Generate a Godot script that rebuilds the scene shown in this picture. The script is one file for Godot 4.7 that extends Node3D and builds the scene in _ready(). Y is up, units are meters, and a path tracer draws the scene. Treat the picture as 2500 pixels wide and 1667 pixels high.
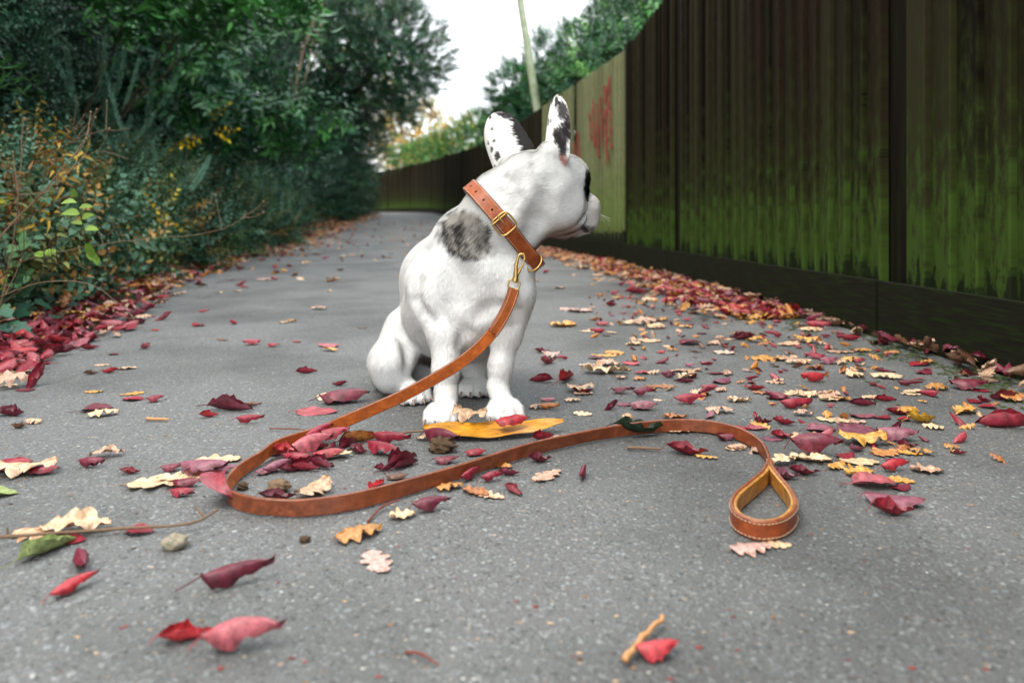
extends Node3D
# A sitting dog on a leaf-strewn path between a hedge and a board fence. Units are metres, y up, the path runs towards -z.

var M := {}
var used_names := {}
var rng := RandomNumberGenerator.new()
var dog_field := {}

func lin(r: float, g: float, b: float) -> Color:
	return Color(r, g, b).linear_to_srgb()

func material(called: String, color: Color, rough := 0.8, spec := 0.5) -> StandardMaterial3D:
	var m := StandardMaterial3D.new()
	m.resource_name = called
	m.albedo_color = color.linear_to_srgb()
	m.roughness = rough
	m.metallic_specular = spec
	M[called] = m
	return m

func numbered(called: String) -> String:
	var n: int = used_names.get(called, 0)
	used_names[called] = n + 1
	return called if n == 0 else "%s_%03d" % [called, n]

func tag(o: Node, label := "", category := "", group := "", kind := "") -> Node:
	if label: o.set_meta("label", label)
	if category: o.set_meta("category", category)
	if group: o.set_meta("group", group)
	if kind: o.set_meta("kind", kind)
	return o

func thing(called: String, label: String, category: String, at := Vector3.ZERO, group := "") -> Node3D:
	var o := Node3D.new()
	o.name = numbered(called)
	add_child(o)
	o.position = at
	tag(o, label, category, group)
	return o

# one mesh as one node; world-space vertices are moved to the parent's own space by the offset of its base
func part(called: String, mesh: Mesh, m: Material, parent: Node3D, at := Vector3.ZERO) -> MeshInstance3D:
	var o := MeshInstance3D.new()
	o.name = called if parent != self else numbered(called)
	o.mesh = mesh
	if m: o.material_override = m
	parent.add_child(o, true)
	o.position = at
	return o

func structure(called: String, mesh: Mesh, m: Material) -> MeshInstance3D:
	var o := part(called, mesh, m, self)
	o.set_meta("kind", "structure")
	return o

func mesh_of(v: PackedVector3Array, idx: PackedInt32Array, nrm := PackedVector3Array(), uv := PackedVector2Array(), col := PackedColorArray(), uv2 := PackedVector2Array()) -> ArrayMesh:
	var a := []
	a.resize(Mesh.ARRAY_MAX)
	a[Mesh.ARRAY_VERTEX] = v
	if nrm.size(): a[Mesh.ARRAY_NORMAL] = nrm
	if uv.size(): a[Mesh.ARRAY_TEX_UV] = uv
	if uv2.size(): a[Mesh.ARRAY_TEX_UV2] = uv2
	if col.size(): a[Mesh.ARRAY_COLOR] = col
	a[Mesh.ARRAY_INDEX] = idx
	var m := ArrayMesh.new()
	m.add_surface_from_arrays(Mesh.PRIMITIVE_TRIANGLES, a)
	return m

# smooth normals for an indexed mesh (front faces clockwise)
func smooth_normals(v: PackedVector3Array, idx: PackedInt32Array) -> PackedVector3Array:
	var n := PackedVector3Array()
	n.resize(v.size())
	for i in range(0, idx.size(), 3):
		var a := idx[i]
		var b := idx[i + 1]
		var c := idx[i + 2]
		var f := (v[c] - v[a]).cross(v[b] - v[a])
		n[a] += f
		n[b] += f
		n[c] += f
	for i in n.size():
		n[i] = n[i].normalized()
	return n

class Builder:
	var v := PackedVector3Array()
	var n := PackedVector3Array()
	var uv := PackedVector2Array()
	var col := PackedColorArray()
	var idx := PackedInt32Array()
	var tint := Color(1, 1, 1)
	func quad(a: Vector3, b: Vector3, c: Vector3, d: Vector3, ua := Vector2.ZERO, ub := Vector2.ZERO, uc := Vector2.ZERO, ud := Vector2.ZERO) -> void:
		var k := v.size()
		var f := (c - a).cross(b - a).normalized()
		v.append_array(PackedVector3Array([a, b, c, d]))
		n.append_array(PackedVector3Array([f, f, f, f]))
		uv.append_array(PackedVector2Array([ua, ub, uc, ud]))
		col.append_array(PackedColorArray([tint, tint, tint, tint]))
		idx.append_array(PackedInt32Array([k, k + 1, k + 2, k, k + 2, k + 3]))
	func tri(a: Vector3, b: Vector3, c: Vector3) -> void:
		var k := v.size()
		var f := (c - a).cross(b - a).normalized()
		v.append_array(PackedVector3Array([a, b, c]))
		n.append_array(PackedVector3Array([f, f, f]))
		uv.append_array(PackedVector2Array([Vector2.ZERO, Vector2.ZERO, Vector2.ZERO]))
		col.append_array(PackedColorArray([tint, tint, tint]))
		idx.append_array(PackedInt32Array([k, k + 1, k + 2]))
	# a tube through the points, smooth-shaded, ends closed with a point
	func tube(p: PackedVector3Array, r: PackedFloat32Array, sides := 6) -> void:
		var up := Vector3.UP
		var k0 := v.size()
		var m := p.size()
		for i in m:
			var t := (p[mini(i + 1, m - 1)] - p[maxi(i - 1, 0)]).normalized()
			if absf(t.dot(up)) > 0.95: up = Vector3.RIGHT if absf(t.x) < 0.9 else Vector3.BACK
			var a := t.cross(up).normalized()
			var b := a.cross(t)
			up = b
			for j in sides:
				var w := TAU * j / sides
				var d := a * cos(w) + b * sin(w)
				v.append(p[i] + d * r[i])
				n.append(d)
				uv.append(Vector2(float(j) / sides, float(i) / m))
				col.append(tint)
		for i in m - 1:
			for j in sides:
				var a := k0 + i * sides + j
				var b := k0 + i * sides + (j + 1) % sides
				idx.append_array(PackedInt32Array([a, b, a + sides, b, b + sides, a + sides]))
		for e in 2:
			var i := 0 if e == 0 else m - 1
			var c := v.size()
			var t := (p[1] - p[0]).normalized() * -1.0 if e == 0 else (p[m - 1] - p[m - 2]).normalized()
			v.append(p[i] + t * r[i] * 0.6)
			n.append(t)
			uv.append(Vector2.ZERO)
			col.append(tint)
			for j in sides:
				var a := k0 + i * sides + j
				var b := k0 + i * sides + (j + 1) % sides
				if e == 0: idx.append_array(PackedInt32Array([a, c, b]))
				else: idx.append_array(PackedInt32Array([a, b, c]))
	func box(c: Vector3, x: Vector3, y: Vector3, z: Vector3, u0 := Vector2.ZERO, u1 := Vector2.ONE) -> void:
		var q := [[x, y, z], [-x, y, -z], [z, y, -x], [-z, y, x], [x, -z, y], [x, z, -y]]
		for f in q:
			var a: Vector3 = f[0]
			var b: Vector3 = f[1]
			var d: Vector3 = f[2]
			quad(c + d - a + b, c + d + a + b, c + d + a - b, c + d - a - b, Vector2(u0.x, u0.y), Vector2(u1.x, u0.y), u1, Vector2(u0.x, u1.y))
	func ball(c: Vector3, x: Vector3, y: Vector3, z: Vector3, rings := 5, segs := 8, rough := 0.0, sd := 1) -> void:
		var k0 := v.size()
		var rg := RandomNumberGenerator.new()
		rg.seed = sd
		for i in rings + 1:
			var th := PI * i / rings
			for j in segs:
				var ph := TAU * j / segs
				var d := Vector3(sin(th) * cos(ph), cos(th), sin(th) * sin(ph))
				var s := 1.0 + (rg.randf() - 0.5) * rough * (1.0 if i > 0 and i < rings else 0.0)
				v.append(c + (x * d.x + y * d.y + z * d.z) * s)
				n.append((x * d.x / x.length_squared() + y * d.y / y.length_squared() + z * d.z / z.length_squared()).normalized())
				uv.append(Vector2(float(j) / segs, float(i) / rings))
				col.append(tint)
		for i in rings:
			for j in segs:
				var a := k0 + i * segs + j
				var b := k0 + i * segs + (j + 1) % segs
				idx.append_array(PackedInt32Array([a, a + segs, b, b, a + segs, b + segs]))
	func commit() -> ArrayMesh:
		var a := []
		a.resize(Mesh.ARRAY_MAX)
		a[Mesh.ARRAY_VERTEX] = v
		a[Mesh.ARRAY_NORMAL] = n
		a[Mesh.ARRAY_TEX_UV] = uv
		a[Mesh.ARRAY_COLOR] = col
		a[Mesh.ARRAY_INDEX] = idx
		var m := ArrayMesh.new()
		m.add_surface_from_arrays(Mesh.PRIMITIVE_TRIANGLES, a)
		return m

func catmull(p: Array, per: int) -> Array:
	var out := []
	var m := p.size()
	for i in m - 1:
		var a = p[maxi(i - 1, 0)]
		var b = p[i]
		var c = p[i + 1]
		var d = p[mini(i + 2, m - 1)]
		for k in per:
			var t := float(k) / per
			out.append((b * 2.0 + (c - a) * t + (a * 2.0 - b * 5.0 + c * 4.0 - d) * t * t + (b * 3.0 - a - c * 3.0 + d) * t * t * t) * 0.5)
	out.append(p[m - 1])
	return out

# height of the ground over the path's course: level near the dog, then a gentle climb
func rise(z: float) -> float:
	var d := -z
	return 0.76 * smoothstep(4.5, 27.0, d) * (0.6 + 0.4 * smoothstep(4.5, 20.0, d))

# the fence's line and the path's left edge, as (distance, x)
const FENCE_LINE := [[-2.5, 1.10], [1.81, 1.02], [3.95, 0.955], [5.39, 0.915], [8.3, 0.36], [12.0, -0.25], [17.0, -1.25], [22.0, -2.6], [27.0, -4.9], [31.0, -8.0], [34.0, -12.0]]
const VERGE_LINE := [[-2.5, -0.95], [0.6, -0.98], [1.4, -1.05], [1.84, -1.2], [3.24, -1.72], [6.3, -2.5], [10.0, -3.1], [15.0, -3.72], [19.0, -3.95], [22.0, -4.15], [24.0, -5.2], [28.0, -9.0], [31.0, -13.0]]

func along(line: Array, d: float) -> float:
	for i in line.size() - 1:
		if d <= line[i + 1][0] or i == line.size() - 2:
			return lerpf(line[i][1], line[i + 1][1], clampf((d - line[i][0]) / (line[i + 1][0] - line[i][0]), 0.0, 1.0))
	return 0.0

func ground_y(x: float, z: float) -> float:
	var d := -z
	var left := along(VERGE_LINE, d) - x
	var bank := 0.0
	if left > 0.0:
		bank = 0.10 * smoothstep(0.0, 0.5, left) + 0.22 * maxf(0.0, left - 0.3) * smoothstep(0.3, 1.2, left)
		bank = minf(bank, 1.6)
	return rise(z) + bank

func texture_of(w: int, h: int, bytes: PackedByteArray) -> ImageTexture:
	return ImageTexture.create_from_image(Image.create_from_data(w, h, false, Image.FORMAT_RGB8, bytes))

func to_byte(x: float) -> int:
	var s := 12.92 * x if x <= 0.0031308 else 1.055 * pow(x, 0.41666) - 0.055
	return clampi(int(s * 255.0 + 0.5), 0, 255)

func set_camera_and_light() -> void:
	var cam := Camera3D.new()
	cam.name = "camera"
	add_child(cam)
	cam.position = Vector3(0, 0.30, 0)
	var at := CameraAttributesPhysical.new()
	at.frustum_focal_length = 16.0
	at.frustum_focus_distance = 1.0
	at.frustum_near = 0.05
	at.frustum_far = 900.0
	at.exposure_aperture = 2.8
	cam.attributes = at
	cam.near = 0.05
	cam.far = 900.0
	cam.projection = Camera3D.PROJECTION_FRUSTUM
	cam.size = 0.05
	cam.frustum_offset = Vector2(0, -0.1716 * 0.05)
	cam.current = true

	var env := Environment.new()
	env.background_mode = Environment.BG_SKY
	var sm := ProceduralSkyMaterial.new()
	# overcast: about three times as bright overhead as at the horizon
	sm.sky_top_color = Color(0.95, 0.98, 1.0)
	sm.sky_horizon_color = Color(0.70, 0.715, 0.725)
	sm.sky_curve = 0.75
	sm.ground_bottom_color = Color(0.3, 0.3, 0.28)
	sm.ground_horizon_color = Color(0.6, 0.62, 0.62)
	sm.sky_energy_multiplier = 1.25
	sm.sun_angle_max = 1.0
	var sky := Sky.new()
	sky.sky_material = sm
	env.sky = sky
	env.background_energy_multiplier = 1.0
	env.tonemap_mode = Environment.TONE_MAPPER_LINEAR
	env.tonemap_exposure = 2.95
	env.sdfgi_enabled = true
	env.ssao_enabled = true
	env.ssil_enabled = true
	var we := WorldEnvironment.new()
	we.name = "environment"
	we.environment = env
	add_child(we)
	var sun := DirectionalLight3D.new()
	sun.name = "sun"
	add_child(sun)
	sun.light_color = Color(1.0, 0.985, 0.955)
	sun.light_energy = 0.45
	sun.light_angular_distance = 40.0
	sun.shadow_enabled = true
	sun.look_at_from_position(Vector3(-2.0, 5.0, 1.8), Vector3.ZERO)

# ---------- the ground and the path ----------
func asphalt_material() -> StandardMaterial3D:
	var s := 1536
	var col := PackedByteArray()
	col.resize(s * s * 3)
	var hgt := PackedByteArray()
	hgt.resize(s * s * 3)
	var rg := RandomNumberGenerator.new()
	rg.seed = 11
	var base: Array[int] = []
	for k in 256:
		base.append(to_byte(0.072 + 0.078 * rg.randf()))
	for i in s * s:
		var g := base[(i * 7 + (i >> 9) * 31 + rg.randi()) & 255]
		col[i * 3] = g
		col[i * 3 + 1] = g
		col[i * 3 + 2] = g
		hgt[i * 3] = 40
		hgt[i * 3 + 1] = 40
		hgt[i * 3 + 2] = 40
	for k in 120000:
		var big := rg.randf()
		var ra := 0.9 + 2.1 * big * big * big * big + rg.randf() * 0.7
		var rb := ra * (0.55 + 0.4 * rg.randf())
		var an := rg.randf() * PI
		var ca := cos(an)
		var sa := sin(an)
		var t := rg.randf()
		var v := 0.140 + 0.155 * rg.randf() * rg.randf()
		var c := Vector3(v * 0.97, v, v * 0.995)
		if t < 0.025: c = Vector3(v * 1.4, v * 1.05, v * 0.8)
		elif t < 0.045: c = Vector3(0.32, 0.34, 0.34) * (0.6 + 0.5 * rg.randf())
		elif t < 0.26: c = c * 0.45
		elif t < 0.36: c = Vector3(v * 0.92, v * 1.0, v * 1.06)
		var cr := to_byte(c.x)
		var cg := to_byte(c.y)
		var cb := to_byte(c.z)
		var hh := 120 + rg.randi() % 110
		var cx := rg.randi() % s
		var cy := rg.randi() % s
		var ri := int(ceil(ra))
		for dy in range(-ri, ri + 1):
			for dx in range(-ri, ri + 1):
				var u := (dx * ca + dy * sa) / ra
				var w := (dy * ca - dx * sa) / rb
				var q := u * u + w * w
				if q < 1.0:
					var at := (((cy + dy + s) % s) * s + (cx + dx + s) % s) * 3
					col[at] = cr
					col[at + 1] = cg
					col[at + 2] = cb
					var hv := int(hh * (1.0 - 0.45 * q))
					hgt[at] = hv
					hgt[at + 1] = hv
					hgt[at + 2] = hv
	var m := material("asphalt", Color(1, 1, 1), 0.78, 0.5)
	m.albedo_texture = texture_of(s, s, col)
	m.heightmap_enabled = true
	m.heightmap_texture = texture_of(s, s, hgt)
	m.heightmap_scale = 0.22
	# broad stains: a second, much larger pattern over the stones
	var nz := FastNoiseLite.new()
	nz.seed = 5
	nz.frequency = 0.008
	nz.fractal_octaves = 6
	nz.fractal_gain = 0.6
	var im := nz.get_seamless_image(512, 512)
	var db := PackedByteArray()
	db.resize(512 * 512 * 3)
	var src := im.get_data()
	for i in 512 * 512:
		var f := src[i] / 255.0
		var g := clampf(0.68 + 0.48 * f, 0.0, 1.0)
		db[i * 3] = int(255 * clampf(g * 1.0, 0.0, 1.0))
		db[i * 3 + 1] = int(255 * clampf(g * 1.005, 0.0, 1.0))
		db[i * 3 + 2] = int(255 * clampf(g * 1.0, 0.0, 1.0))
	m.detail_enabled = true
	m.detail_blend_mode = BaseMaterial3D.BLEND_MODE_MUL
	m.detail_uv_layer = BaseMaterial3D.DETAIL_UV_2
	m.detail_albedo = texture_of(512, 512, db)
	return m

func build_ground() -> void:
	# soil of the verge and of everything beyond, one sheet to the horizon
	var xs := []
	var zs := []
	for i in 61: xs.append(-9.0 + 0.2 * i)
	for k in [-700.0, -300.0, -120.0, -60.0, -35.0, -22.0, -15.0, -11.0]: xs.append(k)
	for k in [4.0, 6.0, 10.0, 20.0, 40.0, 100.0, 300.0, 700.0]: xs.append(k)
	xs.sort()
	for i in 90: zs.append(3.0 - 0.4 * i)
	for k in [5.0, 10.0, 30.0, 100.0, 300.0, -36.0, -45.0, -60.0, -90.0, -140.0, -250.0, -450.0, -800.0]: zs.append(k)
	zs.sort()
	var nz := FastNoiseLite.new()
	nz.seed = 9
	nz.frequency = 0.9
	var v := PackedVector3Array()
	var uv := PackedVector2Array()
	var idx := PackedInt32Array()
	for z in zs:
		for x in xs:
			var left: float = along(VERGE_LINE, -z) - x
			var bump := 0.05 * nz.get_noise_2d(x * 2.0, z * 2.0) * smoothstep(0.1, 0.5, left)
			v.append(Vector3(x, ground_y(x, z) - 0.02 + bump, z))
			uv.append(Vector2(x, z))
	var w := xs.size()
	for j in zs.size() - 1:
		for i in w - 1:
			var a := j * w + i
			idx.append_array(PackedInt32Array([a, a + 1, a + w, a + 1, a + w + 1, a + w]))
	var soil := material("soil", Color(0.035, 0.026, 0.018), 0.95, 0.2)
	var sn := FastNoiseLite.new()
	sn.seed = 3
	sn.frequency = 0.03
	var st := NoiseTexture2D.new()
	st.width = 256
	st.height = 256
	st.seamless = true
	st.noise = sn
	var ramp := Gradient.new()
	ramp.colors = PackedColorArray([lin(0.016, 0.012, 0.009), lin(0.055, 0.038, 0.024)])
	st.color_ramp = ramp
	soil.albedo_color = Color(1, 1, 1)
	soil.albedo_texture = st
	soil.uv1_triplanar = true
	soil.uv1_world_triplanar = true
	soil.uv1_scale = Vector3(1.7, 1.7, 1.7)
	var n := smooth_normals(v, idx)
	structure("ground", mesh_of(v, idx, n, uv), soil)

	# the asphalt sheet between the verge and the fence
	v = PackedVector3Array()
	uv = PackedVector2Array()
	idx = PackedInt32Array()
	var uv2 := PackedVector2Array()
	var rows := []
	var d := -2.5
	while d < 34.0:
		rows.append(d)
		d += 0.12 if d < 6.0 else 0.5
	var cols := 36
	for q in rows:
		var z: float = -q
		var x0: float = along(VERGE_LINE, q) + 0.03 * nz.get_noise_2d(0, z * 4.0) + 0.02 * nz.get_noise_2d(7, z * 17.0)
		var x1: float = along(FENCE_LINE, q) - 0.03
		for i in cols + 1:
			var t := float(i) / cols
			var x := lerpf(x0, x1, t)
			var y := rise(z) + 0.0012 * nz.get_noise_2d(x * 1.5, z * 1.5) * smoothstep(1.6, 2.6, q)
			if i == 0: y -= 0.03
			v.append(Vector3(x, y, z))
			uv.append(Vector2(x / 1.2, z / 1.2))
			uv2.append(Vector2(x / 3.1 + z * 0.05, z / 3.1 - x * 0.03))
	for j in rows.size() - 1:
		for i in cols:
			var a := j * (cols + 1) + i
			idx.append_array(PackedInt32Array([a, a + cols + 1, a + 1, a + 1, a + cols + 1, a + cols + 2]))
	structure("path", mesh_of(v, idx, smooth_normals(v, idx), uv, PackedColorArray(), uv2), asphalt_material())

# ---------- the fence ----------
# eight board faces side by side: grain, dirt, green algae with a streaky upper edge and a wet black foot
func board_texture(dark: bool) -> ImageTexture:
	var w := 512
	var h := 1024
	var b := PackedByteArray()
	b.resize(w * h * 3)
	var nz := FastNoiseLite.new()
	nz.seed = 21 if dark else 22
	nz.frequency = 1.0
	nz.fractal_octaves = 3
	var rg := RandomNumberGenerator.new()
	rg.seed = 77 if dark else 78
	var tone := []
	for k in 8:
		var t := rg.randf()
		var c := Vector3(0.019, 0.013, 0.0085).lerp(Vector3(0.026, 0.022, 0.012), t) if dark else Vector3(0.15, 0.155, 0.080).lerp(Vector3(0.18, 0.195, 0.10), t)
		if dark and k == 2: c = Vector3(0.024, 0.016, 0.010)
		if dark and k == 5: c = Vector3(0.040, 0.033, 0.018)
		if dark and k == 0: c = Vector3(0.013, 0.010, 0.007)
		tone.append(c * (0.38 + 0.72 * rg.randf()) if dark else c * (0.75 + 0.5 * rg.randf()))
	var knots := []
	for k in 14:
		knots.append([rg.randf() * w, rg.randf() * h, 3.0 + 5.0 * rg.randf()])
	for x in w:
		var k := x / 64
		var grain := nz.get_noise_2d(x * 0.16, 3.0) * 0.5 + nz.get_noise_2d(x * 0.55, 9.0) * 0.5
		var c0: Vector3 = tone[k]
		var streak := nz.get_noise_2d(x * 0.035, 50.0 + k) * 0.13 + nz.get_noise_2d(x * 0.21, 70.0) * 0.025
		var foot := nz.get_noise_2d(x * 0.05, 90.0) * 0.05 + nz.get_noise_2d(x * 0.3, 95.0) * 0.010
		for y in h:
			var f := float(y) / h
			var g := 1.0 + 0.35 * grain + 0.30 * nz.get_noise_2d(x * 0.4, y * 0.012) + 0.18 * nz.get_noise_2d(x * 0.9 + 40.0, y * 0.05)
			var c := c0 * g
			var patch := nz.get_noise_2d(x * 0.05 + 200.0, y * 0.018) + 0.35 * nz.get_noise_2d(x * 0.16 + 300.0, y * 0.11)
			if dark:
				var film := smoothstep(0.50 + streak * 2.0, 0.90 + streak, f + 0.2 * patch)
				c = c.lerp(Vector3(0.026, 0.034, 0.010) * (0.5 + 0.6 * g), film * 0.75)
				var al := smoothstep(0.76 + streak, 0.97 + streak * 0.6, f + 0.16 * patch)
				c = c.lerp(Vector3(0.041, 0.076, 0.014) * (0.4 + 0.7 * g), al * 0.85)
				var wet := smoothstep(0.955 + foot, 0.99 + foot, f + 0.05 * patch)
				c = c.lerp(Vector3(0.010, 0.012, 0.008), wet * 0.9)
			else:
				var al := smoothstep(0.45 + streak, 0.85, f + 0.25 * patch)
				c = c.lerp(Vector3(0.125, 0.185, 0.045) * g, al * 0.75)
				var wet := smoothstep(0.915 + foot, 0.95 + foot, f + 0.04 * patch)
				c = c.lerp(Vector3(0.012, 0.013, 0.010), wet * 0.95)
			var at := (y * w + x) * 3
			b[at] = to_byte(maxf(c.x, 0.0))
			b[at + 1] = to_byte(maxf(c.y, 0.0))
			b[at + 2] = to_byte(maxf(c.z, 0.0))
	for q in knots:
		for dy in range(-16, 17):
			for dx in range(-9, 10):
				var e: float = sqrt(dx * dx * 2.0 + dy * dy * 0.5) / q[2]
				if e < 1.2 and (e > 0.75 or e < 0.35):
					var px := clampi(int(q[0]) + dx, 0, w - 1)
					var py := clampi(int(q[1]) + dy, 0, h - 1)
					var at := (py * w + px) * 3
					for c in 3: b[at + c] = int(b[at + c] * 0.6)
	return texture_of(w, h, b)

# a feather-edged board: thick on one side, thin on the other, its arrises broken; u picks one of the eight faces
func board_mesh(k: int, wide: float, tall: float, thick := 0.024, thin := 0.006) -> ArrayMesh:
	var b := Builder.new()
	var u0 := k / 8.0 + 0.004
	var u1 := (k + 1) / 8.0 - 0.004
	var e := 0.003
	# local: x along the fence, y up from the board's foot, z out towards the path
	var rim := [[0.0, 0.0, u0], [0.0, thin - e, u0], [e, thin, lerpf(u0, u1, 0.04)], [wide - e, thick, lerpf(u0, u1, 0.97)], [wide, thick - e, u1], [wide, 0.0, u1]]
	for i in rim.size():
		var p: Array = rim[i]
		var q: Array = rim[(i + 1) % rim.size()]
		b.quad(Vector3(p[0], tall, p[1]), Vector3(q[0], tall, q[1]), Vector3(q[0], 0, q[1]), Vector3(p[0], 0, p[1]), Vector2(p[2], 0), Vector2(q[2], 0), Vector2(q[2], 1), Vector2(p[2], 1))
	for top in 2:
		var y := tall if top == 1 else 0.0
		for i in range(1, rim.size() - 1):
			var a := Vector3(rim[0][0], y, rim[0][1])
			var p := Vector3(rim[i][0], y, rim[i][1])
			var q := Vector3(rim[i + 1][0], y, rim[i + 1][1])
			if top == 1: b.tri(a, q, p)
			else: b.tri(a, p, q)
	return b.commit()

func plank_material(called: String, a: Vector3, c2: Vector3, green: Vector3, sd: int) -> StandardMaterial3D:
	var w := 512
	var h := 128
	var b := PackedByteArray()
	b.resize(w * h * 3)
	var nz := FastNoiseLite.new()
	nz.seed = sd
	nz.frequency = 1.0
	nz.fractal_octaves = 3
	for y in h:
		for x in w:
			var g := 0.5 + 0.5 * nz.get_noise_2d(x * 0.012, y * 0.35) + 0.25 * nz.get_noise_2d(x * 0.05, y * 0.9)
			var c := a.lerp(c2, clampf(g, 0, 1))
			var al := smoothstep(0.05, 0.5, nz.get_noise_2d(x * 0.012 + 90.0, y * 0.16) + 0.05)
			c = c.lerp(green * (0.7 + 0.5 * g), al)
			var at := (y * w + x) * 3
			b[at] = to_byte(c.x)
			b[at + 1] = to_byte(c.y)
			b[at + 2] = to_byte(c.z)
	var m := material(called, Color(1, 1, 1), 0.95, 0.15)
	m.albedo_texture = texture_of(w, h, b)
	return m

func build_fence() -> void:
	var dark := material("dark_board", Color(1, 1, 1), 0.95, 0.12)
	dark.albedo_texture = board_texture(true)
	var pale := material("pale_board", Color(1, 1, 1), 0.95, 0.2)
	pale.albedo_texture = board_texture(false)
	var post_m := plank_material("fence_post", Vector3(0.007, 0.006, 0.005), Vector3(0.015, 0.012, 0.009), Vector3(0.012, 0.016, 0.006), 4)
	var kick_m := plank_material("gravel_board", Vector3(0.008, 0.008, 0.006), Vector3(0.018, 0.017, 0.011), Vector3(0.015, 0.024, 0.007), 6)
	var tall := 1.545
	var meshes_dark := []
	var meshes_pale := []
	for k in 8:
		meshes_dark.append(board_mesh(k, 0.104, tall))
		meshes_pale.append(board_mesh(k, 0.104, tall))
	var rg := RandomNumberGenerator.new()
	rg.seed = 31
	# the three stretches: dark brown near the camera, pale and green beyond the bend, dark again where the path turns
	var stretches := [
		[[[-1.9, 1.085], [0.05, 1.052], [1.81, 1.02], [3.95, 0.955], [5.39, 0.915]], "dark brown board fence with green algae along its foot, beside the dog", meshes_dark, dark],
		[[[5.39, 0.915], [6.85, 0.635], [8.3, 0.36]], "pale green weathered board fence with red graffiti behind the dog's head", meshes_pale, pale],
	]
	for s in stretches:
		var pts: Array = s[0]
		var root := thing("board_fence", s[1], "fence", Vector3(pts[0][1], rise(-pts[0][0]), -pts[0][0]), "fence stretches along the path")
		var off := root.position
		for i in pts.size():
			var pm := Builder.new()
			var bp := Vector3(pts[i][1] + 0.004, rise(-pts[i][0]), -pts[i][0])
			if i > 0 or s[3] == dark:
				pm.box(bp + Vector3(0.046, 0.86, 0) - off, Vector3(0.045, 0, 0), Vector3(0, 0.87, 0), Vector3(0, 0, 0.085), Vector2(0, 0), Vector2(1, 0.2))
				part("post", pm.commit(), post_m, root)
			if i == pts.size() - 1: break
			var a := Vector3(pts[i][1], rise(-pts[i][0]), -pts[i][0])
			var c := Vector3(pts[i + 1][1], rise(-pts[i + 1][0]), -pts[i + 1][0])
			var dir := (c - a)
			var run := Vector2(dir.x, dir.z).length()
			var flat := Vector3(dir.x, 0, dir.z).normalized()
			var out := Vector3(flat.z, 0, -flat.x)   # towards the path
			if out.x > 0: out = -out
			var km := Builder.new()
			var mid := (a + c) * 0.5
			km.box(mid + Vector3(0, 0.068, 0) + out * 0.042 - off, dir * 0.5 * ((run - 0.014) / run), Vector3(0, 0.082, 0), out * -0.011, Vector2(0, 0), Vector2(2, 1))
			part("gravel_board", km.commit(), kick_m, root)
			for ry in [0.35, 1.35]:
				var rm := Builder.new()
				rm.box(mid + Vector3(0, ry, 0) - out * 0.03 - off, dir * 0.49, Vector3(0, 0.035, 0), out * -0.022)
				part("rail", rm.commit(), post_m, root)
			var x := 0.030
			while x < run - 0.12:
				var p := a + dir * (x / run)
				var k := rg.randi() % 8
				var o := part("board", s[2][k], s[3], root)
				var lean := (rg.randf() - 0.5) * 0.006
				o.transform = Transform3D(Basis(flat, Vector3.UP + flat * lean, flat.cross(Vector3.UP)), p + Vector3(0, 0.130 + (rg.randf() - 0.5) * 0.012, 0) - flat.cross(Vector3.UP) * (0.004 + rg.randf() * 0.003) - off)
				if flat.cross(Vector3.UP).dot(out) < 0:
					o.transform = Transform3D(Basis(-flat, Vector3.UP + flat * lean, (-flat).cross(Vector3.UP)), p + flat * 0.104 + Vector3(0, 0.130 + (rg.randf() - 0.5) * 0.012, 0) + out * (0.001 + rg.randf() * 0.003) - off)
				x += 0.088 + rg.randf() * 0.008
		if s[3] == pale:
			graffiti(root, off)
			var cm := Builder.new()
			cm.box(Vector3(0.930, rise(-5.40) + 0.86, -5.400) - off, Vector3(0.030, 0, 0), Vector3(0, 0.865, 0), Vector3(0, 0, 0.060), Vector2(0, 0), Vector2(1, 0.2))
			part("corner_post", cm.commit(), post_m, root)
	far_fence(dark, post_m, kick_m)

# red spray paint on the pale boards: ragged vertical strokes a little proud of the wood
func graffiti(root: Node3D, off: Vector3) -> void:
	var m := material("red_spray_paint", Color(0.30, 0.055, 0.045), 0.8, 0.3)
	var rg := RandomNumberGenerator.new()
	rg.seed = 8
	# distance along the stretch, foot, head, width
	var strokes := [[5.70, 0.92, 1.52, 0.07], [5.80, 0.80, 1.46, 0.08], [5.92, 0.95, 1.40, 0.06], [6.03, 0.88, 1.36, 0.06], [6.14, 0.98, 1.40, 0.07], [6.24, 1.05, 1.30, 0.06], [6.62, 0.92, 1.18, 0.07], [6.74, 0.80, 1.08, 0.08]]
	for s in strokes:
		var b := Builder.new()
		var f: float = (s[0] - 5.39) / 2.91
		var p := Vector3(lerpf(0.915, 0.36, f), rise(-s[0]), -s[0])
		var flat := Vector3(-0.555, 0, -2.91).normalized()
		var out := Vector3(flat.z, 0, -flat.x)
		if out.x > 0: out = -out
		var steps := 14
		for i in steps:
			for lane in 4:
				if rg.randf() < 0.34: continue
				var y0: float = lerpf(s[1], s[2], float(i) / steps) + rg.randf() * 0.01
				var y1: float = lerpf(s[1], s[2], float(i + 1) / steps) + rg.randf() * 0.03
				var x0: float = s[3] * (lane / 4.0 - 0.5) + (i * 0.004)
				var x1: float = x0 + s[3] * (0.2 + 0.1 * rg.randf())
				var q := p + out * 0.030 - off
				b.quad(q + flat * x0 + Vector3(0, y1, 0), q + flat * x1 + Vector3(0, y1, 0), q + flat * x1 + Vector3(0, y0, 0), q + flat * x0 + Vector3(0, y0, 0))
		part("graffiti_stroke", b.commit(), m, root)

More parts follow.
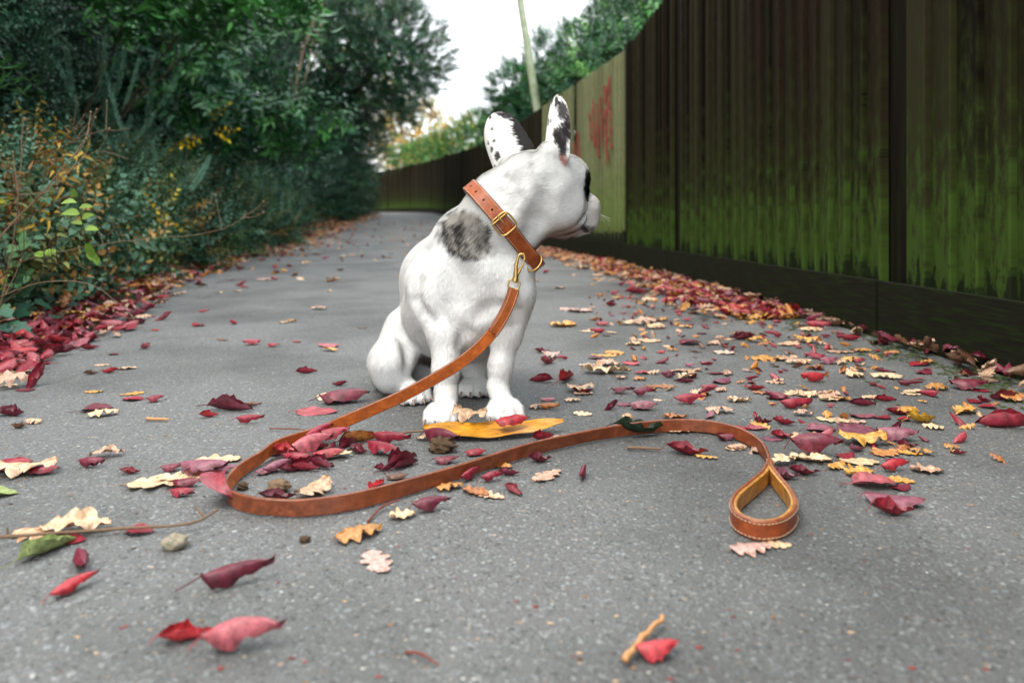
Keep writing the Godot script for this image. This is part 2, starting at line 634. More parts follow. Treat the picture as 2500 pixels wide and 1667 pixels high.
func far_fence(dark: Material, post_m: Material, kick_m: Material) -> void:
	var pts := [[8.3, 0.36], [10.2, 0.05], [12.0, -0.25], [14.5, -0.72], [17.0, -1.25], [19.5, -1.9], [22.0, -2.6], [24.5, -3.65], [27.0, -4.9], [29.0, -6.4], [31.0, -8.0], [34.0, -12.0]]
	var root := thing("board_fence", "dark board fence closing off the path where it bends in the distance", "fence", Vector3(0.36, rise(-8.3), -8.3), "fence stretches along the path")
	var off := root.position
	for i in pts.size() - 1:
		var a := Vector3(pts[i][1], rise(-pts[i][0]), -pts[i][0])
		var c := Vector3(pts[i + 1][1], rise(-pts[i + 1][0]), -pts[i + 1][0])
		var dir := c - a
		var run := dir.length()
		var flat := Vector3(dir.x, 0, dir.z).normalized()
		var out := Vector3(flat.z, 0, -flat.x)
		if out.x > 0: out = -out
		var b := Builder.new()
		var n := int(run / 0.095)
		for k in n:
			var p := a + dir * ((k + 0.5) / n)
			var u := (k * 5 % 8) / 8.0
			var up := Vector3(0, 0.80, 0)
			b.box(p + Vector3(0, 0.88, 0) + out * (0.004 * (k % 2)) - off, dir * (0.47 / n), up, out * -0.008, Vector2(u, 0), Vector2(u + 0.12, 1))
		tag(part("board_run", b.commit(), dark, root), "", "", "", "stuff")
		var km := Builder.new()
		km.box((a + c) * 0.5 + Vector3(0, 0.035, 0) + out * 0.02 - off, dir * 0.50, Vector3(0, 0.12, 0), out * -0.014)
		part("gravel_board", km.commit(), kick_m, root)
		var pm := Builder.new()
		pm.box(c + Vector3(0, 0.86, 0) - out * 0.03 - off, Vector3(0.045, 0, 0), Vector3(0, 0.87, 0), Vector3(0, 0, 0.05))
		part("post", pm.commit(), post_m, root)

# joints of the dog's body: from, radius, to, radius, softness of the join
const DOG_BONES := [
	[-0.0624, 0.2368, -1.1650, 0.0720, -0.0952, 0.1677, -1.1850, 0.0800, 0.0300],
	[-0.1238, 0.1987, -1.1350, 0.0540, -0.1258, 0.1655, -1.1400, 0.0500, 0.0220],
	[-0.0142, 0.2170, -1.1120, 0.0500, -0.0127, 0.1690, -1.1100, 0.0400, 0.0220],
	[-0.0689, 0.2247, -1.1250, 0.0620, -0.0650, 0.1750, -1.1200, 0.0550, 0.0300],
	[-0.0734, 0.2700, -1.1750, 0.0570, -0.1291, 0.2004, -1.2500, 0.0670, 0.0300],
	[-0.1291, 0.2004, -1.2500, 0.0670, -0.1482, 0.0685, -1.3200, 0.0740, 0.0300],
	[-0.1620, 0.0667, -1.3300, 0.0820, -0.1493, 0.0158, -1.3300, 0.0800, 0.0300],
	[-0.0936, 0.1291, -1.1650, 0.0560, -0.1084, 0.0967, -1.2500, 0.0550, 0.0300],
	[-0.1415, 0.1420, -1.1800, 0.0460, -0.1313, 0.1062, -1.2400, 0.0550, 0.0300],
	[-0.0653, 0.1350, -1.1250, 0.0380, -0.0636, 0.1077, -1.1600, 0.0360, 0.0300],
	[-0.1263, 0.2452, -1.1450, 0.0280, -0.1170, 0.1767, -1.1050, 0.0300, 0.0140],
	[-0.0042, 0.2474, -1.1000, 0.0260, 0.0062, 0.1927, -1.0850, 0.0300, 0.0160],
	[-0.1166, 0.1756, -1.1150, 0.0400, -0.1071, 0.1262, -1.0900, 0.0280, 0.0180],
	[-0.1052, 0.1270, -1.0850, 0.0243, -0.1036, 0.0731, -1.0620, 0.0185, 0.0120],
	[-0.1036, 0.0731, -1.0620, 0.0180, -0.1020, 0.0383, -1.0520, 0.0162, 0.0100],
	[-0.1020, 0.0383, -1.0520, 0.0162, -0.1010, 0.0200, -1.0400, 0.0185, 0.0100],
	[-0.0028, 0.1772, -1.1000, 0.0340, -0.0091, 0.1254, -1.0950, 0.0250, 0.0180],
	[-0.0091, 0.1254, -1.0950, 0.0221, -0.0179, 0.0757, -1.0820, 0.0175, 0.0120],
	[-0.0179, 0.0757, -1.0820, 0.0175, -0.0226, 0.0429, -1.0750, 0.0149, 0.0100],
	[-0.0226, 0.0429, -1.0750, 0.0149, -0.0135, 0.0200, -1.0620, 0.0185, 0.0100],
	[-0.1183, 0.0235, -1.0288, 0.0085, -0.1232, 0.0175, -1.0200, 0.0092, 0.0035],
	[-0.1232, 0.0165, -1.0200, 0.0090, -0.1259, 0.0095, -1.0127, 0.0077, 0.0030],
	[-0.1084, 0.0235, -1.0283, 0.0085, -0.1108, 0.0175, -1.0166, 0.0092, 0.0035],
	[-0.1108, 0.0165, -1.0166, 0.0090, -0.1122, 0.0095, -1.0071, 0.0077, 0.0030],
	[-0.0986, 0.0235, -1.0277, 0.0085, -0.0974, 0.0175, -1.0159, 0.0092, 0.0035],
	[-0.0974, 0.0165, -1.0159, 0.0090, -0.0969, 0.0095, -1.0063, 0.0077, 0.0030],
	[-0.0887, 0.0235, -1.0272, 0.0085, -0.0847, 0.0175, -1.0180, 0.0092, 0.0035],
	[-0.0847, 0.0165, -1.0180, 0.0090, -0.0828, 0.0095, -1.0105, 0.0077, 0.0030],
	[-0.0280, 0.0235, -1.0472, 0.0085, -0.0311, 0.0175, -1.0379, 0.0092, 0.0035],
	[-0.0311, 0.0165, -1.0379, 0.0090, -0.0322, 0.0095, -1.0302, 0.0077, 0.0030],
	[-0.0177, 0.0235, -1.0491, 0.0085, -0.0176, 0.0175, -1.0373, 0.0092, 0.0035],
	[-0.0176, 0.0165, -1.0373, 0.0090, -0.0170, 0.0095, -1.0276, 0.0077, 0.0030],
	[-0.0073, 0.0235, -1.0509, 0.0085, -0.0037, 0.0175, -1.0395, 0.0092, 0.0035],
	[-0.0037, 0.0165, -1.0395, 0.0090, -0.0012, 0.0095, -1.0302, 0.0077, 0.0030],
	[0.0030, 0.0235, -1.0528, 0.0085, 0.0090, 0.0175, -1.0443, 0.0092, 0.0035],
	[0.0090, 0.0165, -1.0443, 0.0090, 0.0124, 0.0095, -1.0374, 0.0077, 0.0030],
	[-0.1897, 0.1031, -1.2500, 0.0450, -0.2091, 0.0565, -1.1750, 0.0340, 0.0160],
	[-0.2091, 0.0640, -1.1750, 0.0340, -0.2083, 0.0400, -1.1750, 0.0280, 0.0200],
	[-0.2092, 0.0389, -1.1800, 0.0270, -0.2350, 0.0300, -1.2350, 0.0200, 0.0120],
	[-0.2350, 0.0220, -1.2350, 0.0200, -0.1750, 0.0190, -1.1650, 0.0170, 0.0100],
	[-0.1796, 0.0228, -1.1433, 0.0087, -0.1800, 0.0168, -1.1348, 0.0094, 0.0035],
	[-0.1800, 0.0158, -1.1348, 0.0092, -0.1792, 0.0088, -1.1278, 0.0079, 0.0030],
	[-0.1705, 0.0228, -1.1478, 0.0087, -0.1676, 0.0168, -1.1376, 0.0094, 0.0035],
	[-0.1676, 0.0158, -1.1376, 0.0092, -0.1649, 0.0088, -1.1292, 0.0079, 0.0030],
	[-0.1615, 0.0228, -1.1522, 0.0087, -0.1556, 0.0168, -1.1429, 0.0094, 0.0035],
	[-0.1556, 0.0158, -1.1429, 0.0092, -0.1513, 0.0088, -1.1353, 0.0079, 0.0030],
	[-0.1524, 0.0228, -1.1567, 0.0087, -0.1453, 0.0168, -1.1503, 0.0094, 0.0035],
	[-0.1453, 0.0158, -1.1503, 0.0092, -0.1406, 0.0088, -1.1450, 0.0079, 0.0030],
	[-0.0920, 0.0637, -1.3000, 0.0500, -0.0599, 0.0480, -1.2350, 0.0340, 0.0220],
	[-0.0599, 0.0480, -1.2350, 0.0320, -0.0600, 0.0300, -1.2600, 0.0200, 0.0120],
	[-0.0600, 0.0220, -1.2600, 0.0200, -0.0680, 0.0190, -1.2150, 0.0170, 0.0100],
	[-0.0808, 0.0228, -1.1964, 0.0087, -0.0841, 0.0168, -1.1879, 0.0094, 0.0035],
	[-0.0841, 0.0158, -1.1879, 0.0092, -0.0855, 0.0088, -1.1811, 0.0079, 0.0030],
	[-0.0709, 0.0228, -1.1975, 0.0087, -0.0715, 0.0168, -1.1867, 0.0094, 0.0035],
	[-0.0715, 0.0158, -1.1867, 0.0092, -0.0715, 0.0088, -1.1779, 0.0079, 0.0030],
	[-0.0611, 0.0228, -1.1985, 0.0087, -0.0584, 0.0168, -1.1880, 0.0094, 0.0035],
	[-0.0584, 0.0158, -1.1880, 0.0092, -0.0567, 0.0088, -1.1794, 0.0079, 0.0030],
	[-0.0512, 0.0228, -1.1996, 0.0087, -0.0462, 0.0168, -1.1917, 0.0094, 0.0035],
	[-0.0462, 0.0158, -1.1917, 0.0092, -0.0435, 0.0088, -1.1853, 0.0079, 0.0030],
	[-0.0597, 0.2610, -1.1550, 0.0640, -0.0202, 0.3036, -1.1300, 0.0615, 0.0300],
	[-0.0202, 0.3036, -1.1300, 0.0615, -0.0029, 0.3236, -1.1200, 0.0655, 0.0200],
	[-0.0029, 0.3236, -1.1200, 0.0655, 0.0311, 0.3503, -1.1100, 0.0560, 0.0250],
	[0.0098, 0.2895, -1.1000, 0.0300, 0.0410, 0.3104, -1.0900, 0.0280, 0.0180],
	[0.0325, 0.3606, -1.1080, 0.0560, 0.0509, 0.3606, -1.0843, 0.0560, 0.0200],
	[0.0627, 0.3717, -1.1367, 0.0410, 0.0849, 0.3717, -1.1083, 0.0410, 0.0180],
	[0.0786, 0.3276, -1.0881, 0.0400, 0.0866, 0.3219, -1.0995, 0.0360, 0.0140],
	[0.0416, 0.3276, -1.1354, 0.0400, 0.0546, 0.3219, -1.1405, 0.0360, 0.0140],
	[0.0418, 0.3183, -1.0975, 0.0320, 0.0858, 0.2985, -1.1319, 0.0220, 0.0160],
	[0.1210, 0.3263, -1.1315, 0.0260, 0.1218, 0.3080, -1.1334, 0.0225, 0.0080],
	[0.0939, 0.3263, -1.1661, 0.0260, 0.0959, 0.3080, -1.1665, 0.0225, 0.0080],
	[0.1086, 0.3382, -1.1497, 0.0200, 0.1141, 0.3293, -1.1540, 0.0200, 0.0100],
	[0.0933, 0.2951, -1.1542, 0.0150, 0.1093, 0.2951, -1.1338, 0.0150, 0.0070],
	[0.1120, 0.3411, -1.1067, 0.0125, 0.1097, 0.3552, -1.1353, 0.0105, 0.0060],
	[0.0677, 0.3411, -1.1634, 0.0125, 0.0949, 0.3552, -1.1542, 0.0105, 0.0060],
	[0.1077, 0.3618, -1.1033, 0.0135, 0.1114, 0.3567, -1.1138, 0.0115, 0.0060],
	[0.0634, 0.3618, -1.1600, 0.0135, 0.0745, 0.3567, -1.1611, 0.0115, 0.0060],
	[0.0560, 0.3881, -1.0604, 0.0240, 0.0613, 0.4081, -1.0543, 0.0200, 0.0140],
	[0.0113, 0.3841, -1.1168, 0.0220, -0.0003, 0.3984, -1.1280, 0.0170, 0.0120],
]
# creases of the skin, cut into the body the same way
const DOG_CREASES := [
	[-0.1432, 0.2585, -1.1200, 0.0060, -0.1480, 0.2373, -1.1006, 0.0060, 0.0180],
	[-0.1480, 0.2373, -1.1006, 0.0060, -0.1529, 0.2128, -1.0882, 0.0060, 0.0180],
	[-0.1529, 0.2128, -1.0882, 0.0060, -0.1539, 0.1842, -1.0854, 0.0060, 0.0180],
	[-0.1524, 0.1807, -1.0846, 0.0048, -0.1405, 0.1637, -1.0763, 0.0048, 0.0150],
	[-0.1405, 0.1637, -1.0763, 0.0048, -0.1245, 0.1507, -1.0675, 0.0048, 0.0150],
	[-0.0844, 0.1472, -1.0666, 0.0060, -0.0724, 0.1322, -1.0723, 0.0060, 0.0180],
	[-0.0724, 0.1322, -1.0723, 0.0060, -0.0794, 0.1146, -1.0711, 0.0060, 0.0180],
	[-0.0578, 0.1544, -1.0658, 0.0048, -0.0436, 0.1653, -1.0642, 0.0048, 0.0180],
	[-0.0436, 0.1653, -1.0642, 0.0048, -0.0294, 0.1760, -1.0625, 0.0048, 0.0180],
	[-0.0082, 0.1749, -1.0571, 0.0048, 0.0041, 0.1658, -1.0599, 0.0048, 0.0180],
	[0.0041, 0.1658, -1.0599, 0.0048, 0.0059, 0.1472, -1.0669, 0.0048, 0.0180],
	[0.0144, 0.3808, -1.0437, 0.0048, 0.0057, 0.3653, -1.0451, 0.0048, 0.0150],
	[0.0057, 0.3653, -1.0451, 0.0048, 0.0075, 0.3444, -1.0427, 0.0048, 0.0150],
	[0.0075, 0.3444, -1.0427, 0.0048, 0.0005, 0.3237, -1.0460, 0.0048, 0.0150],
	[0.0264, 0.3891, -1.0400, 0.0048, 0.0228, 0.3715, -1.0346, 0.0048, 0.0150],
	[0.0228, 0.3715, -1.0346, 0.0048, 0.0262, 0.3542, -1.0318, 0.0048, 0.0150],
	[-0.0118, 0.3734, -1.0617, 0.0048, -0.0152, 0.3518, -1.0532, 0.0048, 0.0150],
	[-0.0152, 0.3518, -1.0532, 0.0048, -0.0116, 0.3307, -1.0478, 0.0048, 0.0150],
	[0.0409, 0.2959, -1.0583, 0.0048, 0.0270, 0.2818, -1.0626, 0.0048, 0.0150],
	[0.0270, 0.2818, -1.0626, 0.0048, 0.0164, 0.2783, -1.0607, 0.0048, 0.0150],
	[-0.1116, 0.2668, -1.0906, 0.0120, -0.0893, 0.2183, -1.0625, 0.0120, 0.0375],
	[-0.0893, 0.2183, -1.0625, 0.0120, -0.0860, 0.1829, -1.0643, 0.0120, 0.0375],
	[0.0566, 0.3606, -1.0239, 0.0084, 0.0475, 0.3302, -1.0323, 0.0084, 0.0240],
	[0.0475, 0.3302, -1.0323, 0.0084, 0.0389, 0.3029, -1.0514, 0.0084, 0.0240],
	[0.0389, 0.3029, -1.0514, 0.0084, 0.0288, 0.2782, -1.0633, 0.0084, 0.0240],
	[-0.1917, 0.1109, -1.1831, 0.0060, -0.1784, 0.0906, -1.1655, 0.0060, 0.0180],
	[-0.1784, 0.0906, -1.1655, 0.0060, -0.1762, 0.0588, -1.1509, 0.0060, 0.0180],
	[0.1224, 0.3753, -1.0901, 0.0042, 0.1266, 0.3474, -1.1143, 0.0042, 0.0090],
	[0.1266, 0.3474, -1.1143, 0.0042, 0.1236, 0.3249, -1.1001, 0.0042, 0.0090],
	[0.1236, 0.3249, -1.1001, 0.0042, 0.1112, 0.3065, -1.0758, 0.0042, 0.0090],
]
const HEAD_AT := Vector3(0.0450, 0.3520, -1.1000)
const HEAD_FORWARD := Vector3(0.7801, -0.1200, -0.6095)
const HEAD_SIDE := Vector3(0.6157, 0.0000, 0.7880)
const HEAD_UP := Vector3(0.0946, 0.9900, -0.0739)

# ---------- the dog ----------
var bones := PackedFloat32Array()
var first_crease := 0

func head_point(f: float, s: float, u: float) -> Vector3:
	return HEAD_AT + HEAD_FORWARD * f + HEAD_SIDE * s + HEAD_UP * u

func bone_distance(i: int, p: Vector3) -> float:
	var k := i * 9
	var a := Vector3(bones[k], bones[k + 1], bones[k + 2])
	var ba := Vector3(bones[k + 4], bones[k + 5], bones[k + 6]) - a
	var pa := p - a
	var t := clampf(pa.dot(ba) / maxf(ba.length_squared(), 1e-9), 0.0, 1.0)
	return (pa - ba * t).length() - lerpf(bones[k + 3], bones[k + 7], t)

func field_of(p: Vector3, near: PackedInt32Array) -> float:
	var d := 1.0
	for i in near:
		var e := bone_distance(i, p)
		var k := bones[i * 9 + 8]
		var h := maxf(k - absf(d - e), 0.0) / k
		if i < first_crease: d = minf(d, e) - h * h * k * 0.25
		else:
			h = maxf(k - absf(d + e), 0.0) / k
			d = maxf(d, -e) + h * h * k * 0.25
	return d

func dog_distance(p: Vector3) -> float:
	var all := PackedInt32Array()
	for i in bones.size() / 9: all.append(i)
	return field_of(p, all)

# surface nets over the blocks that the body's surface crosses
func body_surface(cell: float, lo: Vector3, hi: Vector3) -> Array:
	var nb := 8
	var bx := int(ceil((hi.x - lo.x) / cell / nb))
	var by := int(ceil((hi.y - lo.y) / cell / nb))
	var bz := int(ceil((hi.z - lo.z) / cell / nb))
	var sx := bx * nb + 1
	var sy := by * nb + 1
	var sz := bz * nb + 1
	var f := PackedFloat32Array()
	f.resize(sx * sy * sz)
	f.fill(9.0)
	var count := bones.size() / 9
	var reach := cell * nb * 0.5 * 1.7321
	var live := []
	for kz in bz:
		for ky in by:
			for kx in bx:
				var c := lo + (Vector3(kx, ky, kz) + Vector3.ONE * 0.5) * (cell * nb)
				var ds := PackedFloat32Array()
				var dm := 1.0
				for i in count:
					var e := bone_distance(i, c)
					ds.append(e)
					if i < first_crease: dm = minf(dm, e)
				if dm > reach + 0.02: continue
				var near := PackedInt32Array()
				for i in count:
					if (i < first_crease and ds[i] < dm + reach * 2.0 + 0.045) or (i >= first_crease and ds[i] < reach + 0.03): near.append(i)
				var dc := field_of(c, near)
				var inside := dc < -reach - 0.004
				if not inside and dc < reach + 0.004: live.append(Vector3i(kx, ky, kz))
				for z in range(kz * nb, kz * nb + nb + 1):
					for y in range(ky * nb, ky * nb + nb + 1):
						var row := (z * sy + y) * sx
						for x in range(kx * nb, kx * nb + nb + 1):
							if inside:
								if f[row + x] > 8.0: f[row + x] = -1.0
							else:
								f[row + x] = field_of(lo + Vector3(x, y, z) * cell, near)
	var vid := {}
	var v := PackedVector3Array()
	var idx := PackedInt32Array()
	var corner := [0, 1, sx, sx + 1, sx * sy, sx * sy + 1, sx * sy + sx, sx * sy + sx + 1]
	var cpos := [Vector3(0, 0, 0), Vector3(1, 0, 0), Vector3(0, 1, 0), Vector3(1, 1, 0), Vector3(0, 0, 1), Vector3(1, 0, 1), Vector3(0, 1, 1), Vector3(1, 1, 1)]
	var edges := [[0, 1], [2, 3], [4, 5], [6, 7], [0, 2], [1, 3], [4, 6], [5, 7], [0, 4], [1, 5], [2, 6], [3, 7]]
	for b in live:
		for z in range(b.z * nb, b.z * nb + nb):
			for y in range(b.y * nb, b.y * nb + nb):
				for x in range(b.x * nb, b.x * nb + nb):
					var at := (z * sy + y) * sx + x
					var s := 0
					for c in 8:
						if f[at + corner[c]] < 0.0: s |= 1 << c
					if s == 0 or s == 255: continue
					var sum := Vector3.ZERO
					var n := 0
					for e in edges:
						var p: float = f[at + corner[e[0]]]
						var q: float = f[at + corner[e[1]]]
						if (p < 0.0) != (q < 0.0):
							sum += (cpos[e[0]] as Vector3).lerp(cpos[e[1]], p / (p - q))
							n += 1
					vid[at] = v.size()
					v.append(lo + (Vector3(x, y, z) + sum / n) * cell)
	# one quad round every crossed edge
	for at in vid:
		var f0 := f[at]
		for axis in 3:
			var step: int = [1, sx, sx * sy][axis]
			var u: int = [sx, sx * sy, 1][axis]
			var w: int = [sx * sy, 1, sx][axis]
			var f1 := f[at + step]
			if (f0 < 0.0) == (f1 < 0.0): continue
			if not (vid.has(at - u) and vid.has(at - w) and vid.has(at - u - w)): continue
			var a: int = vid[at]
			var b2: int = vid[at - u]
			var c2: int = vid[at - u - w]
			var d2: int = vid[at - w]
			if f0 < 0.0: idx.append_array(PackedInt32Array([a, c2, b2, a, d2, c2]))
			else: idx.append_array(PackedInt32Array([a, b2, c2, a, c2, d2]))
	return [v, idx]

# one ear: a cupped sheet with two faces, appended to the body's arrays
func add_ear(v: PackedVector3Array, idx: PackedInt32Array, uvs: Array, root: Vector3, axis: Vector3, open: Vector3, long: float, half: float, deep: float, flare: float, bend: Vector3) -> void:
	axis = axis.normalized()
	open = (open - axis * open.dot(axis)).normalized()
	var side := axis.cross(open)
	var ns := 44
	var nt := 28
	var thick := 0.0024
	var k0 := v.size()
	for face in 2:
		for i in ns + 1:
			var s := float(i) / ns
			var w0 := half
			if s > 0.35: w0 *= pow(maxf(0.0, 1.0 - pow((s - 0.35) / 0.65, 3.4)), 0.5)
			for j in nt + 1:
				var t := 2.0 * j / nt - 1.0
				var w := w0 * (1.0 + (flare * smoothstep(0.75, 0.0, s) if t < 0.0 else 0.0))
				var cup := deep * (1.0 - 0.35 * s) * w0
				var p := root + axis * (long * s) + side * (w * t * (1.0 - 0.16 * t * t)) + open * (cup * (t * t - 0.4)) + bend * (s * s)
				var edge := (1.0 - t * t) if i < ns else 0.0
				var th := thick * (0.25 + 0.75 * sqrt(maxf(edge, 0.0))) * (1.25 - 0.7 * s)
				p += open * (th if face == 0 else -th)
				# the root sinks into the skull
				p = p.lerp(HEAD_AT + (root - HEAD_AT) * 0.45, 0.60 * smoothstep(0.26, 0.0, s))
				v.append(p)
				uvs.append([s, t, face, w])
	var row := nt + 1
	var per := (ns + 1) * row
	for face in 2:
		for i in ns:
			for j in nt:
				var a := k0 + face * per + i * row + j
				var q := [a, a + 1, a + row + 1, a + row]
				if face == 0: idx.append_array(PackedInt32Array([q[0], q[1], q[2], q[0], q[2], q[3]]))
				else: idx.append_array(PackedInt32Array([q[0], q[2], q[1], q[0], q[3], q[2]]))
	for j in [0, nt]:
		for i in ns:
			var a: int = k0 + i * row + j
			var b: int = a + row
			var c: int = b + per
			var d: int = a + per
			if j == 0: idx.append_array(PackedInt32Array([a, b, c, a, c, d]))
			else: idx.append_array(PackedInt32Array([a, c, b, a, d, c]))
	for j in nt:
		var a: int = k0 + ns * row + j
		idx.append_array(PackedInt32Array([a, a + 1, a + 1 + per, a, a + 1 + per, a + per]))

var coat_noise: FastNoiseLite
const WHITE_COAT := Color(0.81, 0.805, 0.79)
const PINK_SKIN := Color(0.55, 0.36, 0.30)
const BLACK_COAT := Color(0.018, 0.017, 0.018)

func blob(p: Vector3, c: Vector3, r: float, rough: float) -> float:
	var q := coat_noise.get_noise_3dv(p * 1000.0) * rough + coat_noise.get_noise_3dv(p * 330.0 + Vector3(90, 0, 0)) * rough * 0.8
	return smoothstep(0.10, -0.10, (p - c).length() / r - 1.0 + q)

# the coat's own colours: white with a brindled shoulder patch, a black eye patch, pink where the hair is thin
func coat_color(p: Vector3) -> Color:
	var c := WHITE_COAT
	var n := coat_noise.get_noise_3dv(p * 260.0)
	c = c * (1.0 + 0.05 * n)
	# warm thin-haired places: throat, muzzle, inside of the legs, belly
	var h := p - HEAD_AT
	var hf := h.dot(HEAD_FORWARD)
	var hu := h.dot(HEAD_UP)
	var hs := h.dot(HEAD_SIDE)
	var pink := 0.0
	if p.y > 0.24 and h.length() < 0.14:
		pink = maxf(pink, 0.20 * smoothstep(0.050, 0.075, hf) * smoothstep(0.014, 0.0, hu))
		pink = maxf(pink, 0.75 * smoothstep(-0.040, -0.058, hu + 0.006 * n) * smoothstep(-0.01, 0.03, hf) * smoothstep(0.088, 0.070, hf))
	pink = maxf(pink, 0.40 * smoothstep(0.03, 0.0, absf(p.x + 0.055)) * smoothstep(0.15, 0.11, p.y) * smoothstep(0.05, 0.09, p.y) * smoothstep(-1.20, -1.12, p.z))
	if p.y < 0.034 and p.z > -1.10:
		pink = maxf(pink, 0.35 * smoothstep(0.2, 0.6, coat_noise.get_noise_3dv(p * 420.0)))
	c = c.lerp(PINK_SKIN, pink)
	# a dark brown blotch inside each thigh, with an uneven edge
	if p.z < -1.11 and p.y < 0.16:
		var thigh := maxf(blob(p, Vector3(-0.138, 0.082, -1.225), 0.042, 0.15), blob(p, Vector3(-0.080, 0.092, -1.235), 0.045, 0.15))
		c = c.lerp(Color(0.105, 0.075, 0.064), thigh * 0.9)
	# brindle patch on the shoulder, below the collar
	var pc := Vector3(-0.0720, 0.2835, -1.085)
	var q := p - pc
	if q.length() < 0.12 and p.z > -1.17:
		var along_x := q.x * 0.80 + q.y * -0.60
		var along_y := q.x * 0.60 + q.y * 0.80
		var e := sqrt(pow(along_x / 0.052, 2.0) + pow(along_y / 0.037, 2.0))
		var edge := coat_noise.get_noise_3dv(p * 500.0) * 0.22 + coat_noise.get_noise_3dv(p * 1500.0) * 0.12
		var a := smoothstep(1.12, 0.86, e + edge)
		var stripe := coat_noise.get_noise_3d(along_x * 900.0, along_y * 4200.0, 3.0) * 0.9 + coat_noise.get_noise_3dv(p * 420.0) * 0.8
		var bc := Color(0.030, 0.028, 0.029).lerp(Color(0.42, 0.39, 0.35), smoothstep(-0.45, 0.55, stripe + 14.0 * (along_y + 0.002) - maxf(0.0, e - 0.75) * 2.0))
		c = c.lerp(bc, a)
	# eye patch
	var eye := maxf(blob(p, head_point(0.062, 0.045, 0.017), 0.0265, 0.2), blob(p, head_point(0.060, -0.044, 0.016), 0.028, 0.2))
	c = c.lerp(BLACK_COAT, eye)
	# dark lip line
	if hf > 0.055 and hu < -0.044 and hu > -0.052: c = c.lerp(Color(0.05, 0.03, 0.03), 0.7)
	return c

# dark marks on the ears: along, across, size
const NEAR_EAR_SPOTS := [[0.82, 0.62, 0.045], [0.66, 0.30, 0.045], [0.68, 0.02, 0.028], [0.34, 0.72, 0.055], [0.80, -0.72, 0.13], [0.92, -0.35, 0.09], [0.97, 0.3, 0.09], [0.90, 0.75, 0.06], [0.58, -0.85, 0.10], [0.48, -0.68, 0.13], [0.36, -0.58, 0.13], [0.50, -0.42, 0.08], [0.66, -0.98, 0.08], [0.28, -0.66, 0.12]]
const NEAR_EAR_INSIDE := [[0.80, -0.70, 0.11], [0.90, -0.45, 0.08], [0.60, -0.75, 0.16], [0.48, -0.55, 0.20], [0.36, -0.45, 0.20], [0.30, -0.80, 0.20], [0.40, 0.1, 0.18]]
const FAR_EAR_SPOTS := [[0.32, 0.25, 0.07], [0.48, 0.42, 0.04], [0.62, 0.50, 0.03], [0.55, 0.15, 0.03], [0.75, 0.1, 0.025], [0.20, 0.70, 0.07], [0.98, 0.1, 0.06], [0.93, -0.6, 0.08], [0.85, -0.75, 0.09]]

func ear_color(s: float, t: float, face: int, near_ear: bool) -> Color:
	var c := WHITE_COAT * 0.97
	var n := coat_noise.get_noise_2d(s * 700.0, t * 220.0 + (50.0 if near_ear else 0.0))
	var marks := FAR_EAR_SPOTS
	if near_ear: marks = NEAR_EAR_SPOTS if face == 1 else NEAR_EAR_INSIDE
	if face == 0:
		c = Color(0.52, 0.30, 0.27).lerp(Color(0.64, 0.56, 0.53), smoothstep(0.15, 0.6, s))
	for q in marks:
		var e: float = Vector2(s - q[0], (t - q[1]) * 0.42).length() / q[2] + n * 0.45
		c = c.lerp(BLACK_COAT, 0.95 * smoothstep(1.22, 0.80, e))
	if not near_ear:
		c = c.lerp(BLACK_COAT, smoothstep(-0.52, -0.66, t + n * 0.16 + 0.22 * smoothstep(0.45, 0.95, s)))
		c = c.lerp(BLACK_COAT, smoothstep(0.88, 0.95, t + n * 0.06) * smoothstep(0.75, 0.55, s))
	elif s < 0.30:
		c = c.lerp(Color(0.44, 0.17, 0.14), 0.85 * smoothstep(0.27, 0.20, s + n * 0.04) * smoothstep(-0.05, -0.45, t))
	return c

func build_dog() -> Node3D:
	for b in DOG_BONES:
		for x in b: bones.append(x)
	first_crease = DOG_BONES.size()
	for b in DOG_CREASES:
		for x in b: bones.append(x)
	coat_noise = FastNoiseLite.new()
	coat_noise.seed = 4
	coat_noise.frequency = 0.06
	coat_noise.fractal_octaves = 2
	var base := Vector3(-0.07, 0.0, -1.16)
	var dog := thing("dog", "white bulldog with upright black-spotted ears sitting on the path, looking away", "dog", base)
	var got := body_surface(0.0034, Vector3(-0.30, 0.0, -1.46), Vector3(0.20, 0.46, -0.99))
	var v: PackedVector3Array = got[0]
	var idx: PackedInt32Array = got[1]
	var nbody := v.size()
	var uvs := []
	add_ear(v, idx, uvs, head_point(-0.020, 0.044, 0.022), HEAD_UP * 1.0 + HEAD_SIDE * 0.06 + HEAD_FORWARD * 0.0, HEAD_FORWARD * 0.96 + HEAD_SIDE * 0.10, 0.124, 0.0330, 0.62, 0.15, HEAD_SIDE * -0.005 + HEAD_FORWARD * -0.004)
	var nnear := v.size()
	add_ear(v, idx, uvs, head_point(-0.024, -0.044, 0.030), HEAD_UP * 1.0 + HEAD_SIDE * -0.58 + HEAD_FORWARD * -0.16, HEAD_FORWARD * 0.92 + HEAD_SIDE * -0.30, 0.118, 0.046, 0.55, 0.22, HEAD_SIDE * 0.004)
	var n := smooth_normals(v, idx)
	var col := PackedColorArray()
	for i in v.size():
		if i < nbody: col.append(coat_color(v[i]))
		else:
			var e: Array = uvs[i - nbody]
			var c := ear_color(e[0], e[1], e[2], i < nnear)
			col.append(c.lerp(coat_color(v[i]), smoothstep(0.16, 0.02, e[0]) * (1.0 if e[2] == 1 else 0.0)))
	dog_field = {"v": v, "n": n, "idx": idx, "col": col, "body": nbody}
	var local := PackedVector3Array()
	for p in v: local.append(p - base)
	var coat := material("short_white_coat", Color(1, 1, 1), 0.75, 0.25)
	coat.vertex_color_use_as_albedo = true
	coat.subsurf_scatter_enabled = true
	coat.subsurf_scatter_strength = 0.06
	part("body", mesh_of(local, idx, n, PackedVector2Array(), col), coat, dog)
	return dog

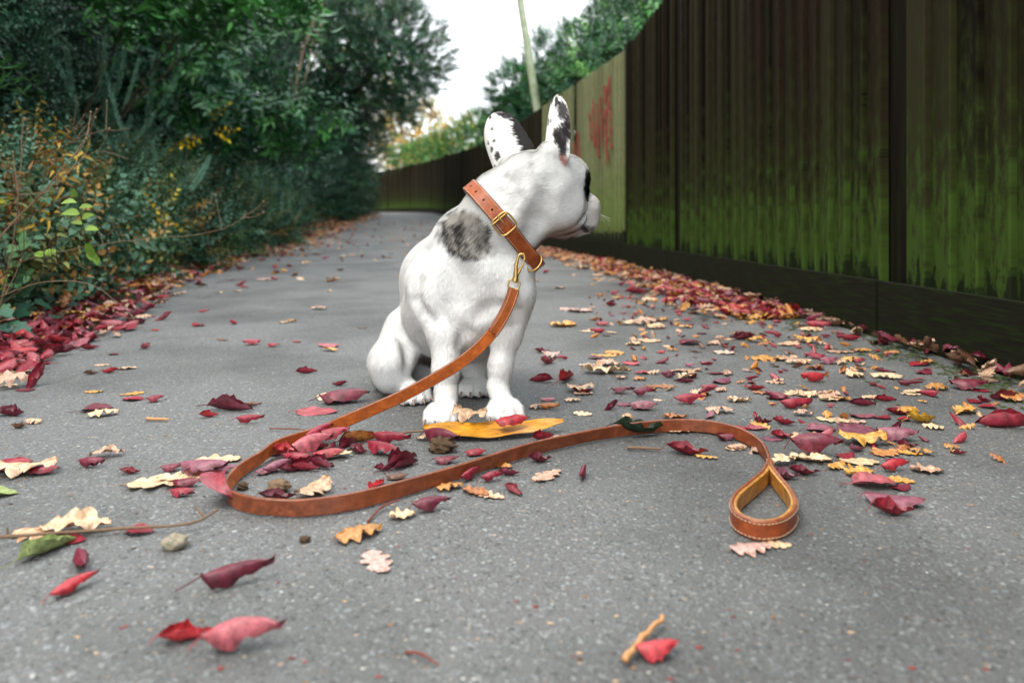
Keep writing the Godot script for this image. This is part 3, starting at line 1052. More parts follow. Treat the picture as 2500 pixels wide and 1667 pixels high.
# which way the short hair lies
func hair_flow(p: Vector3) -> Vector3:
	var h := (p - HEAD_AT)
	var wh := smoothstep(0.15, 0.08, h.length())
	var body := Vector3(-0.10, -1.0, -0.35)
	if p.x < -0.04 and p.y > 0.2: body = Vector3(-0.35, -0.9, -0.3)
	if p.y < 0.13: body = Vector3(0.0, -1.0, 0.12)
	if p.y < 0.045: body = Vector3(0.05, -0.5, 0.9)
	var head := -HEAD_FORWARD * 1.0 - HEAD_UP * 0.35
	return body.lerp(head, wh)

func add_fur(dog: Node3D, base: Vector3) -> void:
	var v: PackedVector3Array = dog_field.v
	var n: PackedVector3Array = dog_field.n
	var idx: PackedInt32Array = dog_field.idx
	var col: PackedColorArray = dog_field.col
	var rg := RandomNumberGenerator.new()
	rg.seed = 15
	var fv := PackedVector3Array()
	var fn := PackedVector3Array()
	var fc := PackedColorArray()
	var fi := PackedInt32Array()
	var carry := 0.0
	for t in range(0, idx.size(), 3):
		var a := idx[t]
		var b := idx[t + 1]
		var c := idx[t + 2]
		var area := (v[b] - v[a]).cross(v[c] - v[a]).length() * 0.5
		var dens := 360000.0 if a < int(dog_field.body) else 500000.0
		carry += area * dens
		while carry >= 1.0:
			carry -= 1.0
			var r1 := sqrt(rg.randf())
			var r2 := rg.randf()
			var w0 := 1.0 - r1
			var w1 := r1 * (1.0 - r2)
			var w2 := r1 * r2
			var p := v[a] * w0 + v[b] * w1 + v[c] * w2
			var nn := (n[a] * w0 + n[b] * w1 + n[c] * w2).normalized()
			if p.y < 0.006: continue
			var f := hair_flow(p)
			if a >= int(dog_field.body): f = Vector3(0, 1, 0)
			f += Vector3(rg.randf() - 0.5, rg.randf() - 0.5, rg.randf() - 0.5) * 0.55
			f = (f - nn * f.dot(nn)).normalized()
			var size := 1.0
			if p.y < 0.06: size = 0.5
			if a >= int(dog_field.body): size = 0.45
			if p.distance_to(head_point(0.085, 0, -0.02)) < 0.045: size = 0.35
			var long := (0.0058 + 0.0048 * rg.randf()) * size
			var lift := 0.16 + 0.16 * rg.randf()
			var side := nn.cross(f) * (0.00036 + 0.00030 * rg.randf())
			var tip := p + f * long + nn * long * lift
			var mid := p + f * long * 0.5 + nn * long * lift * 0.72
			var cc := (col[a] * w0 + col[b] * w1 + col[c] * w2)
			var g := 0.90 + 0.24 * rg.randf() + 0.05 * coat_noise.get_noise_3dv(p * Vector3(900, 260, 900))
			cc = Color(cc.r * g, cc.g * g, cc.b * g)
			var k := fv.size()
			fv.append_array(PackedVector3Array([p - side - base, p + side - base, mid + side * 0.8 - base, mid - side * 0.8 - base, tip - base]))
			var m2 := (nn * 0.9 + f * 0.15).normalized()
			fn.append_array(PackedVector3Array([nn, nn, nn, nn, m2]))
			fc.append_array(PackedColorArray([cc, cc, cc, cc, cc]))
			fi.append_array(PackedInt32Array([k, k + 1, k + 2, k, k + 2, k + 3, k + 3, k + 2, k + 4]))
	var m := material("short_hair", Color(1, 1, 1), 0.6, 0.3)
	m.vertex_color_use_as_albedo = true
	var o := part("fur", mesh_of(fv, fi, fn, PackedVector2Array(), fc), m, dog)
	o.set_meta("kind", "stuff")

func add_face_and_claws(dog: Node3D, base: Vector3) -> void:
	var wet := material("wet_black", Color(0.012, 0.011, 0.012), 0.25, 0.6)
	var iris := material("dark_eye", Color(0.020, 0.012, 0.008), 0.06, 0.8)
	for s in [-1.0, 1.0]:
		var b := Builder.new()
		b.ball(head_point(0.058, 0.0405 * s, 0.008) - base, HEAD_SIDE * 0.0105, HEAD_UP * 0.0105, HEAD_FORWARD * 0.0105, 10, 14)
		part("eye", b.commit(), iris, dog)
	var nb := Builder.new()
	nb.ball(head_point(0.1065, 0, -0.008) - base, HEAD_SIDE * 0.0165, HEAD_UP * 0.0105, HEAD_FORWARD * 0.0090, 10, 16)
	nb.ball(head_point(0.108, 0.0085, -0.0125) - base, HEAD_SIDE * 0.0075, HEAD_UP * 0.0065, HEAD_FORWARD * 0.0075, 8, 12)
	nb.ball(head_point(0.108, -0.0085, -0.0125) - base, HEAD_SIDE * 0.0075, HEAD_UP * 0.0065, HEAD_FORWARD * 0.0075, 8, 12)
	part("nose", nb.commit(), wet, dog)
	# dark lip corners hanging below the flews
	for s in [-1.0, 1.0]:
		var lb := Builder.new()
		lb.tube(PackedVector3Array([head_point(0.052, 0.036 * s, -0.040) - base, head_point(0.074, 0.036 * s, -0.054) - base, head_point(0.096, 0.022 * s, -0.054) - base, head_point(0.104, 0.004 * s, -0.044) - base]), PackedFloat32Array([0.0015, 0.0035, 0.0035, 0.002]), 8)
		part("lip", lb.commit(), wet, dog)
	var wm := material("whisker", Color(0.75, 0.73, 0.70), 0.4, 0.5)
	var rg := RandomNumberGenerator.new()
	rg.seed = 3
	for i in 10:
		var s := 1.0 if i % 2 == 0 else -1.0
		var p := head_point(0.088 + 0.016 * rg.randf(), (0.024 + 0.014 * rg.randf()) * s, -0.012 - 0.036 * rg.randf())
		var d := (HEAD_FORWARD * (0.5 + rg.randf() * 0.5) + HEAD_SIDE * s * (0.35 + 0.5 * rg.randf()) + Vector3.UP * (0.55 * rg.randf() - 0.35)).normalized()
		var long := 0.012 + 0.014 * rg.randf()
		var b := Builder.new()
		b.tube(PackedVector3Array([p - base, p + d * long * 0.5 - base, p + d * long + Vector3(0, -0.003, 0) - base]), PackedFloat32Array([0.00024, 0.00020, 0.00010]), 4)
		part("whisker", b.commit(), wm, dog)
	# claws, one at the end of every toe
	var cm := material("claw", Color(0.30, 0.20, 0.17), 0.35, 0.5)
	for paw in [[-0.1035, -1.028, -0.05, 0.0165], [-0.0125, -1.050, 0.16, 0.0175], [-0.166, -1.150, 0.42, 0.0165], [-0.066, -1.198, 0.10, 0.0165]]:
		for i in 4:
			var t := (i - 1.5) / 1.5
			var an: float = paw[2] + t * 0.30
			var fwd := Vector3(sin(an), 0, cos(an))
			var rt := Vector3(cos(paw[2]), 0, -sin(paw[2]))
			var p: Vector3 = Vector3(paw[0], 0.0115, paw[1]) + rt * (paw[3] * t) + fwd * (0.022 * (1.0 - 0.22 * t * t) + 0.0062)
			var b := Builder.new()
			b.tube(PackedVector3Array([p - base, p + fwd * 0.0045 - Vector3(0, 0.0022, 0) - base, p + fwd * 0.0075 - Vector3(0, 0.0070, 0) - base]), PackedFloat32Array([0.0021, 0.0018, 0.0006]), 6)
			part("claw", b.commit(), cm, dog)

# ---------- leather and brass ----------
func leather(called: String, c: Color, rough: float, scale: float) -> StandardMaterial3D:
	var m := material(called, c, rough, 0.5)
	var nz := FastNoiseLite.new()
	nz.seed = 12
	nz.frequency = 0.035
	nz.fractal_octaves = 4
	nz.fractal_gain = 0.65
	var t := NoiseTexture2D.new()
	t.width = 256
	t.height = 256
	t.seamless = true
	t.noise = nz
	var g := Gradient.new()
	g.colors = PackedColorArray([Color(0.60, 0.55, 0.52), Color(1, 1, 1)])
	t.color_ramp = g
	m.albedo_texture = t
	m.uv1_triplanar = true
	m.uv1_world_triplanar = true
	m.uv1_scale = Vector3.ONE * scale
	var t2 := NoiseTexture2D.new()
	t2.width = 256
	t2.height = 256
	t2.seamless = true
	var n2 := FastNoiseLite.new()
	n2.seed = 2
	n2.frequency = 0.12
	t2.noise = n2
	m.heightmap_texture = t2
	m.heightmap_scale = 0.03
	m.heightmap_enabled = true
	m.vertex_color_use_as_albedo = true
	return m

# a strap swept through points: wide along w, thick along o; the two broad faces and the edges have colours of their own
func strap(p: Array, w: Array, o: Array, wide: float, thick: float, front: Color, back: Color, edge: Color, closed := false) -> ArrayMesh:
	var b := Builder.new()
	var n := p.size()
	var e := thick * 0.32
	var hw := wide * 0.5
	var ht := thick * 0.5
	var prof := [Vector2(-hw + e, ht), Vector2(hw - e, ht), Vector2(hw, ht - e), Vector2(hw, -ht + e), Vector2(hw - e, -ht), Vector2(-hw + e, -ht), Vector2(-hw, -ht + e), Vector2(-hw, ht - e)]
	var cols := [front, edge, edge, edge, back, edge, edge, edge]
	var last := n if closed else n - 1
	for i in last:
		var j := (i + 1) % n
		for k in 8:
			var q: Vector2 = prof[k]
			var r: Vector2 = prof[(k + 1) % 8]
			b.tint = cols[k]
			b.quad(p[i] + w[i] * q.x + o[i] * q.y, p[i] + w[i] * r.x + o[i] * r.y, p[j] + w[j] * r.x + o[j] * r.y, p[j] + w[j] * q.x + o[j] * q.y)
	if not closed:
		for end in 2:
			var i := 0 if end == 0 else n - 1
			b.tint = edge
			var a: Array = []
			for k in 8: a.append(p[i] + w[i] * prof[k].x + o[i] * prof[k].y)
			for k in range(1, 7):
				if end == 0: b.tri(a[0], a[k + 1], a[k])
				else: b.tri(a[0], a[k], a[k + 1])
	# smooth along the strap: average the normals of facing quads
	var idx := b.idx
	var acc := {}
	for i in b.v.size():
		var key := [b.v[i].snapped(Vector3.ONE * 1e-5), b.col[i]]
		acc[key] = acc.get(key, Vector3.ZERO) + b.n[i]
	for i in b.v.size():
		var key := [b.v[i].snapped(Vector3.ONE * 1e-5), b.col[i]]
		var s: Vector3 = acc[key]
		if s.length() > 0.1: b.n[i] = s.normalized()
	# outward check: flip if the profile runs the other way round
	if n > 1:
		var c: Vector3 = (b.v[0] + b.v[2]) * 0.5
		if b.n[0].dot(c - (p[0] + p[1]) * 0.5) < 0:
			for i in range(0, b.idx.size(), 3):
				var t := b.idx[i + 1]
				b.idx[i + 1] = b.idx[i + 2]
				b.idx[i + 2] = t
			for i in b.n.size(): b.n[i] = -b.n[i]
	return b.commit()

# thread laid in stitches along a line
func stitches(p: Array, o: Array, long: float, gap: float, r: float) -> ArrayMesh:
	var b := Builder.new()
	var d := 0.0
	var next := 0.0
	for i in p.size() - 1:
		var seg: float = p[i].distance_to(p[i + 1])
		var dir: Vector3 = (p[i + 1] - p[i]) / maxf(seg, 1e-6)
		while next < d + seg:
			var q: Vector3 = p[i] + dir * (next - d)
			b.tube(PackedVector3Array([q, q + dir * long * 0.5 + o[i] * r * 0.8, q + dir * long]), PackedFloat32Array([r * 0.5, r, r * 0.5]), 5)
			next += long + gap
		d += seg
	return b.commit()

func ring_mesh(c: Vector3, a: Vector3, b2: Vector3, r: float, n := 28, square := 0.0) -> ArrayMesh:
	var b := Builder.new()
	var p := PackedVector3Array()
	var rr := PackedFloat32Array()
	for i in n + 1:
		var t := TAU * i / n
		var ca := cos(t)
		var sa := sin(t)
		if square > 0.0:
			ca = signf(ca) * pow(absf(ca), square)
			sa = signf(sa) * pow(absf(sa), square)
		p.append(c + a * ca + b2 * sa)
		rr.append(r)
	b.tube(p, rr, 8)
	return b.commit()

func radius_at(c: Vector3, dir: Vector3) -> float:
	var t := 0.03
	for i in 40:
		var e := dog_distance(c + dir * t)
		if absf(e) < 0.0002: break
		t -= e * 0.9
		if t > 0.14: return 0.09
	return t

func build_collar() -> void:
	var brass := material("brass", Color(0.52, 0.34, 0.12), 0.36, 0.5)
	brass.metallic = 1.0
	var tan := leather("collar_leather", Color(1, 1, 1), 0.42, 9.0)
	var thread := material("cream_thread", Color(0.62, 0.50, 0.36), 0.8, 0.3)
	var c := COLLAR_AT
	var axis := COLLAR_AXIS.normalized()
	var down := Vector3(0.645, -0.765, 0.0)
	down = (down - axis * down.dot(axis)).normalized()
	var front := down.cross(axis)
	if front.z < 0: front = -front
	var n := 96
	var rad := []
	for i in n:
		var th := TAU * i / n
		var d := front * cos(th) + down * sin(th)
		var best := 0.0
		for s in [-0.010, 0.0, 0.010]: best = maxf(best, radius_at(c + axis * s, d))
		rad.append(best)
	var sm := []
	for i in n:
		var s := 0.0
		for k in range(-4, 5): s += rad[(i + k + n) % n]
		sm.append(maxf(s / 9.0, rad[i] - 0.001) + 0.0022)
	var root := thing("dog_collar", "tan leather collar with brass buckle and cream stitching around the dog's neck", "collar", c + front * sm[0])
	var off := root.position
	var hide := Color(0.50, 0.115, 0.024)
	var inner := Color(0.20, 0.07, 0.03)
	var rim := Color(0.20, 0.055, 0.022)
	var at := func(deg: float, extra: float) -> Vector3:
		var f := fposmod(deg / 360.0, 1.0) * n
		var i := int(f) % n
		var r: float = lerpf(sm[i], sm[(i + 1) % n], f - floor(f))
		var th := deg_to_rad(deg)
		return c + (front * cos(th) + down * sin(th)) * (r + extra) - off
	var out_at := func(deg: float) -> Vector3:
		var th := deg_to_rad(deg)
		return front * cos(th) + down * sin(th)
	var p := []
	var w := []
	var o := []
	for i in n:
		p.append(at.call(360.0 * i / n, 0.0))
		w.append(axis)
		o.append(out_at.call(360.0 * i / n))
	part("strap", strap(p, w, o, 0.0245, 0.0034, hide, inner, rim, true), tan, root)
	# the free end laid over the strap above the buckle, and the loop that carries ring and buckle below it
	for span in [[-150.0, -4.0, 0.0026, "strap_end"], [2.0, 56.0, 0.0026, "buckle_fold"]]:
		p = []
		w = []
		o = []
		for i in 41:
			var g: float = lerpf(span[0], span[1], i / 40.0)
			p.append(at.call(g, span[2] + 0.0004))
			w.append(axis)
			o.append(out_at.call(g))
		part(span[3], strap(p, w, o, 0.0238, 0.0028, hide, inner, rim), tan, root)
	for s in [-1.0, 1.0]:
		p = []
		o = []
		for i in 120:
			var g := lerpf(-148.0, 55.0, i / 119.0)
			p.append(at.call(g, 0.0043) + axis * (0.0096 * s))
			o.append(out_at.call(g))
		tag(part("stitching", stitches(p, o, 0.0026, 0.0011, 0.00042), thread, root), "", "", "", "stuff")
	var hole_m := material("hole_shade", Color(0.02, 0.012, 0.008), 0.9, 0.1)  # near-black discs paint the shade inside the punched holes
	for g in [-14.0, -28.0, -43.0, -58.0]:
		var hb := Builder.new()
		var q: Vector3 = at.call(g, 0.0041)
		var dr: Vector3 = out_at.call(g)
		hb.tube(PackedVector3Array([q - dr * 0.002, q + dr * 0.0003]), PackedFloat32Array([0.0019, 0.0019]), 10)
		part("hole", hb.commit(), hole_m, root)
	# buckle: a rounded frame with a prong
	var tn: Vector3 = (out_at.call(90.0 + 4.0))
	var bc: Vector3 = at.call(5.0, 0.0068)
	var buckle := part("buckle", ring_mesh(bc, tn * 0.0150, axis * 0.0155, 0.00155, 40, 0.5), brass, root)
	var pb := Builder.new()
	pb.tube(PackedVector3Array([bc - tn * 0.016 + out_at.call(5.0) * 0.0008, bc - tn * 0.006 + out_at.call(5.0) * 0.0024, bc + tn * 0.002 + out_at.call(5.0) * 0.0012]), PackedFloat32Array([0.0015, 0.0013, 0.0011]), 8)
	part("prong", pb.commit(), brass, buckle)
	var bb := Builder.new()
	bb.tube(PackedVector3Array([bc - tn * 0.0105 - axis * 0.0155, bc - tn * 0.0105 + axis * 0.0155]), PackedFloat32Array([0.0015, 0.0015]), 8)
	part("bar", bb.commit(), brass, buckle)
	# the ring that takes the snap hook
	var rd: Vector3 = out_at.call(56.0)
	var rc: Vector3 = at.call(56.0, 0.0075)
	part("ring", ring_mesh(rc + Vector3(0, -0.003, 0), axis * 0.0145, (rd * 0.75 + Vector3(0.0, -0.45, 0.45)).normalized() * 0.0125, 0.0016, 36), brass, root)

func build_lead() -> void:
	var brass: StandardMaterial3D = M["brass"]
	var hide := leather("lead_leather", Color(1, 1, 1), 0.40, 7.0)
	var thread: StandardMaterial3D = M["cream_thread"]
	var root := thing("dog_lead", "tan leather lead hanging from the collar and looping across the path", "lead", Vector3(LEAD_LINE[9][0], 0, LEAD_LINE[9][2]))
	var off := root.position
	var smooth := Color(0.66, 0.165, 0.030)
	var suede := Color(0.30, 0.082, 0.030)
	var edge := Color(0.30, 0.085, 0.030)
	var pts := []
	for q in LEAD_LINE: pts.append(Vector3(q[0], q[1], q[2]) - off)
	var wd := []
	for q in LEAD_LINE: wd.append(Vector3(q[3], q[4], q[5]).normalized())
	var p := catmull(pts, 8)
	var w := catmull(wd, 8)
	var o := []
	for i in p.size():
		var t: Vector3 = (p[mini(i + 1, p.size() - 1)] - p[maxi(i - 1, 0)]).normalized()
		var ww: Vector3 = w[i]
		if i > 70: ww += t.cross(Vector3.UP) * (0.16 * sin(i * 0.071) + 0.07 * sin(i * 0.19))
		ww = (ww - t * ww.dot(t)).normalized()
		w[i] = ww
		var oo := t.cross(ww)
		o.append(oo)
	if (o[4] as Vector3).z < 0:
		for i in o.size(): o[i] = -o[i]
	part("strap", strap(p, w, o, 0.0180, 0.0036, smooth, suede, edge), hide, root)
	# the doubled, stitched end at the hook
	var p2 := []
	var w2 := []
	var o2 := []
	for i in 20:
		p2.append(p[i] + o[i] * 0.0030)
		w2.append(w[i])
		o2.append(o[i])
	part("folded_end", strap(p2, w2, o2, 0.0172, 0.0030, smooth * 0.72, suede, edge), hide, root)
	for s in [-1.0, 1.0]:
		var ps := []
		for i in 20: ps.append(p2[i] + o2[i] * 0.0018 + w2[i] * 0.0058 * s)
		tag(part("stitching", stitches(ps, o2, 0.0026, 0.0013, 0.0004), thread, root), "", "", "", "stuff")
	# the hand loop: a padded teardrop, brown outside and yellow tan within
	var hp := []
	for q in HANDLE_LINE: hp.append(Vector3(q[0], 0.0100, q[1]) - off)
	var lp := catmull(hp, 7)
	var lw := []
	var lo := []
	var mid := Vector3.ZERO
	for q in lp: mid += q
	mid /= lp.size()
	for i in lp.size():
		var t: Vector3 = (lp[mini(i + 1, lp.size() - 1)] - lp[maxi(i - 1, 0)]).normalized()
		lw.append(Vector3.UP)
		var oo := t.cross(Vector3.UP).normalized()
		lo.append(oo)
	if (lo[lo.size() / 2] as Vector3).dot(lp[lo.size() / 2] - mid) < 0:
		for i in lo.size(): lo[i] = -lo[i]
	var handle := part("handle", strap(lp, lw, lo, 0.0195, 0.0036, Color(0.42, 0.098, 0.024), suede, Color(0.36, 0.11, 0.045)), hide, root)
	var li := []
	for i in lp.size(): li.append(lp[i] - lo[i] * 0.0034)
	part("lining", strap(li, lw, lo, 0.0180, 0.0032, Color(0.52, 0.22, 0.045), Color(0.62, 0.29, 0.055), Color(0.66, 0.33, 0.075)), hide, handle)
	for s in [-1.0, 1.0]:
		var ps := []
		for i in lp.size(): ps.append(lp[i] + lo[i] * 0.0019 + Vector3.UP * 0.0068 * s)
		tag(part("stitching", stitches(ps, lo, 0.0030, 0.0014, 0.00045), thread, handle), "", "", "", "stuff")
	# brass snap hook between the collar's ring and the lead
	var a := SNAP_TOP - off
	var z := SNAP_FOOT - off
	var d := (z - a).normalized()
	var long := a.distance_to(z)
	var sd := Vector3(d.y, -d.x, 0).normalized()
	if sd.x < 0: sd = -sd
	var hook := Node3D.new()
	hook.name = "snap_hook"
	root.add_child(hook)
	var hb := Builder.new()
	var hpts := PackedVector3Array()
	var hr := PackedFloat32Array()
	for i in 13:
		var t := PI * 1.15 * i / 12.0
		hpts.append(a + d * (0.006 - 0.0065 * sin(t)) + sd * (0.0052 * -cos(t)))
		hr.append(0.0021)
	hpts.insert(0, a + d * long * 0.42 - sd * 0.0046)
	hr.insert(0, 0.0030)
	hpts.insert(0, a + d * long * 0.62 - sd * 0.0022)
	hr.insert(0, 0.0038)
	hpts.insert(0, a + d * long * 0.80)
	hr.insert(0, 0.0040)
	hb.tube(hpts, hr, 10)
	part("hook_body", hb.commit(), brass, hook)
	var gb := Builder.new()
	gb.tube(PackedVector3Array([a + d * long * 0.26 + sd * 0.0056, a + d * long * 0.45 + sd * 0.0034, a + d * long * 0.72 + sd * 0.0010]), PackedFloat32Array([0.0016, 0.0018, 0.0026]), 8)
	part("gate", gb.commit(), brass, hook)
	var kb := Builder.new()
	kb.tube(PackedVector3Array([a + d * long * 0.78, a + d * long * 0.84, a + d * long * 0.92]), PackedFloat32Array([0.0030, 0.0056, 0.0042]), 12)
	part("swivel", kb.commit(), brass, hook)
	part("eye_loop", ring_mesh(a + d * long * 1.02, sd * 0.0085, d * 0.0068, 0.0015, 28, 0.6), brass, hook)

# the lead's middle line, with the direction of its width
const LEAD_LINE := [
	[0.0027, 0.2004, -1.0480, -0.9487, 0.3162, 0.2500],
	[-0.0053, 0.1775, -1.0380, -0.9111, 0.4122, 0.2500],
	[-0.0222, 0.1481, -1.0220, -0.8293, 0.5589, 0.2500],
	[-0.0449, 0.1223, -1.0060, -0.7071, 0.7071, 0.2500],
	[-0.0747, 0.0994, -0.9920, -0.5827, 0.8127, 0.2500],
	[-0.1100, 0.0794, -0.9800, -0.5005, 0.8657, 0.2500],
	[-0.1522, 0.0581, -0.9700, -0.4472, 0.8944, 0.2500],
	[-0.1935, 0.0410, -0.9600, -0.3037, 0.9358, 0.1875],
	[-0.2344, 0.0250, -0.9520, -0.1983, 0.9590, 0.1250],
	[-0.2649, 0.0134, -0.9420, -0.1000, 0.9791, 0.0625],
	[-0.3023, 0.0140, -0.8842, 0.0000, 1.0000, 0.0000],
	[-0.3129, 0.0105, -0.8445, 0.0000, 1.0000, 0.0000],
	[-0.3196, 0.0105, -0.8069, 0.0000, 1.0000, 0.0000],
	[-0.3176, 0.0105, -0.7674, 0.0000, 1.0000, 0.0000],
	[-0.3089, 0.0105, -0.7385, 0.0000, 1.0000, 0.0000],
	[-0.2927, 0.0105, -0.7182, 0.0000, 1.0000, 0.0000],
	[-0.2703, 0.0105, -0.7052, 0.0000, 1.0000, 0.0000],
	[-0.2456, 0.0105, -0.6990, 0.0000, 1.0000, 0.0000],
	[-0.2160, 0.0105, -0.6969, 0.0000, 1.0000, 0.0000],
	[-0.1786, 0.0105, -0.7074, 0.0000, 1.0000, 0.0000],
	[-0.1465, 0.0105, -0.7270, 0.0000, 1.0000, 0.0000],
	[-0.1049, 0.0105, -0.7612, 0.0000, 1.0000, 0.0000],
	[-0.0593, 0.0105, -0.8014, 0.0000, 1.0000, 0.0000],
	[-0.0140, 0.0105, -0.8445, 0.0000, 1.0000, 0.0000],
	[0.0305, 0.0105, -0.8842, 0.0000, 1.0000, 0.0000],
	[0.0722, 0.0105, -0.9134, 0.0000, 1.0000, 0.0000],
	[0.1100, 0.0105, -0.9371, 0.0000, 1.0000, 0.0000],
	[0.1555, 0.0105, -0.9600, 0.0000, 1.0000, 0.0000],
	[0.2017, 0.0105, -0.9759, 0.0000, 1.0000, 0.0000],
	[0.2473, 0.0105, -0.9841, 0.0000, 1.0000, 0.0000],
	[0.2826, 0.0105, -0.9759, 0.0000, 1.0000, 0.0000],
	[0.3067, 0.0105, -0.9542, 0.0000, 1.0000, 0.0000],
	[0.3200, 0.0105, -0.9224, 0.0000, 1.0000, 0.0000],
	[0.3230, 0.0105, -0.8793, 0.0000, 1.0000, 0.0000],
	[0.3132, 0.0105, -0.8296, 0.0000, 1.0000, 0.0000],
	[0.3015, 0.0105, -0.7986, 0.0000, 1.0000, 0.0000],
]
const HANDLE_LINE := [[0.3083, -0.8181], [0.2866, -0.7801], [0.2600, -0.7467], [0.2356, -0.7160], [0.2218, -0.6887], [0.2198, -0.6653], [0.2278, -0.6506], [0.2398, -0.6462], [0.2576, -0.6524], [0.2748, -0.6691], [0.2881, -0.6918], [0.2963, -0.7226], [0.2990, -0.7551], [0.3025, -0.7879], [0.3099, -0.8181]]
const COLLAR_AT := Vector3(-0.0202, 0.3036, -1.1300)
const SNAP_TOP := Vector3(0.0161, 0.2537, -1.0520)
const SNAP_FOOT := Vector3(0.0033, 0.2086, -1.0460)
const COLLAR_AXIS := Vector3(0.765, 0.645, -0.05)

# ---------- plants ----------
var sprigs := {}

# one leaf, folded along its midrib, with a little droop; three joints along its length
func add_leaf(b: Builder, at: Vector3, dir: Vector3, up: Vector3, long: float, wide: float, fold := 0.25, droop := 0.2, joints := 2) -> void:
	dir = dir.normalized()
	var side := dir.cross(up).normalized()
	var nrm := side.cross(dir).normalized()
	var k := b.v.size()
	var prev := -1
	for i in joints + 2:
		var t := float(i) / (joints + 1)
		var w := wide * 0.5 * pow(sin(PI * pow(t, 0.8)), 0.8) if i > 0 and i < joints + 1 else 0.0
		var p := at + dir * (long * t) - nrm * (droop * long * t * t)
		var lift := nrm * (w * fold * 2.0)
		if i == 0 or i == joints + 1:
			b.v.append(p)
			b.n.append(nrm)
			b.uv.append(Vector2(0.5, t))
			b.col.append(b.tint)
		else:
			for s in 3:
				var q := p + side * (w * (s - 1)) + (lift if s != 1 else Vector3.ZERO)
				b.v.append(q)
				b.n.append((nrm - side * (s - 1) * fold).normalized())
				b.uv.append(Vector2(s * 0.5, t))
				b.col.append(b.tint)
	for i in joints + 1:
		if i == 0: b.idx.append_array(PackedInt32Array([k, k + 1, k + 2, k, k + 2, k + 3]))
		elif i == joints:
			var r := k + 1 + (i - 1) * 3
			b.idx.append_array(PackedInt32Array([r, r + 3, r + 1, r + 1, r + 3, r + 2]))
		else:
			var r := k + 1 + (i - 1) * 3
			b.idx.append_array(PackedInt32Array([r, r + 3, r + 1, r + 1, r + 3, r + 4, r + 1, r + 4, r + 2, r + 2, r + 4, r + 5]))

# a twig along +y with leaves on it
func make_sprig(kind: String, variant: int) -> ArrayMesh:
	var b := Builder.new()
	var rg := RandomNumberGenerator.new()
	rg.seed = 100 + variant * 17 + kind.hash() % 1000
	var long := 0.22
	var count := 16
	var ll := 0.032
	var lw := 0.5
	var fold := 0.25
	var droop := 0.2
	var spread := 0.9
	var joints := 1
	match kind:
		"laurel":
			long = 0.34; count = 11; ll = 0.115; lw = 0.33; droop = 0.35; spread = 0.95; joints = 3; fold = 0.2
		"privet":
			long = 0.20; count = 16; ll = 0.036; lw = 0.46
		"holly":
			long = 0.20; count = 14; ll = 0.048; lw = 0.55; fold = 0.35
		"cotoneaster":
			long = 0.30; count = 18; ll = 0.034; lw = 0.58
		"fir":
			long = 0.30; count = 84; ll = 0.021; lw = 0.17; fold = 0.0; droop = 0.1
		"broad":
			long = 0.34; count = 13; ll = 0.075; lw = 0.55; droop = 0.3
		"fine":
			long = 0.26; count = 18; ll = 0.05; lw = 0.45
		"dry":
			long = 0.28; count = 10; ll = 0.05; lw = 0.35; fold = 0.8; droop = 0.9; joints = 2
		"bramble":
			long = 0.30; count = 7; ll = 0.075; lw = 0.62; droop = 0.3; joints = 3
	b.tint = Color(0.32, 0.22, 0.14)
	var bow := Vector3(rg.randf() - 0.5, 0, rg.randf() - 0.5) * 0.25
	var tp := PackedVector3Array()
	var tr := PackedFloat32Array()
	for i in 4:
		var t := i / 3.0
		tp.append(Vector3(0, long * t, 0) + bow * (long * t * t))
		tr.append(lerpf(0.0028, 0.0010, t) * (1.6 if kind == "laurel" else 1.0))
	b.tube(tp, tr, 3)
	var ph := rg.randf() * TAU
	for i in count:
		var t := 0.10 + 0.90 * (i + 0.5) / count
		var p := Vector3(0, long * t, 0) + bow * (long * t * t)
		ph += 2.4
		var out := Vector3(cos(ph), 0, sin(ph))
		if kind in ["fir", "bramble"]:
			out = Vector3(1.0 if i % 2 == 0 else -1.0, 0, (rg.randf() - 0.5) * 0.5).normalized()
		var d := (out * spread + Vector3.UP * (0.45 if kind != "fir" else 0.75)).normalized()
		if i == count - 1: d = Vector3.UP
		d += Vector3(rg.randf() - 0.5, rg.randf() - 0.5, rg.randf() - 0.5) * 0.4
		var g := 0.75 + 0.5 * rg.randf()
		b.tint = Color(g, g * (0.95 + 0.1 * rg.randf()), g)
		var up := Vector3.UP if absf(d.normalized().y) < 0.9 else Vector3.BACK
		if kind == "fir": up = Vector3.BACK
		up += Vector3(rg.randf() - 0.5, rg.randf() - 0.5, rg.randf() - 0.5) * 0.7
		var size := (0.75 + 0.45 * rg.randf()) * (1.0 - 0.35 * smoothstep(0.6, 1.0, t))
		add_leaf(b, p, d, up, ll * size, ll * size * lw, fold, droop * (0.5 + rg.randf()), joints)
	return b.commit()

func sprig(kind: String, variant: int) -> ArrayMesh:
	var key := "%s%d" % [kind, variant]
	if not sprigs.has(key): sprigs[key] = make_sprig(kind, variant)
	return sprigs[key]

func leaf_material(called: String, rough: float, spec: float, shine := 0.0) -> StandardMaterial3D:
	if M.has(called): return M[called]
	var m := material(called, Color(1, 1, 1), rough, spec)
	m.vertex_color_use_as_albedo = true
	m.backlight_enabled = true
	m.backlight = Color(0.5, 0.6, 0.3) * (0.35 if called == "glossy_leaf" else 0.8)
	return m

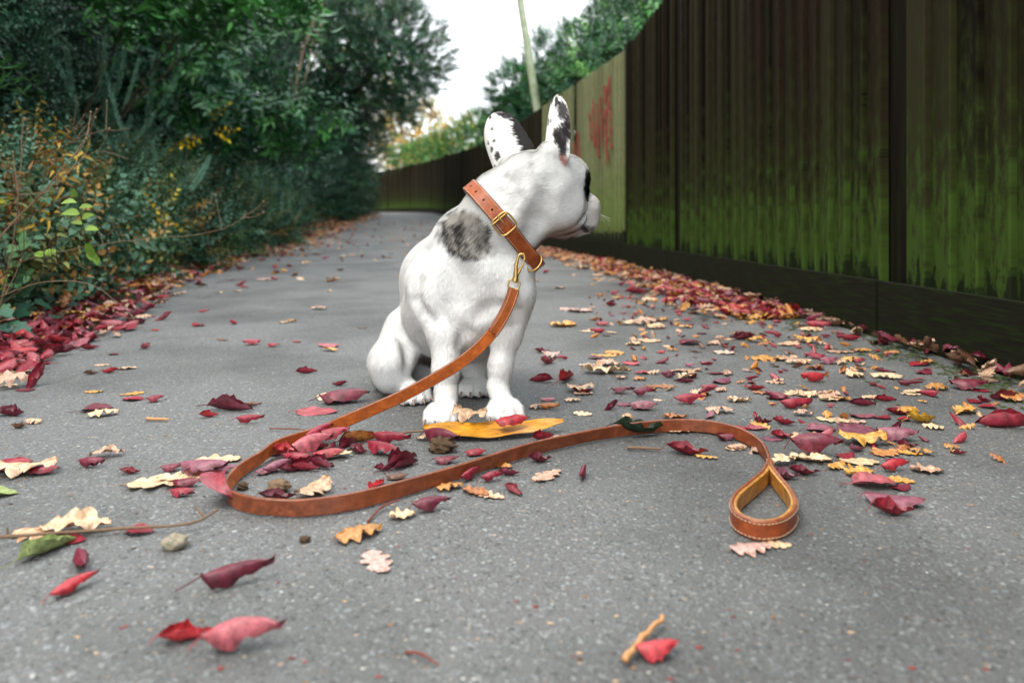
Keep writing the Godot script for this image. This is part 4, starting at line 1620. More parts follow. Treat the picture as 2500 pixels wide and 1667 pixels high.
func multimesh(called: String, mesh: Mesh, m: Material, places: Array, tints: Array, parent: Node3D) -> MultiMeshInstance3D:
	var mm := MultiMesh.new()
	mm.transform_format = MultiMesh.TRANSFORM_3D
	mm.use_colors = true
	mm.mesh = mesh
	mm.instance_count = places.size()
	for i in places.size():
		mm.set_instance_transform(i, places[i])
		mm.set_instance_color(i, tints[i])
	var o := MultiMeshInstance3D.new()
	o.name = called
	o.multimesh = mm
	o.material_override = m
	o.set_meta("kind", "stuff")
	parent.add_child(o, true)
	return o

func aim(y: Vector3, rg: RandomNumberGenerator) -> Basis:
	y = y.normalized()
	var a := Vector3(rg.randf() - 0.5, rg.randf() - 0.5, rg.randf() - 0.5)
	var x := a.cross(y).normalized()
	return Basis(x, y, x.cross(y))

func pick(palette: Array, rg: RandomNumberGenerator) -> Color:
	var c: Color = palette[rg.randi() % palette.size()]
	var g := 0.72 + 0.56 * rg.randf()
	return Color(c.r * g, c.g * g, c.b * g)

# foliage through the lobes of a crown: denser towards the outside, with gaps where the noise says so
func crown(root: Node3D, lobes: Array, kind: String, count: int, palette: Array, m: Material, sd: int, scale := 1.0, hang := 0.25, gap := -0.25, inner := 0.45) -> void:
	var rg := RandomNumberGenerator.new()
	rg.seed = sd
	var nz := FastNoiseLite.new()
	nz.seed = sd
	nz.frequency = 1.0
	var total := 0.0
	for l in lobes: total += l[1].x * l[1].y + l[1].y * l[1].z + l[1].x * l[1].z
	var places := [[], []]
	var tints := [[], []]
	for l in lobes:
		var c: Vector3 = l[0]
		var r: Vector3 = l[1]
		var n := int(count * (r.x * r.y + r.y * r.z + r.x * r.z) / total)
		for i in n:
			var d := Vector3(rg.randfn(), rg.randfn(), rg.randfn()).normalized()
			var f := pow(rg.randf(), 0.45) * (1.0 - inner) + inner
			f *= 0.88 + 0.24 * nz.get_noise_3dv((c + d * 0.9) * 1.9 + Vector3(sd, 0, 0)) + 0.10 * rg.randf()
			var p := c + d * r * f
			if nz.get_noise_3dv(p * (2.2 / maxf(0.6, minf(r.x, 2.0)))) < gap: continue
			var floor_y := ground_y(p.x, p.z) + 0.01
			if p.y < floor_y: continue
			var o := (d / r).normalized()
			var y := o * 0.75 + Vector3.UP * (0.55 - hang) + Vector3(rg.randf() - 0.5, rg.randf() - 0.5, rg.randf() - 0.5) * 0.9
			var s := scale * (0.75 + 0.5 * rg.randf())
			var k := rg.randi() % 2
			places[k].append(Transform3D(aim(y, rg).scaled(Vector3.ONE * s), p - root.position))
			tints[k].append(pick(palette, rg))
	for k in 2:
		if places[k].size(): multimesh("foliage", sprig(kind, k), m, places[k], tints[k], root)

# woody stems from the foot to the lobes
func stems(root: Node3D, foot: Vector3, lobes: Array, thick: float, m: Material, sd: int) -> void:
	var rg := RandomNumberGenerator.new()
	rg.seed = sd
	var top := foot.y
	for l in lobes: top = maxf(top, l[0].y)
	for l in lobes:
		var c: Vector3 = l[0]
		var b := Builder.new()
		var p := PackedVector3Array()
		var r := PackedFloat32Array()
		var mid := foot.lerp(c, 0.45) + Vector3(rg.randf() - 0.5, 0.25, rg.randf() - 0.5) * 0.3 * foot.distance_to(c) * 0.6
		for i in 8:
			var t := i / 7.0
			var q := foot.lerp(mid, t).lerp(mid.lerp(c, t), t)
			p.append(q - root.position)
			r.append(thick * (1.0 - 0.8 * t))
		b.tube(p, r, 7)
		for j in 5:
			var t0 := 0.45 + 0.5 * rg.randf()
			var q := foot.lerp(mid, t0).lerp(mid.lerp(c, t0), t0)
			var d := Vector3(rg.randf() - 0.5, rg.randf() * 0.7, rg.randf() - 0.5).normalized()
			var e: Vector3 = q + d * (l[1].length() * 0.42)
			b.tube(PackedVector3Array([q - root.position, (q + e) * 0.5 + Vector3(0, 0.06, 0) - root.position, e - root.position]), PackedFloat32Array([thick * 0.4, thick * 0.25, thick * 0.1]), 5)
		part("branch" if l != lobes[0] else "trunk", b.commit(), m, root)

func plant(called: String, label: String, category: String, foot: Vector3, lobes: Array, kind: String, count: int, palette: Array, m: Material, sd: int, group := "", thick := 0.03, scale := 1.0, hang := 0.25, gap := -0.25, inner := 0.45) -> Node3D:
	foot.y = ground_y(foot.x, foot.z) - 0.02
	var root := thing(called, label, category, foot, group)
	stems(root, foot, lobes, thick, M["bark"], sd)
	crown(root, lobes, kind, count, palette, m, sd, scale, hang, gap, inner)
	return root

func L(x: float, y: float, d: float, rx: float, ry: float, rz: float) -> Array:
	return [Vector3(x, y, -d), Vector3(rx, ry, rz)]

func at_depth(x: float, d: float) -> Vector3:
	return Vector3(x, 0, -d)

func build_plants() -> void:
	var bark := plank_material("bark", Vector3(0.03, 0.022, 0.016), Vector3(0.085, 0.066, 0.048), Vector3(0.05, 0.06, 0.03), 44)
	bark.uv1_triplanar = true
	bark.uv1_scale = Vector3.ONE * 3.0
	var gloss := leaf_material("glossy_leaf", 0.38, 0.34)
	var matte := leaf_material("matte_leaf", 0.55, 0.28)
	var teal := [Color(0.024, 0.084, 0.046), Color(0.034, 0.110, 0.060), Color(0.016, 0.060, 0.036), Color(0.042, 0.118, 0.048)]
	var deep := [Color(0.020, 0.066, 0.036), Color(0.027, 0.080, 0.040), Color(0.018, 0.056, 0.034)]
	var green := [Color(0.036, 0.155, 0.036), Color(0.055, 0.200, 0.042), Color(0.028, 0.115, 0.032)]
	var fresh := [Color(0.12, 0.28, 0.06), Color(0.19, 0.36, 0.08), Color(0.08, 0.21, 0.05)]
	var olive := [Color(0.060, 0.095, 0.030), Color(0.10, 0.11, 0.035), Color(0.040, 0.080, 0.034), Color(0.13, 0.10, 0.030)]
	var gold := [Color(0.62, 0.40, 0.10), Color(0.52, 0.46, 0.12), Color(0.34, 0.42, 0.10), Color(0.62, 0.32, 0.10)]
	var tan := [Color(0.30, 0.15, 0.055), Color(0.22, 0.10, 0.035), Color(0.36, 0.21, 0.09), Color(0.16, 0.07, 0.03)]

	# ----- the left side, far to near -----
	plant("overhanging_tree", "broad evergreen tree leaning over the far bend of the path", "tree", at_depth(-6.2, 17.5), [L(-5.2, 4.6, 17.0, 3.4, 2.6, 2.6), L(-3.7, 4.2, 16.0, 2.2, 1.9, 2.0), L(-4.8, 2.2, 17.6, 1.5, 2.1, 2.0), L(-6.0, 7.0, 17.0, 4.2, 2.5, 3.0), L(-2.7, 4.2, 15.6, 1.4, 1.2, 1.3)], "fine", 15500, teal + [Color(0.055, 0.11, 0.04)], gloss, 301, "", 0.16, 1.5, 0.3, -0.12)
	plant("hedge_tree", "dark dense evergreen tree rising behind the hedge beside the path", "tree", at_depth(-6.0, 12.0), [L(-6.2, 3.0, 12.0, 2.6, 3.0, 2.4), L(-5.6, 5.4, 12.4, 3.0, 2.4, 2.6), L(-4.6, 1.6, 13.4, 1.2, 1.6, 1.6)], "fine", 6500, deep + teal, gloss, 302, "", 0.12, 1.3)
	plant("hedge_bush", "tall blue-green bush at the path's edge where it bends", "bush", at_depth(-4.9, 18.5), [L(-4.75, 1.3, 19.5, 0.75, 1.4, 1.6), L(-4.6, 1.1, 16.4, 0.9, 1.3, 1.6), L(-4.9, 2.8, 18.0, 1.0, 1.3, 2.0)], "privet", 8500, teal, gloss, 303, "bushes of the left hedge", 0.05, 1.5)
	plant("hedge_bush", "blue-green leafy bush in mid-hedge with leaf litter at its foot", "bush", at_depth(-4.1, 10.2), [L(-4.15, 0.9, 10.4, 0.9, 1.2, 1.9), L(-4.4, 2.3, 10.2, 1.1, 1.3, 1.7), L(-4.7, 3.6, 10.6, 1.4, 1.2, 1.6)], "privet", 9000, teal, gloss, 304, "bushes of the left hedge", 0.05, 1.35)
	plant("hedge_bush", "dark holly-leaved bush behind the bright laurel sprays", "bush", at_depth(-4.2, 7.2), [L(-4.3, 1.0, 7.4, 1.2, 1.3, 1.5), L(-4.3, 2.5, 7.0, 1.4, 1.4, 1.5), L(-3.9, 3.6, 7.4, 1.5, 1.0, 1.5)], "holly", 9000, deep + teal, gloss, 305, "bushes of the left hedge", 0.05, 1.15)
	plant("hedge_bush", "shadowy small-leaved bush filling the upper corner of the hedge", "bush", at_depth(-4.4, 4.7), [L(-4.2, 0.9, 4.9, 1.1, 1.1, 1.2), L(-4.1, 2.1, 4.7, 1.3, 1.1, 1.3)], "privet", 8500, deep, gloss, 306, "bushes of the left hedge", 0.05, 1.1)
	plant("hedge_bush", "dark glossy bush nearest the camera, behind the dry stems", "bush", at_depth(-3.1, 3.0), [L(-3.0, 0.75, 3.1, 0.75, 0.8, 0.8), L(-3.0, 1.5, 3.0, 0.9, 0.7, 0.9)], "privet", 7500, deep + [teal[0]], gloss, 307, "bushes of the left hedge", 0.04, 0.9)
	plant("hedge_bush", "hedge bush beside the camera, its edge just out of view", "bush", at_depth(-2.5, 0.8), [L(-2.5, 0.8, 0.9, 0.8, 1.0, 1.3), L(-2.7, 1.9, 0.9, 0.9, 0.9, 1.4)], "privet", 3200, deep, gloss, 308, "bushes of the left hedge", 0.04, 1.0)
	plant("hedge_tree", "black-green tree towering over the near hedge", "tree", at_depth(-5.2, 6.0), [L(-5.2, 3.9, 6.2, 2.2, 1.7, 2.4), L(-4.2, 4.5, 3.6, 2.0, 1.3, 2.2), L(-5.8, 4.2, 9.0, 2.2, 1.9, 2.2)], "fine", 5200, deep, gloss, 309, "", 0.11, 1.2)

	# more wood trees behind the hedge, added to block light through its gaps
	for w in [[-7.6, 4.4, "dense added wood tree behind the dark corner of the hedge", 391], [-8.4, 8.6, "dense added wood tree behind the laurel branch", 392], [-8.8, 13.2, "dense added wood tree behind the middle of the hedge", 393], [-5.4, 0.6, "unseen added wood tree beside the camera behind the hedge", 394]]:
		var x: float = w[0]
		var d: float = w[1]
		plant("added_wood_tree", w[2], "tree", at_depth(x, d), [L(x, 1.8, d, 1.9, 2.2, 2.4), L(x - 0.3, 4.6, d, 2.4, 2.2, 2.6), L(x + 0.4, 3.2, d + 1.2, 1.8, 1.8, 2.0)], "broad", 4200, deep + teal, gloss, w[3], "wood trees added behind the hedge", 0.14, 1.5, 0.3, -0.6, 0.3)

	# laurels: the branch across the top, the sprays in mid-hedge, the big leaves at the picture's left edge
	var lr := thing("laurel", "bright green laurel branch reaching in over the hedge at the top", "shrub", at_depth(-3.2, 4.6), "laurel sprays in the hedge")
	lr.position.y = ground_y(-3.2, -4.6)
	stems(lr, lr.position, [L(-1.9, 1.75, 4.3, 0.3, 0.2, 0.3), L(-1.55, 1.72, 4.2, 0.3, 0.2, 0.3), L(-2.4, 1.8, 4.4, 0.3, 0.2, 0.3)], 0.014, M["bark"], 311)
	crown(lr, [L(-1.95, 1.74, 4.3, 0.36, 0.13, 0.35), L(-1.62, 1.76, 4.2, 0.34, 0.14, 0.3), L(-2.4, 1.86, 4.4, 0.5, 0.2, 0.4), L(-1.35, 1.84, 4.3, 0.2, 0.10, 0.3)], "laurel", 190, green, gloss, 311, 0.8, 0.75, -1.0, 0.1)
	var l2 := thing("laurel", "glossy laurel spray jutting out halfway up the hedge", "shrub", at_depth(-3.6, 6.2), "laurel sprays in the hedge")
	l2.position.y = ground_y(-3.6, -6.2)
	stems(l2, l2.position, [L(-2.35, 1.05, 6.0, 0.3, 0.2, 0.3), L(-1.9, 1.15, 6.2, 0.3, 0.2, 0.3)], 0.025, M["bark"], 312)
	crown(l2, [L(-2.4, 1.12, 6.0, 0.55, 0.22, 0.4), L(-1.85, 1.18, 6.2, 0.38, 0.20, 0.35), L(-2.7, 1.5, 6.2, 0.6, 0.4, 0.4)], "laurel", 330, green + teal, gloss, 312, 0.75, 0.6, -1.0, 0.2)
	var l3 := thing("laurel", "large shiny laurel leaves poking in at the left border", "shrub", at_depth(-1.75, 1.75), "laurel sprays in the hedge")
	l3.position.y = ground_y(-1.75, -1.75)
	stems(l3, l3.position, [L(-1.42, 0.72, 1.78, 0.1, 0.1, 0.1)], 0.012, M["bark"], 313)
	crown(l3, [L(-1.37, 0.745, 1.80, 0.05, 0.03, 0.06), L(-1.44, 0.76, 1.82, 0.07, 0.04, 0.06)], "laurel", 5, green, gloss, 313, 0.50, 0.75, -1.0, 0.1)

	# the fir-like shoots standing up in the hedge
	var yew := plant("yew_shrub", "blue-green yew with upright feathery shoots in the hedge", "shrub", at_depth(-2.35, 3.7), [L(-2.25, 0.75, 3.6, 0.38, 0.42, 0.38), L(-1.95, 0.62, 3.7, 0.30, 0.28, 0.3)], "fir", 60, [Color(0.060, 0.150, 0.105), Color(0.08, 0.185, 0.125), Color(0.045, 0.115, 0.085)], matte, 314, "", 0.02, 1.0, -0.35, -1.0, 0.2)

	# arching cotoneasters along the verge
	var spots := [[-2.25, 3.5, 0.40, "low arching shrub of tiny leaves under the yew"], [-2.45, 4.6, 0.46, "spreading small-leaved shrub leaning towards the path in mid-verge"], [-2.85, 6.2, 0.55, "rounded small-leaved shrub at the verge beyond the spreading one"], [-3.15, 8.2, 0.6, "far small-leaved shrub on the verge before the blue-green bush"], [-1.95, 2.55, 0.30, "low small-leaved shrub behind the red leaf drift"]]
	var i := 0
	for s in spots:
		var x: float = s[0]
		var d: float = s[1]
		var h: float = s[2]
		var gy := ground_y(x, -d)
		plant("cotoneaster", s[3], "shrub", at_depth(x, d), [L(x, gy + h * 0.55, d, h * 0.95, h * 0.75, h * 1.05), L(x + h * 0.55, gy + h * 0.32, d - 0.1, h * 0.7, h * 0.45, h * 0.8), L(x - h * 0.5, gy + h * 0.9, d + 0.2, h * 0.8, h * 0.6, h * 0.8)], "cotoneaster", int(950 + 900 * h), teal + [Color(0.09, 0.19, 0.13), Color(0.12, 0.23, 0.16), Color(0.07, 0.15, 0.10), Color(0.20, 0.16, 0.05), Color(0.09, 0.17, 0.06)], matte, 320 + i, "small-leaved shrubs on the verge", 0.010, 0.70 + 0.3 * h, 0.2, -0.2, 0.2)
		i += 1

	# dry and yellowing herbs between them
	var dry := [[-1.72, 2.35, 0.42, "brown withered herb with curled leaves at the verge"], [-2.3, 3.15, 0.55, "tall withered herb in front of the yew"], [-2.15, 4.2, 0.4, "tan seed-headed herb among the small-leaved shrubs"], [-2.7, 5.4, 0.55, "pale dry herb below the laurel spray"], [-1.5, 1.95, 0.35, "rusty withered herb beside the bare stems"]]
	i = 0
	for s in dry:
		var gy := ground_y(s[0], -s[1])
		plant("withered_herb", s[3], "plant", at_depth(s[0], s[1]), [L(s[0], gy + s[2] * 0.6, s[1], s[2] * 0.5, s[2] * 0.45, s[2] * 0.5), L(s[0] + 0.15, gy + s[2] * 0.9, s[1], s[2] * 0.3, s[2] * 0.3, s[2] * 0.3)], "dry", 34, tan + [Color(0.40, 0.26, 0.05), Color(0.12, 0.14, 0.05), Color(0.10, 0.16, 0.07)], matte, 340 + i, "withered herbs on the verge", 0.006, 0.55, 0.1, -1.0, 0.1)
		i += 1
	plant("yellow_herb", "small plant with bright yellow autumn leaves on the verge", "plant", at_depth(-1.75, 2.15), [L(-1.72, 0.42, 2.15, 0.10, 0.08, 0.10)], "bramble", 9, [Color(0.55, 0.40, 0.03), Color(0.45, 0.42, 0.05)], matte, 351, "", 0.004, 0.42, 0.1, -1.0, 0.1)
	plant("yellow_herb", "yellow leaf cluster hanging below the laurel spray", "plant", at_depth(-2.4, 4.4), [L(-2.0, 0.92, 4.4, 0.10, 0.07, 0.10)], "bramble", 5, [Color(0.62, 0.42, 0.02)], matte, 352, "", 0.004, 0.6, 0.3, -1.0, 0.1)
	plant("yellow_herb", "yellow-leaved sprig low in the small-leaved shrubs", "plant", at_depth(-1.9, 3.6), [L(-1.78, 0.36, 3.5, 0.12, 0.08, 0.1)], "bramble", 7, [Color(0.60, 0.42, 0.04), Color(0.4, 0.36, 0.05)], matte, 353, "", 0.004, 0.45, 0.2, -1.0, 0.1)
	plant("bramble", "light green bramble leaves on a thin stem near the camera", "plant", at_depth(-1.32, 1.58), [L(-1.13, 0.235, 1.60, 0.05, 0.035, 0.05), L(-1.02, 0.25, 1.62, 0.05, 0.04, 0.05)], "bramble", 5, [Color(0.20, 0.34, 0.06), Color(0.26, 0.40, 0.08)], matte, 354, "", 0.003, 0.36, 0.5, -1.0, 0.1)

	# leafy weeds filling the verge between the shrubs
	var weeds := [[-1.55, 2.05, 0.26, "olive and yellow weed at the verge behind the red drift"], [-1.95, 2.75, 0.34, "mixed green and rust weed beside the low small-leaved shrub"], [-2.05, 3.35, 0.36, "grey-green broad weed before the yew"], [-2.3, 4.05, 0.36, "yellowing weed leaning over the path's far left edge"], [-2.55, 5.2, 0.42, "pale olive weed at the edge in mid-distance"], [-2.75, 6.0, 0.45, "yellow-green weed before the rounded shrub"], [-3.0, 7.3, 0.5, "olive weed beside the far small-leaved shrub"], [-1.75, 2.45, 0.5, "upright green weed with rusty leaves behind the bare stems"]]
	i = 0
	for s in weeds:
		var gy := ground_y(s[0], -s[1])
		var h: float = s[2]
		var pal := [Color(0.07, 0.15, 0.08), Color(0.12, 0.17, 0.06), Color(0.06, 0.13, 0.08), Color(0.20, 0.22, 0.07), Color(0.10, 0.20, 0.08), Color(0.08, 0.15, 0.10), Color(0.34, 0.17, 0.05), Color(0.07, 0.16, 0.09)]
		if i % 3 == 1: pal = [Color(0.09, 0.18, 0.12), Color(0.06, 0.14, 0.09), Color(0.11, 0.20, 0.13), Color(0.07, 0.15, 0.10), Color(0.34, 0.20, 0.06)]
		plant("verge_weed", s[3], "plant", at_depth(s[0], s[1]), [L(s[0], gy + h * 0.5, s[1], h * 0.75, h * 0.5, h * 0.8), L(s[0] + h * 0.5, gy + h * 0.35, s[1] - 0.1, h * 0.5, h * 0.3, h * 0.5)], "bramble", int(150 + 200 * h), pal, matte, 380 + i, "leafy weeds on the verge", 0.005, 0.34 + 0.25 * h, 0.2, -0.6, 0.15)
		i += 1

	build_bare_stems()
	build_ivy(teal, gloss)
	build_vines()

	# ----- the right side, behind the fence -----
	plant("garden_laurel", "dense glossy laurel leaning over the fence top, nearest the camera", "shrub", at_depth(2.2, 6.6), [L(1.75, 2.0, 6.2, 0.75, 0.55, 0.8), L(2.1, 2.7, 6.7, 1.0, 0.7, 0.9), L(1.35, 1.75, 6.8, 0.5, 0.42, 0.6)], "laurel", 1100, green + [Color(0.024, 0.07, 0.03)], gloss, 361, "bushes behind the fence", 0.04, 0.55, 0.3, -0.4)
	plant("garden_bush", "bushy green tree behind the pale fence, right of the lamp post", "tree", at_depth(2.4, 9.6), [L(1.55, 2.2, 9.2, 1.1, 0.85, 1.1), L(2.3, 3.0, 9.8, 1.3, 1.0, 1.2), L(1.0, 1.95, 9.6, 0.7, 0.6, 0.8), L(3.2, 4.0, 9.4, 1.2, 0.9, 1.2)], "broad", 5200, green + teal + [fresh[0]], gloss, 362, "bushes behind the fence", 0.06, 0.75, 0.3, -0.25)
	plant("garden_bush", "feathery bush spilling over the fence behind the lamp post", "tree", at_depth(1.6, 12.4), [L(0.70, 2.3, 12.0, 0.85, 0.8, 1.0), L(1.3, 3.1, 12.6, 1.3, 0.9, 1.2), L(0.22, 2.1, 12.8, 0.75, 0.75, 0.8), L(0.10, 2.75, 12.6, 0.55, 0.5, 0.8), L(2.4, 3.8, 12.6, 1.3, 1.0, 1.2)], "fine", 5600, green + teal, matte, 363, "bushes behind the fence", 0.06, 1.1, 0.3, -0.15)
	plant("fence_ivy", "sunlit ivy mound along the top of the distant fence", "shrub", at_depth(-0.4, 17.6), [L(-0.75, 2.75, 17.2, 0.5, 0.42, 0.9), L(-1.3, 2.66, 18.8, 0.5, 0.35, 1.0), L(-2.0, 2.72, 20.8, 0.6, 0.35, 1.0), L(-2.8, 2.78, 22.8, 0.7, 0.35, 1.0), L(-3.8, 2.82, 25.0, 0.9, 0.35, 1.0), L(0.1, 2.5, 14.8, 0.5, 0.55, 0.9)], "broad", 1700, fresh + green, matte, 364, "", 0.03, 0.75, 0.3, -0.3)
	plant("autumn_tree", "hazy golden autumn tree beyond the distant fence", "tree", at_depth(-5.5, 38.0), [L(-5.6, 5.0, 38.0, 2.2, 2.4, 2.2), L(-4.4, 3.4, 37.0, 1.6, 1.6, 1.6)], "broad", 1500, gold, matte, 365, "trees beyond the distant fence", 0.14, 2.0, 0.3, -0.15)
	plant("far_tree", "pale green tree beyond the distant fence, left of the lamp post", "tree", at_depth(-1.8, 44.0), [L(-2.6, 5.4, 44.0, 2.4, 2.2, 2.4), L(-0.8, 4.6, 43.0, 2.0, 1.6, 2.0)], "broad", 1300, fresh + gold, matte, 366, "trees beyond the distant fence", 0.14, 2.0, 0.3, -0.1)
	plant("far_tree", "loose green tree filling the gap beside the hedge's end", "tree", at_depth(-9.0, 30.0), [L(-8.2, 4.2, 30.0, 2.6, 3.0, 2.4), L(-6.6, 6.6, 29.0, 2.0, 1.6, 2.0)], "broad", 1800, teal + green + gold, matte, 367, "trees beyond the distant fence", 0.14, 1.8, 0.3, -0.1)
	build_lamp_post()

# the bare stems that stand at the picture's left edge
func build_bare_stems() -> void:
	var m := material("dry_stem", Color(0.20, 0.135, 0.085), 0.8, 0.3)
	var m2 := material("red_stem", Color(0.11, 0.035, 0.028), 0.7, 0.3)
	# each: points in metres
	var list := [
		[[[-1.22, 0.10, -1.62], [-1.16, 0.33, -1.60], [-1.15, 0.55, -1.60]], 0.0022, "thin straight bare stem rising at the left border", m],
		[[[-1.30, 0.08, -1.58], [-1.17, 0.26, -1.55], [-1.03, 0.44, -1.58], [-0.99, 0.53, -1.60]], 0.0026, "forked bare stem leaning right out of the verge", m],
		[[[-1.25, 0.05, -1.50], [-1.10, 0.15, -1.48], [-0.93, 0.17, -1.50], [-0.80, 0.06, -1.50]], 0.0014, "thin stem arching over and down to the path's edge", m],
		[[[-1.30, 0.18, -1.75], [-1.05, 0.25, -1.75], [-0.78, 0.28, -1.78], [-0.70, 0.33, -1.80]], 0.0013, "pale wiry stem curving out towards the path", m],
		[[[-1.35, 0.22, -1.60], [-1.13, 0.30, -1.55], [-0.98, 0.38, -1.55]], 0.0018, "dark red thorny stem crossing the pale ones", m2],
		[[[-1.40, 0.15, -1.70], [-1.22, 0.34, -1.72], [-1.08, 0.48, -1.75], [-1.00, 0.47, -1.78]], 0.0018, "bare stem with bent tip behind the forked one", m],
		[[[-1.5, 0.42, -2.1], [-1.28, 0.55, -2.0], [-1.12, 0.58, -2.0]], 0.0018, "short bare twig standing clear of the dark bush", m],
		[[[-1.75, 0.5, -2.6], [-1.62, 0.62, -2.5], [-1.56, 0.76, -2.45]], 0.0020, "bare twig bent upwards in front of the dark bush", m],
	]
	var rg := RandomNumberGenerator.new()
	rg.seed = 55
	for s in list:
		var pts := []
		for q in s[0]: pts.append(Vector3(q[0], q[1], q[2]))
		var foot: Vector3 = pts[0]
		var gy := ground_y(foot.x, foot.z)
		var start := Vector3(foot.x - 0.05, gy - 0.01, foot.z - 0.03)
		pts.insert(0, start)
		var root := thing("bare_stem", s[2], "stem", start, "bare stems at the left border")
		var p := catmull(pts, 6)
		var b := Builder.new()
		var pp := PackedVector3Array()
		var rr := PackedFloat32Array()
		for i in p.size():
			pp.append(p[i] - start + Vector3(rg.randf() - 0.5, rg.randf() - 0.5, rg.randf() - 0.5) * 0.006)
			rr.append(s[1] * lerpf(1.0, 0.35, float(i) / p.size()))
		b.tube(pp, rr, 5)
		part("stem", b.commit(), s[3], root)
		for j in 5:
			var at := 6 + rg.randi() % maxi(1, p.size() - 8)
			var d := Vector3(rg.randf() - 0.3, rg.randf() * 0.9, rg.randf() - 0.5).normalized()
			var tb := Builder.new()
			var q0: Vector3 = pp[at]
			var ln := 0.03 + 0.07 * rg.randf()
			tb.tube(PackedVector3Array([q0, q0 + d * ln * 0.6, q0 + d * ln + Vector3(0, 0.008, 0)]), PackedFloat32Array([s[1] * 0.6, s[1] * 0.45, s[1] * 0.3]), 4)
			tb.ball(q0 + d * ln + Vector3(0, 0.009, 0), Vector3(0.0028, 0, 0), Vector3(0, 0.0035, 0), Vector3(0, 0, 0.0028), 4, 5)
			part("side_twig", tb.commit(), s[3], root)

func ivy_leaf(b: Builder, at: Vector3, dir: Vector3, up: Vector3, size: float) -> void:
	dir = dir.normalized()
	var side := dir.cross(up).normalized()
	var n := side.cross(dir)
	var rim := [[0.0, -0.05], [0.38, -0.12], [0.52, 0.22], [0.30, 0.36], [0.34, 0.62], [0.12, 0.62], [0.0, 1.0]]
	var c := b.v.size()
	b.v.append(at + dir * size * 0.35)
	b.n.append(n)
	b.uv.append(Vector2(0.5, 0.35))
	b.col.append(b.tint)
	var pts := []
	for q in rim: pts.append(q)
	for i in range(rim.size() - 2, 0, -1): pts.append([-rim[i][0], rim[i][1]])
	for q in pts:
		var lift: float = 0.22 * absf(q[0]) - 0.12 * q[1] * q[1]
		b.v.append(at + (side * q[0] + dir * q[1] + n * lift) * size)
		b.n.append((n - side * q[0] * 0.3).normalized())
		b.uv.append(Vector2(0.5 + q[0] * 0.5, q[1]))
		b.col.append(b.tint)
	for i in pts.size():
		b.idx.append_array(PackedInt32Array([c, c + 1 + (i + 1) % pts.size(), c + 1 + i]))

func build_ivy(palette: Array, m: Material) -> void:
	var rg := RandomNumberGenerator.new()
	rg.seed = 71
	var b := Builder.new()
	ivy_leaf(b, Vector3.ZERO, Vector3(0, 0, 1), Vector3.UP, 1.0)
	var leaf := b.commit()
	var patches := [
		[-1.42, 1.62, 0.26, 190, "ivy trailing at the left border above the red leaf drift"],
		[-1.62, 2.15, 0.30, 230, "ivy patch on the bank between the bramble and the small-leaved shrub"],
		[-1.98, 3.05, 0.34, 260, "ivy spreading under the low small-leaved shrub"],
		[-2.45, 4.9, 0.5, 320, "ivy carpet along the verge in mid-distance"],
	]
	for s in patches:
		var root := thing("ivy", s[4], "ivy", Vector3(s[0], ground_y(s[0], -s[1]), -s[1]), "ivy patches on the verge")
		var pl := []
		var tn := []
		for i in s[3]:
			var x: float = s[0] + rg.randfn() * s[2] * 0.45
			var z: float = -s[1] + rg.randfn() * s[2] * 0.6
			if x > along(VERGE_LINE, -z) - 0.07: continue
			var y := ground_y(x, z) + 0.02 + 0.13 * rg.randf() * rg.randf()
			var size := 0.032 + 0.026 * rg.randf()
			var up := (Vector3.UP + Vector3(rg.randf() - 0.3, 0, rg.randf() - 0.2) * 1.1).normalized()
			var f := Vector3(rg.randf() - 0.5, 0, rg.randf() - 0.5).normalized()
			f = (f - up * f.dot(up)).normalized()
			pl.append(Transform3D(Basis(up.cross(f), up, f).scaled(Vector3.ONE * size), Vector3(x, y, z) - root.position))
			tn.append(pick(palette + [Color(0.05, 0.12, 0.085), Color(0.07, 0.15, 0.10)], rg))
		multimesh("foliage", leaf, m, pl, tn, root)
		var st := Builder.new()
		for k in 6:
			var x: float = s[0] + (rg.randf() - 0.7) * s[2]
			var z: float = -s[1] + (rg.randf() - 0.5) * s[2]
			var pts := PackedVector3Array()
			var rr := PackedFloat32Array()
			for j in 6:
				pts.append(Vector3(x, ground_y(x, z) + 0.015 + 0.02 * rg.randf(), z) - root.position)
				rr.append(0.0018)
				x += 0.05 * (rg.randf() - 0.3)
				z += 0.06 * (rg.randf() - 0.5)
			st.tube(pts, rr, 4)
		tag(part("stem", st.commit(), M["bark"], root), "", "", "", "stuff")

func build_vines() -> void:
	var m := material("vine_bark", Color(0.17, 0.125, 0.085), 0.85, 0.3)
	var rg := RandomNumberGenerator.new()
	rg.seed = 90
	for s in [[-1.86, 6.2, "thick brown vine hanging at the top of the hedge", 0.020, 0.42], [-1.80, 6.25, "thinner vine twisting beside the thick hanging one", 0.012, 0.55], [-1.90, 6.3, "pale slender vine hanging left of the thick one", 0.008, 0.8]]:
		var d: float = s[1]
		var top := Vector3(s[0] + 0.16, 2.75, -d)
		var root := thing("hanging_vine", s[2], "vine", top, "vines hanging in the hedge")
		var p := PackedVector3Array()
		var r := PackedFloat32Array()
		for i in 14:
			var t := i / 13.0
			p.append(Vector3(-0.22 * t - 0.10 * t * t + 0.02 * sin(i * 1.3 + d * 9.0), -1.35 * t * (1.1 - s[4] * 0.25), 0.03 * cos(i * 1.7)))
			r.append(s[3] * (1.0 - 0.55 * t))
		var b := Builder.new()
		b.tube(p, r, 6)
		part("stem", b.commit(), m, root)

